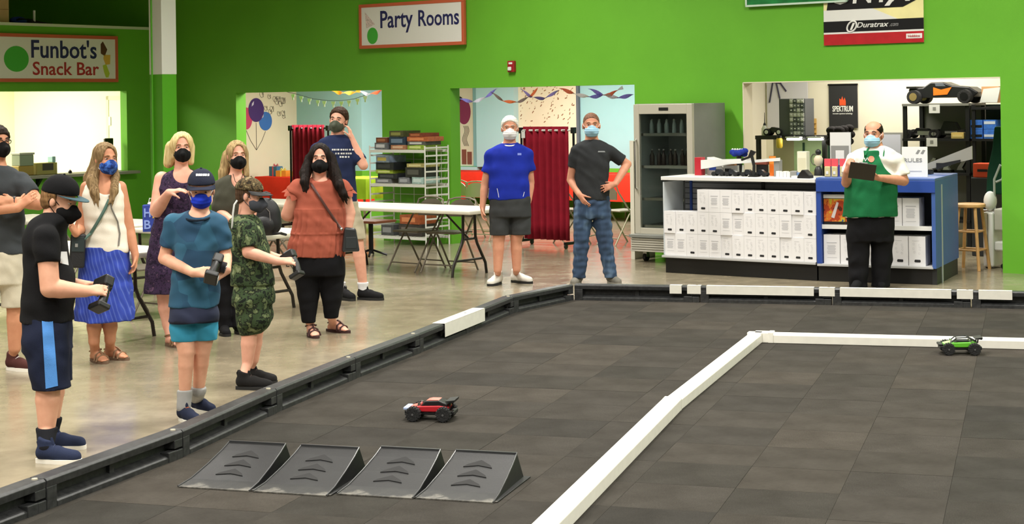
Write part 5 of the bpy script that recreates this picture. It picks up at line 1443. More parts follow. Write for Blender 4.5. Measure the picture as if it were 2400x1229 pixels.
# twisted crepe streamers
def crepe(c):
    n = 'crepe_' + c[1:]
    if n in MATS: return MATS[n]
    m, nt, b = new_mat(n); b.inputs['Base Color'].default_value = (*lin(c), 1); b.inputs['Roughness'].default_value = .7
    tr = nt.nodes.new('ShaderNodeBsdfTranslucent'); tr.inputs[0].default_value = (*lin(c), 1); mx = nt.nodes.new('ShaderNodeMixShader'); mx.inputs[0].default_value = .5
    nt.links.new(b.outputs[0], mx.inputs[1]); nt.links.new(tr.outputs[0], mx.inputs[2]); nt.links.new(mx.outputs[0], nt.nodes['Material Output'].inputs[0])
    MATS[n] = m
    return m
def streamer(pts, cols, label, w=.045, v=.55):
    """pts in photo px on a plane behind the wall"""
    P3 = []
    for i in range(len(pts) - 1):
        for k in range(10):
            tt = k / 10; px = pts[i][0] * (1 - tt) + pts[i + 1][0] * tt; py = pts[i][1] * (1 - tt) + pts[i + 1][1] * tt; u_, z_ = wall_at(px, py, v); P3.append((u_, z_))
    u_, z_ = wall_at(*pts[-1], v); P3.append((u_, z_))
    t = wthing('crepe_streamer', label, 'streamer', 0, v, 0, 0, 'twisted crepe streamers')
    segs = {}
    prev = None; acc = 0
    for i, (u_, z_) in enumerate(P3):
        if i: acc += math.hypot(u_ - P3[i - 1][0], z_ - P3[i - 1][1])
        th = acc * 13
        a = (u_, -w / 2 * math.cos(th), z_ + w / 2 * math.sin(th)); c_ = (u_, w / 2 * math.cos(th), z_ - w / 2 * math.sin(th))
        if prev: segs.setdefault(int(th / PI), MB()).add([prev[0], a, c_, prev[1]], [(0, 1, 2, 3)])
        prev = (a, c_)
    for k, s in segs.items():
        s.build('ribbon', crepe(cols[k % len(cols)]), t)
streamer([(1078, 232), (1110, 240), (1140, 228), (1165, 208)], ['#8a82e0', '#d8d4f0'], 'violet and white twisted streamer at the left end of the doorway', .05)
streamer([(1150, 215), (1180, 238), (1215, 240), (1245, 225), (1260, 208)], ['#8a7a78', '#e87a50'], 'dark and orange twisted streamer over the white haired man')
streamer([(1220, 208), (1245, 228), (1275, 232), (1310, 212)], ['#9a8ad0', '#6a5f98'], 'purple twisted streamer above the maroon curtain')
streamer([(1312, 207), (1350, 222), (1385, 228), (1430, 222), (1460, 205)], ['#f07a60', '#f4ecf8', '#8a82e0'], 'red, white and violet twisted streamer above the man in jeans', .055)
streamer([(1380, 208), (1410, 222), (1450, 230), (1486, 222)], ['#9a8af0', '#e8e2fa'], 'lilac twisted streamer at the right end of the doorway', .055)
streamer([(778, 213), (800, 219), (830, 218), (845, 212)], ['#ee8a2a', '#f0b04a'], 'orange twisted streamer at the top of the left doorway', .06)
streamer([(842, 214), (862, 222), (885, 217), (895, 212)], ['#d8d4f4', '#e06a4a'], 'white and red twisted streamer at the right end of the left doorway', .05)
# paper garland
t = wthing('paper_garland', 'string of white paper lantern cut-outs across the left doorway', 'garland', 0, .6, 0)
pts = [(666, 214), (700, 222), (735, 232), (770, 236), (800, 236), (830, 232), (860, 222), (888, 214)]
G3 = [wall_at(x, y, .6) for x, y in pts]
MB().tube([(a, 0, z) for a, z in G3], .004, 5).build('string', M_BLACK, t, smooth=True)
for i, px in enumerate((687, 706, 725, 745, 760, 781, 800, 818, 838, 856)):
    y = np.interp(px, [p[0] for p in pts], [p[1] for p in pts]); a, z = wall_at(px, float(y) + 2, .6)
    s = .04
    MB().prism([(a - s, z), (a + s, z), (a + s * .8, z - s * .9), (a + s * .35, z - s * 1.2), (a + s * .3, z - s * 2.2), (a - s * .3, z - s * 2.2), (a - s * .35, z - s * 1.2), (a - s * .8, z - s * .9)], -.003, .003, 'y').build('paper_cutout', M_WP, t)

# ------------------------------------------------------------------ wire shelf with kits
M_WIRE = mat('white_wire', '#dcdcd4', rough=.4)
wv0 = -.55
wu1 = wall_at(997, 450, wv0)[0]; wu0 = wall_at(868, 450, wv0)[0]; wz = wall_at(950, 342, wv0)[1]
t = wthing('wire_shelf', 'white wire shelf unit loaded with boxed kits against the green wall', 'shelf', wu0, wv0, 0)
WL_, WD_ = wu1 - wu0, .48
for x in (0, WL_):
    for y in (0, WD_ / 2, WD_):
        if x == 0 and y == WD_ / 2: continue
        MB().cyl((x, y, 0), (x, y, wz), .010, n=8).build('post', M_WIRE, t, smooth=True)
    for k in range(12):
        z = .14 + (wz - .18) * k / 11
        MB().box(x - .004, x + .004, 0, WD_, z, z + .022).build('side_wire', M_WIRE, t)
tiers = (.12, wall_at(930, 432, wv0)[1], wall_at(930, 352, wv0)[1])
for z in tiers:
    b = MB(); b.box(0, WL_, -.006, .006, z - .035, z); b.box(0, WL_, WD_ - .006, WD_ + .006, z - .035, z)
    for k in range(14): b.cyl((WL_ * (k + .5) / 14, 0, z), (WL_ * (k + .5) / 14, WD_, z), .004, n=6)
    b.build('wire_tier', M_WIRE, t)
b = MB()
for k in range(4): b.cyl((WL_ * (k + .5) / 4, WD_, .15), (WL_ * (k + .5) / 4, WD_, wz - .05), .004, n=6)
for k in range(8): b.cyl((0, WD_, .3 + .12 * k), (WL_, WD_, .3 + .12 * k), .004, n=6)
b.build('back_wires', M_WIRE, t)
rg = random.Random(14)
def kit(x, y, z, w_, d_, h_, c1, c2, label):
    q = wthing('kit_box', label, 'box', wu0 + x, wv0 + y, z, rg.uniform(-.08, .08), 'boxed kits on the wire shelf')
    MB().box(-w_ / 2, w_ / 2, -d_ / 2, d_ / 2, 0, h_).build('carton_body', mat('kit_' + c1[1:], c1, rough=.5, var=.25, vscale=22), q, bevel=.002); MB().box(-w_ * .38, w_ * .30, -d_ / 2 - .002, -d_ / 2, h_ * .25, h_ * .75).build('label_panel', mat('kitl_' + c2[1:], c2, rough=.5), q)
zt_ = tiers[2] + .006; zm_ = tiers[1] + .006; zl_ = tiers[0] + .006
TW = WL_
for x, z, w_, h_, c1, c2, lab in ((.14, zt_, .24, .09, '#6b6f74', '#cfd0d2', 'grey kit box at the left of the top tier'), (.14, zt_ + .09, .20, .07, '#6a3a2a', '#a06a4a', 'brown kit box stacked at the left of the top tier'),
        (.42, zt_, .26, .06, '#b07a5a', '#d8b494', 'tan kit box in the middle of the top tier'), (.40, zt_ + .06, .28, .11, '#2a3a4c', '#6a7f94', 'dark blue kit box stacked in the middle of the top tier'), (.40, zt_ + .17, .26, .08, '#4a4a2c', '#8a8a4a', 'olive kit box, highest on the wire shelf'),
        (.72, zt_, .30, .06, '#8fae3a', '#d0dc8a', 'lime kit box at the right of the top tier'), (.72, zt_ + .06, .30, .05, '#5a5a58', '#c8c8c4', 'grey white kit box stacked at the right of the top tier'), (.74, zt_ + .11, .36, .06, '#b0603a', '#d88a5a', 'orange brown kit box stacked at the right of the top tier'), (.72, zt_ + .17, .24, .05, '#7a3a26', '#b06a44', 'small red brown kit box, highest at the right'),
        (.16, zm_, .28, .06, '#77787c', '#b4b4ba', 'grey kit box at the left of the middle tier'), (.24, zm_ + .06, .36, .07, '#26282c', '#4a4c52', 'long black kit box stacked at the left of the middle tier'), (.18, zm_ + .13, .30, .05, '#9aae3a', '#d0d88a', 'lime kit box stacked at the left of the middle tier'), (.20, zm_ + .18, .34, .10, '#202226', '#3a3c40', 'black kit box, highest at the left of the middle tier'), (.16, zm_ + .28, .24, .09, '#8a9ab0', '#d8c46a', 'blue and yellow kit bag on the middle tier'),
        (.50, zm_, .18, .08, '#7a7d82', '#a8abb0', 'small grey kit box in the middle of the middle tier'), (.74, zm_, .20, .09, '#a8c4c0', '#d0e0dc', 'pale blue kit box at the right of the middle tier'), (.68, zm_ + .09, .30, .13, '#2e2e2c', '#5a5a54', 'dark kit box stacked at the right of the middle tier'), (.70, zm_ + .22, .30, .05, '#b0a468', '#d8cf9a', 'tan flat kit box, highest at the right of the middle tier'),
        (.60, zl_, .40, .16, '#3a3432', '#6a625c', 'dark carton on the lowest tier'), (.60, zl_ + .16, .36, .12, '#a0522e', '#d88a5a', 'orange carton stacked on the lowest tier'), (.22, zl_, .22, .14, '#4a4c4e', '#8a8c8e', 'grey carton at the left of the lowest tier')):
    kit(x * TW / .92, .24, z, w_, .34, h_, c1, c2, lab + ' of the wire shelf' if 'wire shelf' not in lab else lab)
# wooden stool beside the wire shelf
g = ground(870, 600); u, v = wall_uv(g)
t = wthing('side_table', 'small brown topped side table with black legs behind the man in the navy t-shirt', 'table', u, v, 0)
MB().box(-.28, .25, -.2, .2, .42, .45).build('tabletop', mat('brown_top', '#6d3c28', rough=.4), t, bevel=.004); MB().cyl((0, 0, .03), (0, 0, .42), .03).build('pedestal', M_BLACKM, t, smooth=True)
for a in range(4): MB().tube([(0, 0, .08), (.2 * math.cos(a * PI / 2 + .6), .2 * math.sin(a * PI / 2 + .6), .012)], .014, 6).build('foot', M_BLACKM, t, smooth=True)

# ------------------------------------------------------------------ bags and hand-held things
M_LEATH = mat('black_bag_cloth', '#15161a', rough=.55, bump=.2, bscale=120)
tp = ground(624, 553, .74); u, v = wall_uv(tp)
t = wthing('backpack', 'black backpack standing on the white table behind the camouflage boy', 'backpack', u, v, .7405, .5)
s = Sdf(.009, .03); s.ell((0, 0, .17), (.135, .09, .17)); s.ell((0, 0, .10), (.14, .09, .11)); s.cut((0, 0, .004), (0, 0, -1)); s.build('bag_body', M_LEATH, t)
s = Sdf(.009, .03); s.ell((.0, -.07, .10), (.10, .05, .085)); s.cut((0, 0, .01), (0, 0, -1)); s.build('front_pocket', M_LEATH, t)
MB().tube([(-.05, 0, .33), (-.04, 0, .375), (0, 0, .39), (.04, 0, .375), (.05, 0, .33)], .009, 7).build('carry_handle', M_LEATH, t, smooth=True); MB().tube([(.02, -.085, .26), (.06, -.085, .22), (.07, -.10, .14)], .004, 5).build('zip', M_STEEL, t, smooth=True); MB().tube([(.08, -.06, .02), (.16, -.08, .03), (.19, -.03, .012), (.12, .03, .02)], .012, 6).build('strap', M_LEATH, t, smooth=True)
tp = ground(359, 543, .74); u, v = wall_uv(tp)
t = wthing('gift_bag', 'blue paper gift bag with pale letters on the table behind the purple dress', 'bag', u, v, .7405, .75)
mblue = mat('gift_bag_blue', '#2c3f96', rough=.5)
MB().box(-.09, .09, -.05, .05, 0, .25).build('bag_body', mblue, t, bevel=.004); fit_text(t, 'lettering', 'H', -.075, -.015, .14, .08, -.052, mat('bag_print_pale', '#8aa0e0', rough=.5), .02); fit_text(t, 'lettering', 'B', -.075, -.015, .03, .08, -.052, mat('bag_print_pale', '#8aa0e0', rough=.5), .02); fit_text(t, 'lettering', 'A', .0, .07, .13, .09, -.052, mat('bag_print_gold', '#d8a83a', rough=.5), .02)
MB().tube([(-.04, 0, .25), (-.03, 0, .31), (.03, 0, .31), (.04, 0, .25)], .004, 5).build('handle', M_WP, t, smooth=True); MB().ball((.0, 0, .26), (.05, .03, .02)).build('tissue_paper', M_WP, t, smooth=True)

def transmitter(P, top, grip, base, face, label, s=1.0):
    """pistol grip radio transmitter between three points of space (world coordinates)"""
    t = thing('radio_transmitter', label, 'controller', top)
    up = (Vector(top) - Vector(base)).normalized(); f = Vector(face); f = (f - up * f.dot(up)).normalized(); sd = up.cross(f)
    R3 = Matrix((sd, f, up)).transposed(); t.rotation_euler = R3.to_euler()
    L = (Vector(top) - Vector(base)).length
    MB().box(-.03 * s, .03 * s, -.05 * s, .07 * s, -.02 * s, .045 * s).build('head_case', M_BLACK, t, bevel=.01)
    MB().cyl((.03 * s, .03 * s, .01 * s), (.055 * s, .03 * s, .01 * s), .033 * s, n=20).build('steering_wheel', mat('foam_wheel', '#26262a', rough=.9), t, smooth=True); MB().cyl((.055 * s, .03 * s, .01 * s), (.06 * s, .03 * s, .01 * s), .014 * s, n=12).build('wheel_cap', M_STEEL, t, smooth=True)
    MB().box(-.02 * s, .02 * s, -.03 * s, .03 * s, .045 * s, .05 * s).build('display', mat('grey_display', '#8b8f92', rough=.2), t)
    MB().tube([(0, -.02 * s, -.01), (0, -.03 * s, -L * .5), (0, -.02 * s, -L + .02)], [.026 * s, .022 * s, .026 * s], 10).build('grip', M_BLACK, t, smooth=True)
    MB().box(-.04 * s, .04 * s, -.05 * s, .05 * s, -L - .018 * s, -L + .016 * s).build('base_case', M_BLACK, t, bevel=.008); MB().box(-.03 * s, .03 * s, .05 * s, .0515 * s, -L - .012 * s, -L + .012 * s).build('sticker', M_WP, t)
    MB().box(.04 * s, .0415 * s, -.02 * s, .04 * s, -L - .012 * s, -L + .014 * s).build('sticker', M_WP, t)
    MB().tube([(0, .05 * s, -.025 * s), (0, .055 * s, -.05 * s), (0, .035 * s, -.06 * s)], .005, 6).build('trigger', M_GP, t, smooth=True)
    return t
D2_ = ground(125, 1075).y
transmitter(None, at(244, 668, D2_ + .075), None, at(210, 716, D2_ + .07), (.8, -.6, .3), 'black pistol grip radio transmitter held by the boy in the black cap')
D7_ = ground(590, 908).y
transmitter(None, at(680, 603, D7_ - .07), None, at(654, 643, D7_ - .06), (.9, -.4, .3), 'black pistol grip radio transmitter held by the camouflage boy', .9)
D5_ = ground(455, 985).y
transmitter(None, at(508, 618, D5_ - .28), None, at(504, 644, D5_ - .20), (.1, -1, .2), 'black pistol grip radio transmitter held by the boy in the blue patterned t-shirt')
# clipboard and pen
DA_ = ground(2040, 677).y
t = thing('clipboard', 'dark brown clipboard held by the man in the green apron', 'clipboard', at(2021, 402, DA_ - .40), 0)
t.rotation_euler = (math.radians(28), math.radians(8), math.radians(-8))
MB().box(-.125, .125, -.004, .004, -.09, .09).build('board', mat('dark_hardboard', '#2c2416', rough=.5), t, bevel=.002); MB().box(-.11, .11, .004, .007, -.085, .08).build('paper_sheet', M_WP, t); MB().box(-.04, .04, .004, .016, .07, .095).build('clip', M_STEEL, t, bevel=.003)
def skin(name, color):
    if name in MATS: return MATS[name]
    m, nt, b = new_mat(name)
    c = lin(color)
    n = noise(nt, coords(nt), 14, 4)
    r = ramp(nt, n.outputs[0], [(0.3, [c[0] * .93, c[1] * .86, c[2] * .84]), (0.7, [min(1, c[0] * 1.05), c[1] * 1.05, c[2] * 1.05])])
    nt.links.new(r.outputs[0], b.inputs['Base Color'])
    b.inputs['Roughness'].default_value = 0.55; b.inputs['Specular IOR Level'].default_value = 0.3
    MATS[name] = m
    return m
def hairmat(name, dark, light):
    if name in MATS: return MATS[name]
    m, nt, b = new_mat(name)
    n = noise(nt, coords(nt, (90, 90, 9)), 1.0, 4)
    r = ramp(nt, n.outputs[0], [(0.3, dark), (0.7, light)])
    nt.links.new(r.outputs[0], b.inputs['Base Color'])
    b.inputs['Roughness'].default_value = 0.65; b.inputs['Specular IOR Level'].default_value = 0.15
    add_bump(nt, b, n.outputs[0], 0.7, 0.008)
    MATS[name] = m
    return m
M_EYEW = mat('eye_white', '#c4b2a6', rough=.4); M_IRIS = mat('eye_iris', '#2a1d16', rough=.2)
def eye_mesh():
    b = MB(); b.ball((0, 0, 0), 0.0122, 16, 14, Matrix.Rotation(PI / 2, 4, 'X'))
    b.mi = []
    for f in b.f:
        c = sum((Vector(b.v[i]) for i in f), Vector()) / len(f)
        b.mi.append(1 if c.normalized().y < -0.80 else 0)
    return b.mesh('eye', [M_EYEW, M_IRIS], True, 180)
EYE_ME = eye_mesh()
def npv(v): return np.array([v[0], v[1], v[2]], float)
def unit(v):
    v = np.array(v, float); return v / np.linalg.norm(v)

def shoe_meshes(L, mu, ms, ml, high=0.0, w=1.0, h=0.006):
    """upper, sole and lace meshes; toe towards -y, ankle over the origin"""
    k = L / 0.28
    s = Sdf(h, 0.02)
    s.cone((0, .035 * k, .055 * k), (0, -.05 * k, .055 * k), .040 * k * w, .041 * k * w)
    s.cone((0, -.05 * k, .05 * k), (0, -.155 * k, .034 * k), .043 * k * w, .040 * k * w)
    s.cone((0, .02 * k, .07 * k), (0, .018 * k, (.122 + high) * k), .044 * k, .043 * k)
    s.cut((0, 0, (.124 + high) * k), (0, -.35, 1)); s.cut((0, 0, .016), (0, 0, -1))
    up = s.mesh('shoe', mu)
    b = MB(); pts = []
    for i in range(28):
        t = 2 * PI * i / 28
        y = math.cos(t); x = math.sin(t)
        wy = (.044 + (.010 if y < 0 else 0)) * k * w * (1 - .12 * (y > .5)) * (1.0 if y < .2 else .92)
        pts.append((x * wy * (abs(x) ** -.25 if abs(x) > .05 else 1), -.06 * k + y * .138 * k))
    b.prism(pts, 0.0, .024 * k, 'z')
    so = b.mesh('sole', ms, True)
    lc = MB()
    for i in range(4):
        y = (-.035 - .028 * i) * k; z = (.102 - .012 * i) * k
        lc.tube([(-.026 * k, y, z - .014 * k), (0, y - .004, z + .002 * k), (.026 * k, y, z - .014 * k)], .0035, 5)
    tg = MB(); tg.tube([(0, -.03 * k, .095 * k), (0, -.022 * k, .118 * k), (0, -.02 * k, (.134 + high) * k)], [.012 * k, .013 * k, .006 * k], 8)
    pt = MB(); pt.tube([(0, .058 * k, .09 * k), (0, .066 * k, .12 * k), (0, .058 * k, .14 * k), (0, .055 * k, .115 * k)], .005, 5)
    lm = lc.mesh('laces', ml, True)
    return up, so, lm, tg.mesh('tongue', mu, True), pt.mesh('pull_tab', mu, True)

class Person:
    def __init__(self, label, px, py, skin_m, h=0.0075, name='person'):
        self.root = thing(name, label, 'person', ground(px, py))
        self.o = npv(self.root.location); self.d = self.o[1]; self.s = FPX / self.d
        self.h = h; self.skin = skin_m
        self.b = Sdf(h, 0.022); self.legc = []
    def J(self, px, py, dy=0.0):
        return npv(at(px, py, self.d + dy)) - self.o
    def T(self, rows, grow=0.0, dz=0.0):
        """loft stations from outline rows (py, centre px, half width px, depth radius m, depth offset m)"""
        out = []
        for r in rows:
            py, cx, hw, ry = r[:4]; dy = r[4] if len(r) > 4 else 0.0
            p = self.J(cx, py, dy)
            out.append((p[2] + dz, p[0], p[1], hw / self.s + grow, ry + grow))
        return out
    # ---- head
    def head(self, px, py, dy=0.0, yaw=0.0, pitch=0.0, roll=0.0, size=1.0, neck=None, nr=.055, nose=1.0, jaw=1.0):
        c = self.J(px, py, dy); self.hc = c; self.hs = size
        R = (Matrix.Rotation(math.radians(yaw), 3, 'Z') @ Matrix.Rotation(math.radians(pitch), 3, 'X') @ Matrix.Rotation(math.radians(roll), 3, 'Y'))
        self.R = np.array(R); self.Rm = R
        b = self.b; S = size
        def e(x, y, z, rx, ry, rz, k=.015): b.ell(self.H(x, y, z), (rx * S, ry * S, rz * S), self.R, k)
        e(0, .015, .035, .074, .093, .083)
        e(0, -.022, -.03, .061, .070, .083, .02)
        e(0, -.038, -.078, .046 * jaw, .05, .038 * jaw, .02)
        e(0, -.074, .026, .050, .018, .011, .012)
        e(.034, -.066, -.022, .022, .02, .02, .012); e(-.034, -.066, -.022, .022, .02, .02, .012)
        b.cone(self.H(0, -.086, .010), self.H(0, -.108 * nose, -.026), .0085 * S, .013 * S, .010)
        e(0, -.086, -.058, .022, .016, .009, .008)
        for sx in (-1, 1):
            e(sx * .077, .008, -.004, .010, .019, .030, .006)
        if neck is not None:
            b.cone(self.H(0, .025, -.05), neck, nr * .95, nr * 1.08, .03)
        for sx in (-1, 1):
            o = put(EYE_ME, 'eye', self.root, self.H(sx * .031, -.0715, .010))
            o.rotation_euler = R.to_euler(); o.scale = (S, S, S * .50)
        return self
    def H(self, x, y, z):
        return self.hc + self.R @ (np.array([x, y, z]) * self.hs)
    def brows(self, m):
        for sx in (-1, 1):
            MB().tube([self.H(sx * .014, -.0945, .031), self.H(sx * .03, -.0905, .035), self.H(sx * .050, -.0765, .028)], [.0035, .0045, .0025], 6).build('eyebrow', m, self.root, smooth=True)
    def hair_short(self, m, t=.012, front=.062, back=-.055, fc=None, bald=None, rough=.0012):
        s = Sdf(.006, .012); S = self.hs
        s.ell(self.H(0, .017, .037), ((.074 + t) * S, (.093 + t) * S, (.083 + t) * S), self.R)
        s.ell(self.H(0, .045, -.005), ((.070 + t * .6) * S, (.060 + t * .7) * S, (.075) * S), self.R)
        a = np.array([0, -.086, front]); q = np.array([0, .055, back])
        v = q - a; n = np.array([0, v[2], -v[1]]); n = n / np.linalg.norm(n)
        if n[2] > 0: n = -n
        s.cut(self.H(*(a)), self.R @ n)
        if bald is not None:
            z = Sdf(.006, .01); z.ell(self.H(0, -.03, .10), np.array(bald) * S, self.R); s.minus(z)
        if fc is not None: s.cut(self.H(0, fc, 0), self.R @ np.array([0, -1, .15]))
        s.disp = lambda X, Y, Z: rough * (np.sin(X * 300 + 40 * Z) + np.sin(Y * 260 - 30 * Z) + np.sin(Z * 210))
        return s.build('hair', m, self.root)
    def face_cut(self, s, w=.058, top=.075, z0=-.02, rz=.10, depth=.11):
        """leave the face free of hair"""
        z = Sdf(.006, .01); S = self.hs
        z.ell(self.H(0, -.098, z0), (w * S, depth * S, rz * S), self.R)
        s.minus(z)
    def hair_long(self, m, strands, t=.014, facew=.060, faceh=.112, zc=-.012):
        """strands: list of chains of (px,py,dy,r)"""
        s = Sdf(.0065, .025); S = self.hs
        s.ell(self.H(0, .018, .036), ((.074 + t) * S, (.093 + t) * S, (.084 + t) * S), self.R)
        s.ell(self.H(0, .045, -.03), ((.072 + t) * S, (.062 + t) * S, (.09) * S), self.R)
        for st in strands:
            pts = [self.J(*q[:3]) for q in st]; s.chain(pts, [q[3] for q in st])
            if len(st) > 2:
                for ox, oz in ((-.022, -.02), (.020, .012), (.006, -.035)):
                    w_ = [i / (len(pts) - 1) for i in range(len(pts))]
                    s.chain([p + np.array([ox * (.4 + .6 * a), -.006, oz * a]) for p, a in zip(pts, w_)], [max(.006, q[3] * (.62 - .3 * a)) for q, a in zip(st, w_)], .008)
        self.face_cut(s, facew, 0, zc, faceh)
        s.disp = lambda X, Y, Z: .0014 * (np.sin(X * 230 + 7 * Z + 1.0 * np.sin(Z * 14)) + np.sin(Y * 200 + 9 * Z))
        return s.build('hair', m, self.root)
    def mask(self, m, style='flat', top=.002, loop=None):
        s = Sdf(.0045, .012); S = self.hs
        s.ell(self.H(0, -.040, -.050), (.0665 * S, .079 * S, .062 * S), self.R)
        if style == 'cone':
            s.cone(self.H(0, -.09, -.020), self.H(0, -.124, -.046), .026 * S, .020 * S)
            s.cone(self.H(0, -.124, -.046), self.H(0, -.09, -.09), .020 * S, .02 * S)
        else:
            s.cone(self.H(0, -.09, -.012), self.H(0, -.104, -.045), .022 * S, .028 * S)
        s.cut(self.H(0, -.09, top + .012), self.R @ np.array([0, .42, 1.0])); s.cut(self.H(0, -.018, -.04), self.R @ np.array([0, 1, -.25]))
        if style == 'flat':
            zz = self.hc[2]; Rz = self.R[:, 2]
            c = self.hc
            s.disp = lambda X, Y, Z: .0016 * np.sin(((X - c[0]) * Rz[0] + (Y - c[1]) * Rz[1] + (Z - c[2]) * Rz[2]) * 260)
        o = s.build('face_mask', m, self.root)
        for sx in (-1, 1):
            MB().tube([self.H(sx * .060, -.03, -.012), self.H(sx * .078, -.005, .012), self.H(sx * .080, .022, .018), self.H(sx * .083, .028, -.006), self.H(sx * .076, .012, -.035), self.H(sx * .060, -.028, -.07)], .0022, 5).build('ear_loop', loop or m, o, smooth=True)
        return o
    def cap(self, m, mb, brim_len=.075, tilt=0.0, height=.0, flat=False, logo=None):
        S = self.hs
        s = Sdf(.006, .01)
        s.ell(self.H(0, .014, .045), (.090 * S, .108 * S, (.090 + height) * S), self.R)
        if flat: s.ell(self.H(0, .006, .068), (.086 * S, .1 * S, (.066 + height) * S), self.R)
        s.cut(self.H(0, 0, .046), self.R @ np.array([0, -.10, -1.0]))
        o = s.build('cap', m, self.root)
        # brim: a curved blade
        vs = []; fs = []; N = 15; K = 6
        for lay in (0, 1):
            for i in range(N):
                a = math.radians(-78 + 156 * i / (N - 1))
                for j in range(K):
                    q = j / (K - 1)
                    ext = q * brim_len * max(0.0, math.cos(a)) ** .55
                    x = math.sin(a) * (.090 + .004 * q); y = .014 - math.cos(a) * .106 - ext
                    z = .047 - .10 * (ext) * math.tan(math.radians(12 + tilt)) * 4 - (0 if flat else .35 * x * x / .09 * q * .6) - .0045 * lay
                    vs.append(self.H(x, y, z))
        for i in range(N - 1):
            for j in range(K - 1):
                a = i * K + j
                fs.append((a, a + 1, a + K + 1, a + K)); a += N * K
                fs.append((a, a + K, a + K + 1, a + 1))
        b = MB(); b.add(vs, fs)
        for i in range(N - 1):
            a = i * K + K - 1; b.add([vs[a], vs[a + K], vs[a + K + N * K], vs[a + N * K]], [(0, 1, 2, 3)])
        b.build('brim', mb, o, smooth=True)
        MB().ball(self.H(0, .014, .136 + height), .008 * S, 8, 5).build('button', m, o, smooth=True)
        return o
    def glasses(self, m):
        o = None
        g = MB()
        for sx in (-1, 1):
            cx = sx * .033
            pts = [self.H(cx + .024 * math.cos(a) * (1 if abs(math.cos(a)) < .7 else 1.06), -.101 + abs(cx + .024 * math.cos(a)) * .25, .006 + .017 * math.sin(a)) for a in [2 * PI * i / 20 for i in range(20)]]
            g.tube(pts, .0028, 5, True)
            g.tube([self.H(sx * .058, -.088, .012), self.H(sx * .079, -.04, .012), self.H(sx * .084, .01, .010)], .0026, 5)
        g.tube([self.H(-.010, -.102, .010), self.H(.010, -.102, .010)], .0026, 5)
        return g.build('glasses', m, self.root, smooth=True)
    # ---- limbs
    def arm(self, sh, el, wr, r=(.047, .040, .036, .027)):
        sh, el, wr = [self.J(*q) for q in (sh, el, wr)]
        m = (el + wr) / 2 * .6 + el * .4
        q = sh + (el - sh) * .45; rq = r[0] + (r[1] - r[0]) * .45
        self.b.cone(sh, q, r[0], rq, .016); self.b.cone(q, el, rq, r[1], .004); self.b.cone(el, el + (wr - el) * .3, r[1] * .97, r[2] * 1.06, .004); self.b.cone(el + (wr - el) * .3, wr, r[2] * 1.06, r[3], .004)
        return sh, el, wr
    def hand(self, wr, d, n, t, s=1.0, curl=(25, 35, 25), spread=4, thumb=(35, 15), fist=False):
        """d fingers' direction, n the way they curl, t thumb side"""
        wr = np.array(wr, float); d = unit(d); n = unit(np.array(n) - d * np.dot(n, d)); t = unit(np.array(t) - d * np.dot(t, d) - n * np.dot(t, n))
        b = self.b
        kn = wr + d * .088 * s
        b.cone(wr, wr + d * .03 * s, .025 * s, .026 * s, .012)
        for o1 in (-.022, .0, .022):
            b.cone(wr + d * .03 * s + t * o1 * s * .7, kn + t * o1 * s, .0155 * s, .0145 * s, .012)
        for i, (off, L) in enumerate(((.029, .072), (.010, .080), (-.010, .074), (-.028, .058))):
            p = kn + t * off * s; ang = 0; tw = (off / .03) * math.radians(spread)
            dd = unit(d + t * math.tan(tw))
            for j, (f, c) in enumerate(zip((.44, .32, .26), curl)):
                ang += math.radians(c)
                v = dd * math.cos(ang) + n * math.sin(ang)
                q = p + v * L * s * f
                r0 = (.0092 - .0007 * j) * s * (.9 if i == 3 else 1); b.cone(p, q, r0, r0 * .94, .004); p = q
        p = wr + d * .022 * s + t * .024 * s + n * .006 * s
        a, c = math.radians(thumb[0]), math.radians(thumb[1])
        v = unit(d * math.cos(a) + t * math.sin(a) + n * .35)
        q = p + v * .042 * s; b.cone(p, q, .0135 * s, .0115 * s, .008)
        v2 = unit(v * math.cos(c) + d * math.sin(c) + n * .3); q2 = q + v2 * .032 * s; b.cone(q, q2, .0112 * s, .0095 * s, .004)
        q3 = q2 + unit(v2 + n * .4) * .024 * s; b.cone(q2, q3, .0095 * s, .0082 * s, .004)
    def leg(self, hip, kn, an, r=(.088, .062, .058, .042), foot=0.0, yaw=0.0, calf=1.0):
        hip, kn, an = [self.J(*q) for q in (hip, kn, an)]
        b = self.b
        if an[2] < .165: an = an + (kn - an) * ((.165 - an[2]) / (kn[2] - an[2]))
        m = kn + (an - kn) * .32
        seg = [(hip, kn, r[0], r[1]), (kn, m, r[1] * .97, r[2] * calf), (m, an, r[2] * calf, r[3])]
        for i, (a, c, ra, rc) in enumerate(seg): b.cone(a, c, ra, rc, .012 if i == 0 else .006)
        self.legc.append(seg)
        return hip, kn, an
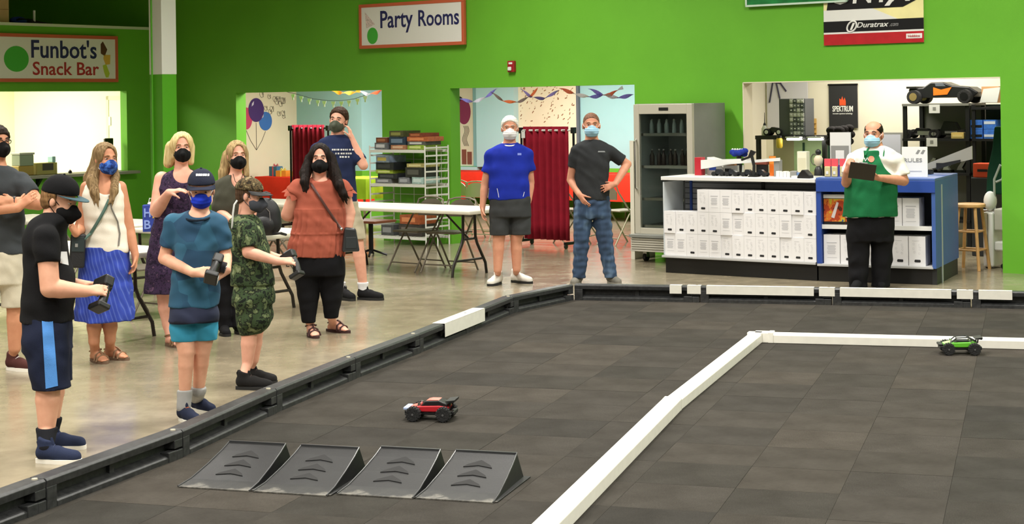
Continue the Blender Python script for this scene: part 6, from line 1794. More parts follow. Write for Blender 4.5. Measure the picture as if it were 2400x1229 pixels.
    def shoes(self, meshes, spots, sock=None):
        up, so, lm, tg, pt = meshes
        for (px, py, yaw) in spots:
            p = npv(ground(px, py)) - self.o
            seg = min(self.legc, key=lambda q: np.linalg.norm(q[2][1][:2] - p[:2]))
            an = seg[2][1]; f = np.array([math.sin(math.radians(yaw)), -math.cos(math.radians(yaw)), 0]); up_ = np.array([0, 0, 1.0])
            c0 = p - f * .016 + up_ * .10
            self.b.cone(an, c0, seg[2][3] * .92, .030, .004); self.b.cone(c0, p + f * .03 + up_ * .05, .030, .022, .006); self.b.cone(p + f * .03 + up_ * .05, p + f * .11 + up_ * .035, .022, .015, .006)
            if sock:
                m_, zt = sock; q = Sdf(.006, .01); kn = seg[1][0]; tt = (zt - an[2]) / max(kn[2] - an[2], .01)
                r_ = lambda z: seg[2][3] + (seg[2][2] - seg[2][3]) * max(0, (z - an[2]) / max(seg[2][0][2] - an[2], .01)) + .006
                e_ = an + (kn - an) * max(tt, 0)
                q.cone(c0 - up_ * .02, an, .043, seg[2][3] + .011); 
                if tt > 0: q.sleeve(an, e_, seg[2][3] + .011, r_(zt) + .004)
                q.cut(np.array([0, 0, zt]), (0, 0, 1)); q.build('sock', m_, self.root)
            o = put(up, 'shoe', self.root, p, (0, 0, math.radians(yaw)))
            put(so, 'sole', o); put(lm, 'laces', o); put(tg, 'tongue', o); put(pt, 'pull_tab', o)
    def barefoot(self, px, py, yaw, an, s=1.0, r=.036):
        """a bare foot with toes at a ground spot below the ankle an (local)"""
        p = npv(ground(px, py)) - self.o
        a = math.radians(yaw); f = np.array([math.sin(a), -math.cos(a), 0]); x = np.array([math.cos(a), math.sin(a), 0])
        b = self.b; up = np.array([0, 0, 1.0])
        b.cone(an, p + up * .062, r, .036 * s)
        b.cone(p - f * .03 * s + up * .038, p + f * .05 * s + up * .05, .03 * s, .033 * s); b.cone(p + f * .05 * s + up * .045, p + f * .12 * s + up * .032, .034 * s, .024 * s)
        b.cone(p + f * .11 * s + up * .03 - x * .018, p + f * .11 * s + up * .03 + x * .022, .021, .019)
        for i in range(5):
            q = p + x * (-.030 + .015 * i) * s + up * .026
            L = (.165, .17, .168, .158, .145)[i] * s
            b.cone(q + f * .11 * s, q + f * L, .0115 if i == 0 else .0095, .010 if i == 0 else .008, .006)
        return p, f, x
    def sandal(self, foot, m_sole, m_strap, name='sandal'):
        p, f, x = foot
        up = np.array([0, 0, 1.0])
        b = MB(); pts = []
        for i in range(24):
            t = 2 * PI * i / 24; yy = math.cos(t); xx = math.sin(t)
            q = p + f * (.055 + yy * .132) + x * xx * (.046 if yy > -.2 else .038)
            pts.append((q[0], q[1]))
        b.prism(pts, 0.0, .022)
        o = b.build(name, m_sole, self.root, smooth=True)
        for fy, zz, w in ((.115, .062, .05), (.075, .082, .046)):
            c = p + f * fy
            MB().tube([c - x * w + up * .016, c - x * w * .8 + up * zz * .75, c + up * zz, c + x * w * .8 + up * zz * .75, c + x * w + up * .016], .0075, 6).build('strap', m_strap, o, smooth=True)
        c = p + up * .085
        MB().tube([c + f * .045 * math.cos(a) + x * .044 * math.sin(a) + up * (.012 * math.cos(a)) for a in [2 * PI * i / 16 for i in range(16)]], .006, 5, True).build('strap', m_strap, o, smooth=True)
        MB().tube([p + f * .115 + up * .064, p + f * .08 + up * .088, p + f * .045 + up * .10], .0065, 5).build('strap', m_strap, o, smooth=True)
        return o
    # ---- clothes
    def garment(self, name, rows, mats, grow=0.012, sleeves=(), seed=1, amp=.0035, L=.13, hem=None, top=None, neck=None, folds=None, k=.03, e=2.3, h=None, cover=False, legs=()):
        s = Sdf(h or self.h, k)
        s.loft(self.T(rows, grow), e=e, folds=folds)
        for (a, b_, ra, rb, *q) in sleeves:
            a = np.array(a); b_ = np.array(b_)
            s.sleeve(a, b_, ra, rb, q[0] if q else None)
        for ch, rs in legs: s.chain(ch, rs, .02)
        if cover:
            for seg in self.legc:
                for (a, c, ra, rc) in seg: s.cone(a, c, ra + .008, rc + .008, .02)
        s.disp = wrinkles(seed, amp, L)
        if hem is not None:
            for hm in (hem if isinstance(hem, list) else [hem]): s.cut(*hm)
        if top is not None: s.cut(*top)
        if neck is not None:
            z = Sdf(.01, .01); z.ell(neck[0], neck[1], self.R if len(neck) > 2 else None); s.minus(z)
        return s.build(name, mats, self.root)
    def done(self):
        return self.b.build('body', self.skin, self.root)
from mathutils.bvhtree import BVHTree
def tree_of(o):
    me = o.data
    return BVHTree.FromPolygons([v.co.copy() for v in me.vertices], [tuple(p.vertices) for p in me.polygons])
def drape(P, tree, pts, lift=0.003):
    """lay outline points (photo px) on a garment surface of person P"""
    out = []; last = None
    org = Vector((0, 0, EYE)) - Vector(P.o)
    for px, py in pts:
        r = ray(px, py).normalized()
        hit = tree.ray_cast(org, r)
        if hit[0] is not None:
            p = hit[0] - r * lift; last = (p - org).length
        else:
            p = org + r * (last if last else P.d)
        out.append(p)
    return out
def patch(P, tree, name, m, quad, nu=4, nv=4, lift=.003, parent=None):
    """a printed or sewn patch: quad corners in photo px (tl, tr, br, bl)"""
    tl, tr, br, bl = [Vector(q) for q in quad]; pts = []
    for j in range(nv + 1):
        for i in range(nu + 1):
            a = tl.lerp(tr, i / nu); b = bl.lerp(br, i / nu); q = a.lerp(b, j / nv); pts.append((q.x, q.y))
    v = drape(P, tree, pts, lift)
    f = [(j * (nu + 1) + i, j * (nu + 1) + i + 1, (j + 1) * (nu + 1) + i + 1, (j + 1) * (nu + 1) + i) for j in range(nv) for i in range(nu)]
    return MB().add(v, f).build(name, m, parent or P.root, smooth=True)
def print_on(P, tree, name, m, text, px, py, size_px, parent=None, **kw):
    """lettering laid on a garment, anchored at a photo px (left end of the baseline)"""
    me = text_mesh(text, size_px, 0.0, m, name, **kw)
    v = drape(P, tree, [(px + q.co.x, py - q.co.z) for q in me.vertices], .004)
    for q, p in zip(me.vertices, v): q.co = p
    o = put(me, name, parent or P.root)
    return o
def strap(P, tree, name, m, pts, w=.012, lift=.006, parent=None):
    dn = []
    for i in range(len(pts) - 1):
        for j in range(6):
            t = j / 6; dn.append((pts[i][0] * (1 - t) + pts[i + 1][0] * t, pts[i][1] * (1 - t) + pts[i + 1][1] * t))
    dn.append(pts[-1])
    return MB().tube(drape(P, tree, dn, lift), w, 6).build(name, m, parent or P.root, smooth=True)

SK_A = skin('skin_fair', '#dba68a'); SK_B = skin('skin_tan', '#c98f6e'); SK_C = skin('skin_pink', '#e0a890'); SK_D = skin('skin_ruddy', '#cf9478')
M_MASKB = cloth('black_mask_cloth', '#101011', .05, .1); M_MASKW = cloth('white_mask_cloth', '#e4e4e6', .04, .1)
M_MASKS = cloth('surgical_blue_mask', '#9cc6de', .05, .1); M_LOOPW = mat('white_elastic', '#e8e8e8', rough=.8)
M_MASKG = cloth('grey_green_mask_cloth', '#4c5044', .05, .1); M_MASKD = cloth('slate_mask_cloth', '#4a4d55', .05, .1); M_MASKR = cloth('royal_blue_mask', '#1c35b4', .08, .1)
M_SOLEW = mat('white_rubber', '#e6e2d6', rough=.6); M_SOLEB = mat('black_rubber', '#1a1a1a', rough=.7)
M_BROWD = mat('brow_dark', '#2b1d14', rough=.8); M_BROWL = mat('brow_light', '#8a6a48', rough=.8); M_BROWG = mat('brow_grey', '#b8b0a4', rough=.8)
def person_glasses():
    P = Person('man with glasses and folded arms in a charcoal t-shirt at the left edge', 30, 870, SK_B, .0085)
    R = [(388, -4, 18, .06), (398, -6, 40, .09), (418, -6, 54, .12), (470, -5, 56, .13), (530, -2, 56, .13), (594, 0, 60, .13)]
    P.b.loft(P.T(R, -.012))
    P.head(-4, 334, yaw=42, neck=P.J(-4, 398), size=1.0); P.brows(M_BROWD)
    P.hair_short(hairmat('hair_dark', '#150f0b', '#35271d'), front=.07, back=-.05); P.mask(M_MASKB, 'cone'); P.glasses(M_BLACK)
    sh, el, wr = P.arm((50, 425, -.02), (90, 478, -.10), (30, 472, -.24), (.055, .048, .044, .032))
    P.hand(wr, (-1, 0, .1), (0, .8, -.4), (0, 0, 1), 1.0, (10, 15, 10))
    sh2, el2, wr2 = P.arm((-62, 425, -.02), (-72, 495, -.14), (42, 488, -.27), (.055, .048, .044, .032))
    P.hand(wr2, (.75, .15, .65), (.3, 1, 0), (-.5, 0, .8), 1.0, (12, 20, 15))
    P.leg((34, 640, 0), (36, 722, 0), (34, 845, .02), (.09, .062, .06, .045), .12, 60)
    P.leg((-36, 640, .05), (-38, 722, .05), (-38, 848, .05), (.09, .062, .06, .045), .12, 20)
    M = cloth('charcoal_tshirt', '#3d4144')
    P.garment('shirt', R, M, .01, [(sh, sh + (el - sh) * .62, .07, .066), (sh2, sh2 + (el2 - sh2) * .6, .07, .066)], 3)
    MB().lathe([(.036, -.012), (.038, 0), (.036, .012)], 14, mx=Matrix.Translation(Vector(wr + (el - wr) * .06)) @ Matrix.Rotation(PI / 2, 4, 'Y')).build('watch', M_BLACK, P.root, smooth=True)
    RS = [(585, 0, 58, .13), (640, 0, 63, .14), (664, 0, 62, .13)]
    M = cloth('beige_shorts', '#c9c1ac')
    P.garment('shorts', RS, M, .006, seed=5, cover=True, legs=[([P.J(32, 655, 0), P.J(35, 722, 0)], [.098, .095]), ([P.J(-34, 655, .04), P.J(-38, 722, .04)], [.098, .095])], hem=(P.J(0, 720), (0, 0, -1)))
    P.shoes(shoe_meshes(.27, cloth('maroon_trainer', '#4b2a26'), M_SOLEW, M_LOOPW), [(34, 868, 65), (-36, 872, 20)])
    P.done()

def person_blackcap():
    P = Person('boy in black cap, black t-shirt and navy shorts with a light blue stripe', 125, 1075, SK_A, .0075)
    D = .12
    R = [(497, 130, 20, .055, D), (510, 122, 36, .10, D), (540, 108, 42, .155, D), (600, 109, 46, .16, D), (660, 115, 54, .165, D), (705, 112, 55, .165, D), (752, 110, 55, .165, D)]
    P.b.loft(P.T(R, -.012))
    P.head(141, 472, D, yaw=78, pitch=16, neck=P.J(126, 512, D), size=.97, nr=.058); P.brows(M_BROWL)
    P.hair_short(hairmat('hair_sandy', '#5a4026', '#94704a'), t=.011, front=.03, back=-.085, fc=-.012); P.mask(M_MASKB, 'cone', .006)
    cap = P.cap(cloth('black_cap_twill', '#0e0e10', .05), mat('cap_brim_dark', '#2c4a52', rough=.8), .075, -6, .016, True)
    sh, el, wr = P.arm((108, 558, D - .17), (117, 676, D - .2), (200, 683, D - .13), (.056, .052, .047, .033))
    P.hand(wr, (1, .1, .05), (0, .75, -.6), (0, .3, 1), .95, (30, 45, 35), 3, (30, 20))
    sh2, el2, wr2 = P.arm((120, 558, D + .17), (140, 668, D + .2), (205, 672, D + .05), (.054, .05, .045, .032))
    P.hand(wr2, (1, -.1, 0), (0, -.75, -.6), (0, -.3, 1), .95, (30, 45, 35), 3, (30, 20))
    P.leg((110, 800, .03), (113, 905, .0), (109, 1025, -.02), (.095, .066, .066, .045), .13, 85)
    P.leg((118, 800, .21), (124, 890, .25), (120, 1000, .27), (.095, .066, .066, .045), .13, 85)
    sht = P.garment('shirt', R, cloth('black_tshirt', '#121214', .1), .010, [(sh, sh + (el - sh) * .5, .072, .068), (sh2, sh2 + (el2 - sh2) * .5, .072, .068)], 7)
    tr = tree_of(sht)
    patch(P, tr, 'shirt_print', mat('white_shirt_print', '#cfcfcf', rough=.8), ((143, 590), (157, 590), (161, 622), (141, 617)))
    RS = [(738, 110, 52, .16, D), (790, 111, 54, .17, D), (820, 112, 54, .165, D)]
    so = P.garment('shorts', RS, cloth('navy_sport_shorts', '#161c30'), .006, seed=9, amp=.005,
                   cover=True, legs=[([P.J(107, 800, .03), P.J(122, 915, -.01)], [.122, .098]), ([P.J(116, 800, .21), P.J(131, 905, .26)], [.118, .094])], hem=(P.J(120, 914, -.04), (.05, 0, -1)))
    patch(P, tree_of(so), 'side_stripe', cloth('light_blue_stripe', '#4d84c6'), ((98, 752), (124, 752), (136, 905), (107, 912)), 4, 12)
    P.shoes(shoe_meshes(.26, cloth('navy_trainer', '#252d45'), M_SOLEW, mat('navy_lace', '#2c3550', rough=.8), .01), [(114, 1085, 84), (126, 1053, 88)], (cloth('black_sock', '#14151a'), .172))
    P.done()

def person_skirt():
    P = Person('woman with long light brown hair in white tank top and blue striped skirt', 250, 852, SK_B, .0085)
    R = [(420, 244, 18, .05), (428, 243, 34, .075), (445, 242, 44, .10), (480, 243, 47, .12), (520, 245, 46, .11), (560, 247, 50, .115), (594, 247, 54, .12)]
    P.b.loft(P.T(R, -.008))
    P.head(248, 375, 0, yaw=40, neck=P.J(243, 426), size=1.0, nr=.05); P.brows(M_BROWL)
    P.hair_long(hairmat('hair_light_brown', '#5a452c', '#a08660'), [
        [(232, 372, .05, .05), (212, 420, .06, .05), (203, 465, .02, .03)], [(240, 370, .08, .06), (238, 430, .10, .06), (236, 470, .10, .04)],
        [(226, 378, .0, .036), (216, 425, -.07, .042), (222, 452, -.12, .03), (229, 474, -.135, .010)], [(264, 372, .06, .026), (270, 415, .0, .03), (268, 448, -.10, .026), (260, 474, -.135, .010)]], facew=.056)
    P.mask(mottled('blue_tiedye_mask', [(0, '#1d3570'), (.45, '#2f55a8'), (.58, '#4d78c4')], 30), 'cone', .0, M_LOOPW)
    sh, el, wr = P.arm((281, 440, .02), (303, 540, .03), (317, 598, -.02), (.05, .042, .037, .027))
    P.hand(wr, (-.05, -.1, -1), (-.6, -.4, 0), (-.4, -1, 0), .95, (18, 25, 20), 4)
    sh2, el2, wr2 = P.arm((204, 440, 0), (190, 535, -.04), (178, 548, -.22), (.05, .042, .037, .027))
    P.hand(wr2, (-.2, -.5, .55), (.8, -.3, .3), (0, .5, 1), .95, (20, 30, 20), 4)
    l1 = P.leg((222, 690, 0), (221, 752, 0), (220, 826, 0), (.085, .055, .055, .037)); l2 = P.leg((262, 690, .06), (258, 752, .06), (258, 822, .06), (.085, .055, .055, .037))
    f1 = P.barefoot(224, 848, 40, l1[2]); f2 = P.barefoot(258, 842, 62, l2[2])
    ms, mt = mat('tan_sandal_sole', '#6e5744', rough=.8), mat('tan_sandal_strap', '#8a6c50', rough=.7)
    P.sandal(f1, ms, mt); P.sandal(f2, ms, mt)
    tank = P.garment('tank_top', R, cloth('white_tank', '#ece5d6', .04), .008, seed=11, neck=(P.J(248, 425, -.09), (.085, .11, .10)))
    fo = lambda an, Z: .035 * np.sin(an * 13 + 1.0) * np.clip((.85 - Z) / .5, 0, 1)
    m, nt, b = new_mat('blue_striped_skirt_cloth')
    wv = nt.nodes.new('ShaderNodeTexWave'); wv.inputs['Scale'].default_value = 13.0; wv.inputs['Distortion'].default_value = .8; wv.inputs['Detail'].default_value = 2
    nt.links.new(coords(nt, (1, 1, .5), (0, .5, .2)), wv.inputs[0])
    r = ramp(nt, wv.outputs[0], [(0.0, '#2a3fa0'), (.88, '#3048a8'), (.98, '#5063b6')]); nt.links.new(r.outputs[0], b.inputs['Base Color']); b.inputs['Roughness'].default_value = .9
    P.garment('skirt', [(578, 247, 52, .12), (600, 246, 55, .13), (660, 246, 60, .145), (715, 246, 65, .155), (752, 246, 67, .16)], m, .006, seed=13, amp=.004, folds=fo)
    tr = tree_of(tank)
    strap(P, tr, 'lanyard', mat('grey_lanyard', '#77746e', rough=.8), [(255, 455), (262, 490), (276, 520), (281, 548), (278, 576)], .006)
    P.done()
    return P, tr

def person_purple():
    P = Person('blonde woman in a dark purple sleeveless dress with one hand raised', 415, 810, SK_C, .009)
    R = [(396, 428, 16, .05), (404, 426, 34, .08), (420, 420, 42, .105), (450, 417, 45, .125), (490, 414, 45, .115), (540, 409, 51, .125), (590, 404, 55, .135), (640, 401, 57, .14), (686, 399, 57, .14)]
    P.b.loft(P.T(R[:7], -.008))
    P.head(427, 348, 0, yaw=14, neck=P.J(424, 405), size=1.0, nr=.052); P.brows(M_BROWL)
    P.hair_long(hairmat('hair_blonde', '#b89a5e', '#ecd9a4'), [[(402, 345, .03, .05), (395, 382, .03, .042)], [(446, 345, .05, .035), (447, 380, .04, .028)], [(424, 350, .08, .06), (422, 385, .09, .05)]], facew=.055, t=.016)
    P.mask(M_MASKB, 'cone')
    sh, el, wr = P.arm((380, 420, 0), (367, 494, -.08), (396, 452, -.27), (.062, .055, .048, .032))
    P.hand(wr, (.95, -.15, .22), (.1, .2, -.8), (0, -.8, .5), .95, (12, 22, 16), 5, (30, 10))
    P.arm((460, 420, .05), (474, 500, .06), (462, 560, -.02), (.06, .052, .045, .03)); 
    l1 = P.leg((385, 640, 0), (386, 705, 0), (396, 792, .0), (.09, .058, .06, .038)); l2 = P.leg((432, 640, .06), (432, 705, .06), (436, 782, .1), (.09, .058, .06, .038))
    f1 = P.barefoot(400, 811, 40, l1[2]); f2 = P.barefoot(438, 800, 20, l2[2])
    ms, mt = mat('tan_sandal_sole', '#6e5744', rough=.8), mat('brown_flat_strap', '#7a5f3e', rough=.7)
    P.sandal(f1, ms, mt); P.sandal(f2, ms, mt)
    fo = lambda an, Z: .03 * np.sin(an * 11) * np.clip((.85 - Z) / .4, 0, 1)
    P.garment('dress', R, mottled('purple_print_dress', [(0, '#231a2c'), (.42, '#3a2a44'), (.55, '#2a2233'), (.62, '#59415a')], 28, 3), .008, seed=17, folds=fo, neck=(P.J(430, 400, -.10), (.095, .13, .10)))
    P.done()

def person_blueshirt():
    P = Person('boy in navy cap and royal blue mask, blue patterned t-shirt, two-tone shorts', 455, 985, SK_A, .0075)
    R = [(492, 467, 20, .05), (500, 466, 38, .078), (515, 465, 48, .10), (550, 464, 49, .11), (600, 462, 49, .11), (660, 458, 53, .115), (717, 455, 55, .115)]
    P.b.loft(P.T(R, -.012))
    P.head(472, 448, 0, yaw=8, pitch=10, neck=P.J(467, 502), size=.93, nr=.048); P.brows(M_BROWL)
    P.hair_short(hairmat('hair_sandy', '#5a4026', '#94704a'), t=.008, front=.05, back=-.05, fc=-.02); P.mask(M_MASKR, 'flat', -.002, M_LOOPW)
    cap = P.cap(cloth('navy_cap_twill', '#262a3a', .06), cloth('navy_cap_twill', '#262a3a'), .05, 8, .012)
    ct = tree_of(cap); g = MB()
    for x in (459, 464.5, 469.5, 475, 480, 486): g.add(drape(P, ct, [(x, 407.5), (x + 4.6, 407), (x + 4.6, 412.5), (x, 413)], .004), [(0, 1, 2, 3)])
    g.build('cap_stitching', mat('white_thread', '#d9dcdc', rough=.8), cap)
    sh, el, wr = P.arm((408, 524, 0), (385, 606, .02), (452, 640, -.22), (.042, .038, .035, .026))
    P.hand(wr, (1, -.15, .02), (.1, .8, -.5), (.1, -.5, 1), .92, (22, 35, 25), 4, (28, 15))
    sh2, el2, wr2 = P.arm((513, 526, 0), (529, 602, .0), (531, 634, -.2), (.042, .038, .034, .026))
    P.hand(wr2, (-.5, -.45, -.25), (-.5, .6, -.3), (-.2, -.3, 1), .92, (25, 40, 30), 4, (28, 15))
    P.leg((430, 770, 0), (437, 825, -.02), (432, 945, 0), (.072, .050, .046, .034), .12, 35); P.leg((480, 770, .04), (474, 822, .04), (464, 930, .1), (.072, .050, .046, .034), .12, 40)
    m, nt, b = new_mat('blue_facet_tshirt')
    vo = nt.nodes.new('ShaderNodeTexVoronoi'); vo.inputs['Scale'].default_value = 9; nt.links.new(coords(nt, (1, .3, .8), (.2, .5, 0)), vo.inputs['Vector'])
    sp = nt.nodes.new('ShaderNodeSeparateColor'); nt.links.new(vo.outputs['Color'], sp.inputs[0])
    r = ramp(nt, sp.outputs[0], [(0, '#1b4260'), (.4, '#1f4b66'), (.75, '#23536e'), (1, '#2f6480')]); nt.links.new(r.outputs[0], b.inputs['Base Color']); b.inputs['Roughness'].default_value = .85
    sht = P.garment('shirt', R, m, .010, [(sh, sh + (el - sh) * .66, .062, .056), (sh2, sh2 + (el2 - sh2) * .78, .060, .055)], 19, neck=(P.J(467, 490, -.06), (.075, .09, .055)))
    c = P.J(467, 499, -.02)
    MB().tube([c + np.array([.080 * math.cos(a), -.055 + .085 * math.sin(a) * (1 if math.sin(a) < 0 else .9) + .03, -.018 + .022 * math.sin(a)]) for a in [2 * PI * i / 24 for i in range(24)]], .007, 6, True).build('collar', cloth('dark_collar', '#17212e'), P.root, smooth=True)
    m2, nt, b = new_mat('two_tone_shorts')
    tc = nt.nodes.new('ShaderNodeTexCoord'); sx = nt.nodes.new('ShaderNodeSeparateXYZ'); nt.links.new(tc.outputs['Object'], sx.inputs[0])
    zt = P.J(450, 758)[2]
    r = ramp(nt, sx.outputs[2], [(0, '#2f8fb0'), (min(.99, zt), '#232a44')], 'CONSTANT'); nt.links.new(r.outputs[0], b.inputs['Base Color']); b.inputs['Roughness'].default_value = .85
    P.garment('shorts', [(708, 455, 52, .115), (735, 454, 54, .125), (752, 453, 54, .118)], m2, .008, seed=21, cover=True, legs=[([P.J(428, 755, 0), P.J(428, 800, 0)], [.074, .067]), ([P.J(482, 755, .03), P.J(485, 797, .03)], [.072, .064])], hem=(P.J(450, 799), (0, 0, -1)))
    P.shoes(shoe_meshes(.24, cloth('navy_trainer_orange', '#20263a'), M_SOLEW, mat('orange_lace', '#c0643a', rough=.8)), [(434, 988, 40), (465, 964, 45)], (cloth('grey_sock', '#9a9a98'), .185))
    P.done()

def person_olive():
    P = Person('woman with long blonde hair and black mask in an olive sleeveless top', 545, 784, SK_C, .009)
    R = [(410, 552, 16, .05), (418, 550, 30, .075), (435, 545, 38, .10), (470, 541, 40, .115), (520, 538, 41, .11), (560, 538, 46, .12), (590, 538, 50, .125)]
    P.b.loft(P.T(R, -.008))
    P.head(556, 366, 0, yaw=22, neck=P.J(552, 418), size=1.0, nr=.05); P.brows(M_BROWL)
    P.hair_long(hairmat('hair_dark_blonde', '#6d5638', '#c6ab7a'), [[(533, 365, .03, .045), (524, 405, .02, .04), (520, 428, 0, .03)], [(574, 360, .05, .03), (577, 410, .02, .028)], [(550, 370, .08, .06), (545, 420, .10, .055)]], facew=.055)
    P.mask(M_MASKB, 'cone')
    sh, el, wr = P.arm((510, 440, 0), (508, 492, -.03), (548, 520, -.22), (.048, .042, .037, .027)); P.hand(wr, (1, -.1, -.1), (0, .3, -1), (0, -1, .2), .95)
    P.arm((580, 440, .02), (590, 500, .02), (575, 540, -.15), (.048, .042, .037, .027))
    P.leg((522, 600, 0), (523, 680, 0), (524, 765, 0), foot=.12, yaw=20); P.leg((558, 600, .04), (558, 680, .04), (558, 765, .04), foot=.12, yaw=20)
    P.garment('top', R, cloth('olive_top', '#45453a'), .010, [(sh, sh + (el - sh) * .12, .056, .055)], 23, neck=(P.J(556, 412, -.1), (.06, .12, .10)))
    MB().tube([P.J(546, 408, -.07), P.J(551, 425, -.115), P.J(558, 432, -.12), P.J(566, 422, -.11), P.J(569, 408, -.06)], .004, 5).build('necklace', mat('brown_cord', '#5b3a28', rough=.6), P.root, smooth=True)
    P.garment('trousers', [(580, 538, 46, .12), (620, 540, 48, .125), (640, 540, 46, .115)], cloth('black_trousers', '#141417'), .006, seed=25, cover=True, legs=[([P.J(521, 630), P.J(523, 690), P.J(524, 768)], [.09, .07, .06]), ([P.J(559, 630, .04), P.J(558, 690, .04), P.J(558, 768, .04)], [.09, .07, .06])], hem=(P.J(540, 768), (0, 0, -1)))
    P.shoes(shoe_meshes(.25, cloth('black_trainer', '#18181a'), M_SOLEB, M_BLACK), [(524, 784, 20), (558, 780, 25)])
    P.done()

M_CAMO = mottled('woodland_camouflage', [(0, '#1b211a'), (.40, '#3a4a30'), (.50, '#23291f'), (.56, '#5f6b48'), (.66, '#7f8a66')], 17, 3)
M_CAMOCAP = mottled('brown_camouflage', [(0, '#2a2318'), (.42, '#5a4b33'), (.52, '#3a3424'), (.60, '#7f7050')], 30, 2)

def person_camo():
    P = Person('boy in camouflage t-shirt and shorts with a camouflage cap', 590, 908, SK_C, .0075)
    R = [(503, 576, 15, .05, .04), (512, 574, 28, .085, .04), (535, 578, 36, .125, .04), (580, 584, 42, .135, .04), (630, 590, 46, .14, .04), (668, 592, 47, .14, .04)]
    P.b.loft(P.T(R, -.012))
    P.head(586, 460, .04, yaw=80, pitch=10, neck=P.J(575, 512, .04), size=.92, nr=.046); P.brows(M_BROWD)
    P.hair_short(hairmat('hair_brown_fade', '#3a2a1e', '#5d4634'), t=.006, front=.04, back=-.06, fc=-.025); P.mask(M_MASKD, 'cone', .004)
    P.cap(M_CAMOCAP, mat('black_brim', '#161616', rough=.7), .078, 4, .006)
    sh, el, wr = P.arm((578, 536, -.10), (582, 592, -.14), (652, 613, -.13), (.044, .041, .037, .027))
    P.hand(wr, (1, .1, .02), (0, .6, -.7), (0, .3, 1), .92, (18, 30, 25), 4, (22, 10))
    sh2, el2, wr2 = P.arm((586, 536, .16), (600, 592, .2), (654, 606, .02), (.044, .041, .037, .027))
    P.hand(wr2, (1, -.1, .02), (0, -.6, -.7), (0, -.3, 1), .92, (18, 30, 25), 4, (22, 10))
    P.leg((584, 720, -.02), (584, 785, -.02), (578, 884, -.02), (.08, .053, .052, .037), .13, 88); P.leg((600, 720, .12), (598, 785, .14), (592, 872, .14), (.08, .053, .052, .037), .13, 80)
    P.garment('shirt', R, M_CAMO, .010, [(sh, sh + (el - sh) * .82, .068, .062), (sh2, sh2 + (el2 - sh2) * .8, .066, .06)], 27)
    P.garment('shorts', [(655, 592, 45, .13, .04), (690, 594, 47, .14, .04), (712, 595, 46, .13, .04)], M_CAMO, .008, seed=29, amp=.006, cover=True, legs=[([P.J(588, 705, -.03), P.J(594, 745, -.02), P.J(587, 786, -.02)], [.115, .112, .066]), ([P.J(604, 700, .12), P.J(604, 740, .13), P.J(598, 778, .14)], [.105, .10, .066])], hem=(P.J(590, 783), (.1, 0, -1)))
    P.shoes(shoe_meshes(.26, cloth('black_trail_shoe', '#1d1c1c'), M_SOLEB, mat('dark_lace', '#3a2a26', rough=.8)), [(577, 913, 86), (592, 898, 74)])
    MB().tube([P.J(556, 470, -.05), P.J(549, 480, -.06), P.J(546, 500, -.06), P.J(544, 530, -.06), P.J(545, 545, -.03)], .007, 6).build('hanging_cord', mat('white_cord', '#d8d8d4', rough=.7), P.root, smooth=True)
    P.done()

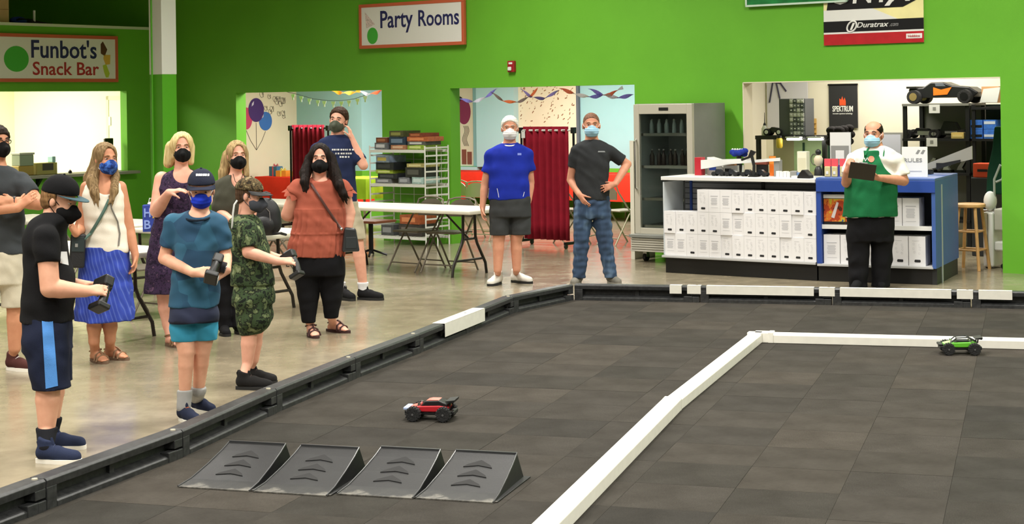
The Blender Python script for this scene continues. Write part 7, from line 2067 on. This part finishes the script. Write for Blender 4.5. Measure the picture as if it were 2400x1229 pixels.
def person_rust():
    P = Person('woman with long dark hair in a rust coloured tiered blouse and black leggings', 760, 789, SK_C, .0085)
    R = [(416, 749, 16, .055), (424, 749, 36, .09), (442, 749, 52, .12), (478, 750, 57, .145), (520, 749, 60, .16), (560, 744, 64, .165), (603, 738, 66, .17)]
    P.b.loft(P.T(R, -.03))
    P.head(750, 374, 0, yaw=4, neck=P.J(749, 424), size=1.02, nr=.054, jaw=1.08); P.brows(M_BROWD)
    P.hair_long(hairmat('hair_dark_brown', '#0c0807', '#241914'), [[(727, 372, .03, .045), (716, 405, -.02, .045), (714, 428, -.10, .034), (718, 444, -.12, .012)], [(775, 370, .03, .045), (785, 410, -.02, .048), (795, 435, -.11, .038), (805, 455, -.12, .028), (813, 470, -.10, .010)], [(750, 380, .09, .07), (752, 440, .12, .065)]], facew=.055)
    P.mask(M_MASKB, 'cone')
    sh, el, wr = P.arm((700, 442, 0), (675, 503, .05), (705, 512, .24), (.066, .058, .048, .033))
    sh2, el2, wr2 = P.arm((800, 442, .02), (818, 500, .05), (815, 550, .02), (.064, .054, .045, .03)); P.hand(wr2, (-.2, -.3, -1), (-1, -.2, 0), (0, -1, 0), .92)
    l1 = P.leg((722, 650, 0), (723, 700, 0), (724, 770, 0), (.1, .07, .06, .04)); l2 = P.leg((776, 650, .03), (778, 695, .03), (776, 760, .05), (.1, .07, .06, .04))
    f1 = P.barefoot(729, 788, 22, l1[2], .95); f2 = P.barefoot(781, 778, 55, l2[2], .95)
    ms, mt = mat('dark_sandal_sole', '#3a1f1c', rough=.8), mat('dark_sandal_strap', '#3c1d1c', rough=.7)
    P.sandal(f1, ms, mt); P.sandal(f2, ms, mt)
    MR = cloth('rust_blouse_cloth', '#9c5240', .10, .2)
    z1, z2 = P.J(745, 487)[2], P.J(745, 543)[2]
    def fo(an, Z):
        g = np.where(Z > z1, .0, np.where(Z > z2, np.clip((z1 - Z) / .12, 0, 1), np.clip((z2 - Z) / .1 + .35, 0, 1)))
        tier = np.where((Z < z1) & (Z > z1 - .012), .02, 0) + np.where((Z < z2) & (Z > z2 - .014), .025, 0)
        return tier + g * (.030 * np.sin(an * 17 + 3 * np.sin(an * 3)) + .022 * np.sin(an * 29 + 1))
    bl = P.garment('blouse', R, MR, .004, [(sh, sh + (el - sh) * .14, .082, .092), (sh2, sh2 + (el2 - sh2) * .14, .08, .09)], 31, folds=fo, h=.007, neck=(P.J(752, 412, -.06), (.08, .10, .05)), hem=(P.J(735, 601), (-.06, 0, -1)))
    for a, b_ in ((sh, el), (sh2, el2)):
        c = a + (b_ - a) * .15; ax = unit(b_ - a); x = unit(np.cross(ax, (0, 1, 0))); y = np.cross(ax, x)
        b = MB(); vs = []; n = 36
        for j, (q, rr) in enumerate(((-.03, .078), (.0, .088), (.035, .108))):
            for i in range(n):
                t = 2 * PI * i / n; w = .012 * math.sin(t * 9) * j / 2
                vs.append(c + ax * (q + w) + (x * math.cos(t) + y * math.sin(t)) * (rr + w))
        b.add(vs, [(j * n + i, j * n + (i + 1) % n, (j + 1) * n + (i + 1) % n, (j + 1) * n + i) for j in range(2) for i in range(n)])
        b.build('sleeve_ruffle', MR, bl, smooth=True)
    P.garment('leggings', [(590, 747, 57, .15), (622, 749, 58, .155), (645, 749, 57, .14)], cloth('black_leggings', '#101013', .05), .006, seed=33, amp=.002, cover=True, legs=[([P.J(720, 635), P.J(722, 692), P.J(724, 758)], [.112, .082, .056]), ([P.J(776, 635, .03), P.J(778, 690, .03), P.J(776, 746, .05)], [.112, .084, .056])], hem=[(P.J(724, 757), (0, 0, -1), (-.6, .08 - .08, -1, 1, -1, .6)), (P.J(776, 746, .05), (0, 0, -1), (0, 1, -1, 1, -1, .6))])
    P.done()
    return P, bl

def person_phone():
    P = Person('tall man in a navy t-shirt holding a hand to his ear', 830, 703, SK_C, .0095)
    R = [(316, 791, 15, .06), (324, 789, 32, .09), (342, 785, 43, .115), (380, 783, 47, .125), (420, 784, 47, .12), (472, 786, 50, .125)]
    P.b.loft(P.T(R, -.012))
    P.head(793, 283, 0, yaw=-12, roll=6, neck=P.J(790, 324), size=1.06, nr=.06); P.brows(M_BROWD)
    P.hair_short(hairmat('hair_brown', '#22160f', '#4a3324'), t=.013, front=.096, back=-.06); P.mask(M_MASKG, 'cone')
    sh, el, wr = P.arm((827, 350, 0), (852, 388, -.04), (825, 327, -.04), (.052, .046, .043, .031)); P.hand(wr, (-.22, .05, .95), (-.9, .1, -.1), (-.1, -.9, .1), 1.0, (8, 30, 30), 3)
    sh2, el2, wr2 = P.arm((742, 350, .02), (728, 415, .05), (735, 470, 0), (.052, .046, .041, .03)); P.hand(wr2, (0, 0, -1), (1, 0, 0), (0, -1, 0))
    P.leg((765, 520, .05), (772, 575, .05), (803, 684, .05), (.09, .06, .058, .042), .12, 30); P.leg((825, 520, 0), (838, 570, -.02), (853, 682, 0), (.09, .06, .06, .043), .12, 70)
    sht = P.garment('shirt', R, cloth('navy_tshirt', '#232c4c'), .010, [(sh, sh + (el - sh) * .75, .066, .062), (sh2, sh2 + (el2 - sh2) * .5, .066, .062)], 35)
    tr = tree_of(sht); mp = mat('white_shirt_print', '#cfcfcf', rough=.8)
    g = MB()
    rg = random.Random(4)
    for row, (x0, x1, y) in enumerate(((778, 828, 352), (786, 826, 361), (796, 818, 369))):
        x = x0
        while x < x1:
            w_ = rg.uniform(2, 5); v = drape(P, tr, [(x, y - 3), (x + w_, y - 3), (x + w_, y + 1), (x, y + 1)], .004); g.add(v, [(0, 1, 2, 3)]); x += w_ + rg.uniform(1, 3)
    g.build('shirt_print', mp, P.root)
    P.garment('shorts', [(462, 787, 47, .12), (500, 792, 50, .13), (516, 793, 50, .12)], cloth('khaki_shorts', '#b3aa92'), .006, seed=37, cover=True, legs=[([P.J(766, 512, .05), P.J(768, 562, .05)], [.1, .095]), ([P.J(824, 510), P.J(836, 562, -.02)], [.1, .095])], hem=(P.J(800, 561), (0, 0, -1)))
    P.shoes(shoe_meshes(.29, cloth('black_trainer', '#18181a'), M_SOLEB, M_BLACK), [(855, 703, 68), (805, 702, 35)], (M_MASKW, .17))
    P.done()

def person_whitehair():
    P = Person('white haired man in a bright blue t-shirt and dark grey shorts', 1192, 670, SK_D, .0095)
    R = [(335, 1194, 16, .055), (343, 1194, 34, .085), (357, 1194, 42, .11), (395, 1193, 45, .135), (430, 1193, 45, .145), (467, 1194, 47, .14)]
    P.b.loft(P.T(R, -.012))
    P.head(1195, 302, 0, yaw=0, neck=P.J(1194, 343), size=1.08, nr=.06); P.brows(M_BROWG)
    P.hair_short(hairmat('hair_white', '#cfcac0', '#f2efe6'), t=.010, front=.092, back=-.05); P.mask(M_MASKW, 'flat', -.004, M_LOOPW)
    sh, el, wr = P.arm((1152, 363, 0), (1137, 432, .03), (1131, 484, -.02), (.052, .044, .041, .03)); P.hand(wr, (.02, -.05, -1), (.9, -.3, 0), (.2, -1, 0), 1.0, (15, 25, 20))
    sh2, el2, wr2 = P.arm((1235, 363, 0), (1243, 428, .06), (1240, 468, .0), (.052, .044, .041, .03)); P.hand(wr2, (-.15, -.1, -1), (-1, -.2, 0), (0, -1, 0), 1.0, (10, 15, 10))
    P.leg((1172, 520, 0), (1169, 560, 0), (1166, 645, 0), (.09, .062, .058, .043), .12, -20); P.leg((1218, 520, .02), (1210, 560, .02), (1211, 640, .05), (.09, .062, .058, .043), .12, 45)
    sht = P.garment('shirt', R, cloth('blue_sport_tshirt', '#1d2f9e'), .010, [(sh, sh + (el - sh) * .58, .068, .066), (sh2, sh2 + (el2 - sh2) * .55, .068, .066)], 39, amp=.005)
    tr = tree_of(sht)
    m = mat('pale_blue_print', '#7e8fe0', rough=.7)
    patch(P, tr, 'chest_logo', m, ((1213, 359), (1222, 359), (1222, 364), (1213, 364)), 2, 2)
    strap(P, tr, 'side_piping', M_LOOPW, [(1165, 442), (1168, 455), (1169, 463)], .003, .002); strap(P, tr, 'side_piping', M_LOOPW, [(1229, 450), (1226, 461)], .003, .002)
    MB().tube([P.J(1194, 337, 0) + np.array([.074 * math.cos(a), .080 * math.sin(a) - .01, .022 * math.sin(a)]) for a in [2 * PI * i / 24 for i in range(24)]], .009, 6, True).build('collar', M_MASKW, P.root, smooth=True)
    P.garment('shorts', [(458, 1195, 46, .135), (490, 1196, 48, .14), (508, 1196, 48, .13)], cloth('dark_grey_shorts', '#3b3d3e'), .006, seed=41, cover=True, legs=[([P.J(1172, 500), P.J(1171, 552)], [.108, .105]), ([P.J(1220, 500, .02), P.J(1221, 550, .02)], [.108, .105])], hem=(P.J(1195, 551), (0, 0, -1)))
    P.shoes(shoe_meshes(.29, cloth('white_trainer', '#dedbd2', .04), M_SOLEB, M_LOOPW), [(1166, 667, -25), (1212, 663, 50)])
    P.done()

def person_jeans():
    P = Person('man with short hair in a dark grey t-shirt and jeans, hand on hip', 1393, 667, SK_D, .0095)
    R = [(328, 1388, 16, .055), (336, 1388, 32, .085), (350, 1388, 38, .11), (385, 1388, 38, .125), (425, 1387, 37, .12), (469, 1388, 40, .12)]
    P.b.loft(P.T(R, -.012))
    P.head(1386, 295, 0, yaw=0, neck=P.J(1387, 337), size=1.12, nr=.064, jaw=1.05); P.brows(M_BROWL)
    P.hair_short(hairmat('hair_reddish', '#5e4234', '#8a6450'), t=.0025, front=.088, back=-.04, rough=.0004); P.mask(M_MASKS, 'flat', -.002, M_LOOPW)
    sh, el, wr = P.arm((1350, 356, 0), (1338, 422, .05), (1358, 456, -.1), (.052, .044, .041, .031)); P.hand(wr, (.45, -.25, -.75), (.6, .5, .2), (.6, -.7, .2), 1.0, (10, 15, 10))
    sh2, el2, wr2 = P.arm((1428, 356, 0), (1470, 385, .05), (1442, 432, -.13), (.052, .045, .042, .031)); P.hand(wr2, (-.85, -.05, -.3), (-.2, .9, -.3), (-.2, -.2, 1), 1.0, (8, 12, 10), 9)
    P.leg((1366, 510, 0), (1362, 575, -.02), (1357, 650, 0), foot=.12, yaw=-12); P.leg((1410, 510, 0), (1420, 575, -.02), (1431, 650, 0), foot=.12, yaw=15)
    sht = P.garment('shirt', R, cloth('dark_grey_tshirt', '#303234'), .010, [(sh, sh + (el - sh) * .55, .066, .062), (sh2, sh2 + (el2 - sh2) * .72, .066, .064)], 43)
    patch(P, tree_of(sht), 'chest_logo', mat('grey_print', '#8d9092', rough=.8), ((1402, 354), (1417, 354), (1419, 357), (1401, 357)), 2, 2)
    m, nt, b = new_mat('blue_denim')
    n = noise(nt, coords(nt, (6, 6, 2)), 1.5, 4); r = ramp(nt, n.outputs[0], [(.35, '#26374f'), (.55, '#344a66'), (.72, '#5d7590')]); nt.links.new(r.outputs[0], b.inputs['Base Color']); b.inputs['Roughness'].default_value = .9
    P.garment('jeans', [(455, 1388, 38, .115), (490, 1388, 41, .125), (512, 1388, 41, .115)], m, .006, seed=45, amp=.006, L=.10, cover=True, legs=[([P.J(1367, 500), P.J(1362, 575, -.02), P.J(1357, 652)], [.095, .075, .066]), ([P.J(1409, 500), P.J(1420, 575, -.02), P.J(1431, 652)], [.095, .075, .066])], hem=(P.J(1390, 652), (0, 0, -1)))
    P.shoes(shoe_meshes(.28, cloth('grey_suede_shoe', '#7a776e'), mat('grey_sole', '#8c887c', rough=.7), M_BLACK), [(1355, 666, -18), (1433, 665, 22)])
    P.done()

def person_apron():
    P = Person('man in white shirt and green apron holding a clipboard behind the far barrier', 2040, 677, SK_D, .0095)
    R = [(342, 2051, 18, .065), (350, 2051, 38, .10), (364, 2050, 50, .13), (400, 2046, 53, .155), (450, 2042, 54, .17), (508, 2040, 56, .17)]
    P.b.loft(P.T(R, -.012))
    P.head(2047, 317, 0, yaw=-28, neck=P.J(2051, 350), size=1.17, nr=.075, jaw=1.12); P.brows(M_BROWD)
    P.hair_short(hairmat('hair_dark', '#150f0b', '#35271d'), t=.004, front=.07, back=-.05, bald=(.07, .11, .07)); P.mask(M_MASKS, 'flat', 0, M_LOOPW)
    sh, el, wr = P.arm((2098, 376, 0), (2118, 424, -.04), (2060, 417, -.30), (.06, .052, .047, .033)); P.hand(wr, (-.9, -.25, .05), (-.1, .2, 1), (-.1, -1, .2), 1.0, (12, 25, 20))
    sh2, el2, wr2 = P.arm((2002, 376, .0), (1984, 428, -.05), (1985, 402, -.30), (.06, .052, .046, .033)); P.hand(wr2, (.1, -.3, .6), (.7, .3, .3), (-.1, -.2, 1), 1.0, (30, 45, 35))
    P.leg((2012, 560, 0), (2012, 615, 0), (2012, 672, 0), foot=.12, yaw=-25); P.leg((2066, 560, .03), (2066, 615, .03), (2064, 668, .03), foot=.12, yaw=-10)
    P.garment('shirt', R, cloth('white_shirt', '#e6e2d8', .03), .010, [(sh, sh + (el - sh) * .78, .082, .086), (sh2, sh2 + (el2 - sh2) * .7, .08, .082)], 47, amp=.006)
    c = P.J(2051, 346)
    MB().tube([c + np.array([.080 * math.cos(a), .075 * math.sin(a) - .01, .022 * math.sin(a)]) for a in [2 * PI * i / 24 for i in range(24)]], .013, 6, True).build('collar', cloth('white_shirt', '#e6e2d8'), P.root, smooth=True)
    MB().box(2, 3, 2, 3, 2, 3) if False else None
    def ex(s):
        pass
    A = [(352, 2046, 44, .125), (400, 2045, 54, .168), (450, 2041, 56, .184), (507, 2039, 58, .186)]
    s = Sdf(.0085, .02); s.loft(P.T(A, .020)); s.disp = wrinkles(51, .004, .16)
    s.cut((0, .03, 0), (.15, 1, 0))
    for x in (1975, 2103):
        z = Sdf(.01, .01); z.ell(P.J(x, 358, -.06), (.20, .40, .24)); s.minus(z)
    ap = s.build('apron', cloth('green_apron_cloth', '#1c6b40', .08), P.root)
    tr = tree_of(ap)
    MB().tube([P.J(2028, 365, -.16), P.J(2034, 350, -.10), P.J(2044, 340, .03), P.J(2062, 340, .03), P.J(2072, 350, -.09), P.J(2070, 368, -.14)], .010, 6).build('apron_strap', cloth('green_apron_cloth', '#1c6b40'), ap, smooth=True)
    v = drape(P, tr, [(2042 + 7.5 * math.cos(a), 373 + 7.5 * math.sin(a)) for a in [2 * PI * i / 16 for i in range(16)]], .006)
    MB().add(v, [tuple(range(16))]).build('badge', mat('orange_badge', '#d08468', rough=.5), ap)
    MB().tube(drape(P, tr, [(2014, 383), (2017, 374), (2021, 369), (2022, 376), (2026, 371), (2028, 378), (2033, 370), (2035, 376)], .005), .006, 5).build('apron_script', mat('white_thread', '#d9dcdc', rough=.8), ap, smooth=True)
    P.garment('trousers', [(495, 2040, 53, .16), (540, 2040, 53, .165), (565, 2040, 52, .15)], cloth('black_trousers', '#141417'), .006, seed=49, amp=.006, cover=True, legs=[([P.J(2012, 555), P.J(2012, 615), P.J(2012, 674)], [.118, .1, .092]), ([P.J(2066, 555, .03), P.J(2066, 615, .03), P.J(2064, 672, .03)], [.118, .1, .09])], hem=(P.J(2040, 673), (0, 0, -1)))
    P.shoes(shoe_meshes(.29, cloth('black_trainer', '#18181a'), M_SOLEB, M_BLACK), [(2012, 678, -25), (2064, 674, -10)])
    P.done()

person_whitehair(); person_jeans(); person_apron(); person_phone()
RUST = person_rust(); person_camo(); person_olive(); person_blueshirt(); person_purple(); SKIRT = person_skirt(); person_blackcap(); person_glasses()
# ------------------------------------------------------------------ shoulder bags worn by the two women
P, tank_tree = SKIRT
d = P.d
t = thing('shoulder_bag', 'black shoulder bag with teal strap hanging beside the blue skirt', 'bag', at(180, 628, d - .16), 0)
t.rotation_euler = (0, .06, .25)
MB().box(-.055, .055, -.035, .035, 0, .25).build('bag_body', M_LEATH, t, bevel=.015); MB().box(-.045, .045, -.040, -.035, .12, .23).build('front_pocket', mat('dark_teal_cloth', '#1f2c2e', rough=.6), t, bevel=.006); MB().box(-.02, .0, -.043, -.04, .155, .18).build('logo_print', M_GP, t)
o = np.array(t.location); inv = t.matrix_basis.inverted()
pts = [Vector(P.o) + p for p in drape(P, tank_tree, [(256, 468), (246, 490), (234, 512), (222, 532), (212, 548)], .012)]
pts += [at(198, 560, d - .17), at(188, 572, d - .165)]
MB().tube([inv @ p for p in pts], .012, 6).build('strap', mat('teal_strap', '#4d6a60', rough=.7), t, smooth=True)
MB().tube([inv @ at(188, 572, d - .165), inv @ at(184, 545, d - .10), inv @ at(192, 500, d + .02), inv @ at(212, 440, d + .10)], .012, 6).build('strap', mat('dark_strap', '#1c2426', rough=.7), t, smooth=True)
P, bl = RUST
tr = tree_of(bl); d = P.d
t = thing('shoulder_bag', 'dark grey shoulder bag with brown strap at the hip of the rust blouse', 'bag', at(821, 590, d - .10), 0)
t.rotation_euler = (0, 0, .2)
MB().prism([(-.07, 0), (.075, 0), (.045, .19), (-.045, .20)], -.04, .04, 'y').build('bag_body', mat('dark_grey_leather', '#26292b', rough=.4), t, bevel=.015); MB().box(-.04, .045, -.044, -.04, .03, .12).build('front_flap', mat('dark_grey_leather2', '#2e3234', rough=.35), t, bevel=.004)
inv = t.matrix_basis.inverted()
pts = [Vector(P.o) + p for p in drape(P, tr, [(722, 420), (732, 436), (744, 455), (757, 475), (770, 495), (782, 512), (793, 528)], .010)] + [at(800, 537, d - .13)]
MB().tube([inv @ p for p in pts], .011, 6).build('strap', mat('brown_leather_strap', '#4a2a24', rough=.5), t, smooth=True)
MB().ball(inv @ pts[-1], .014, 8, 6).build('buckle', M_STEEL, t, smooth=True)
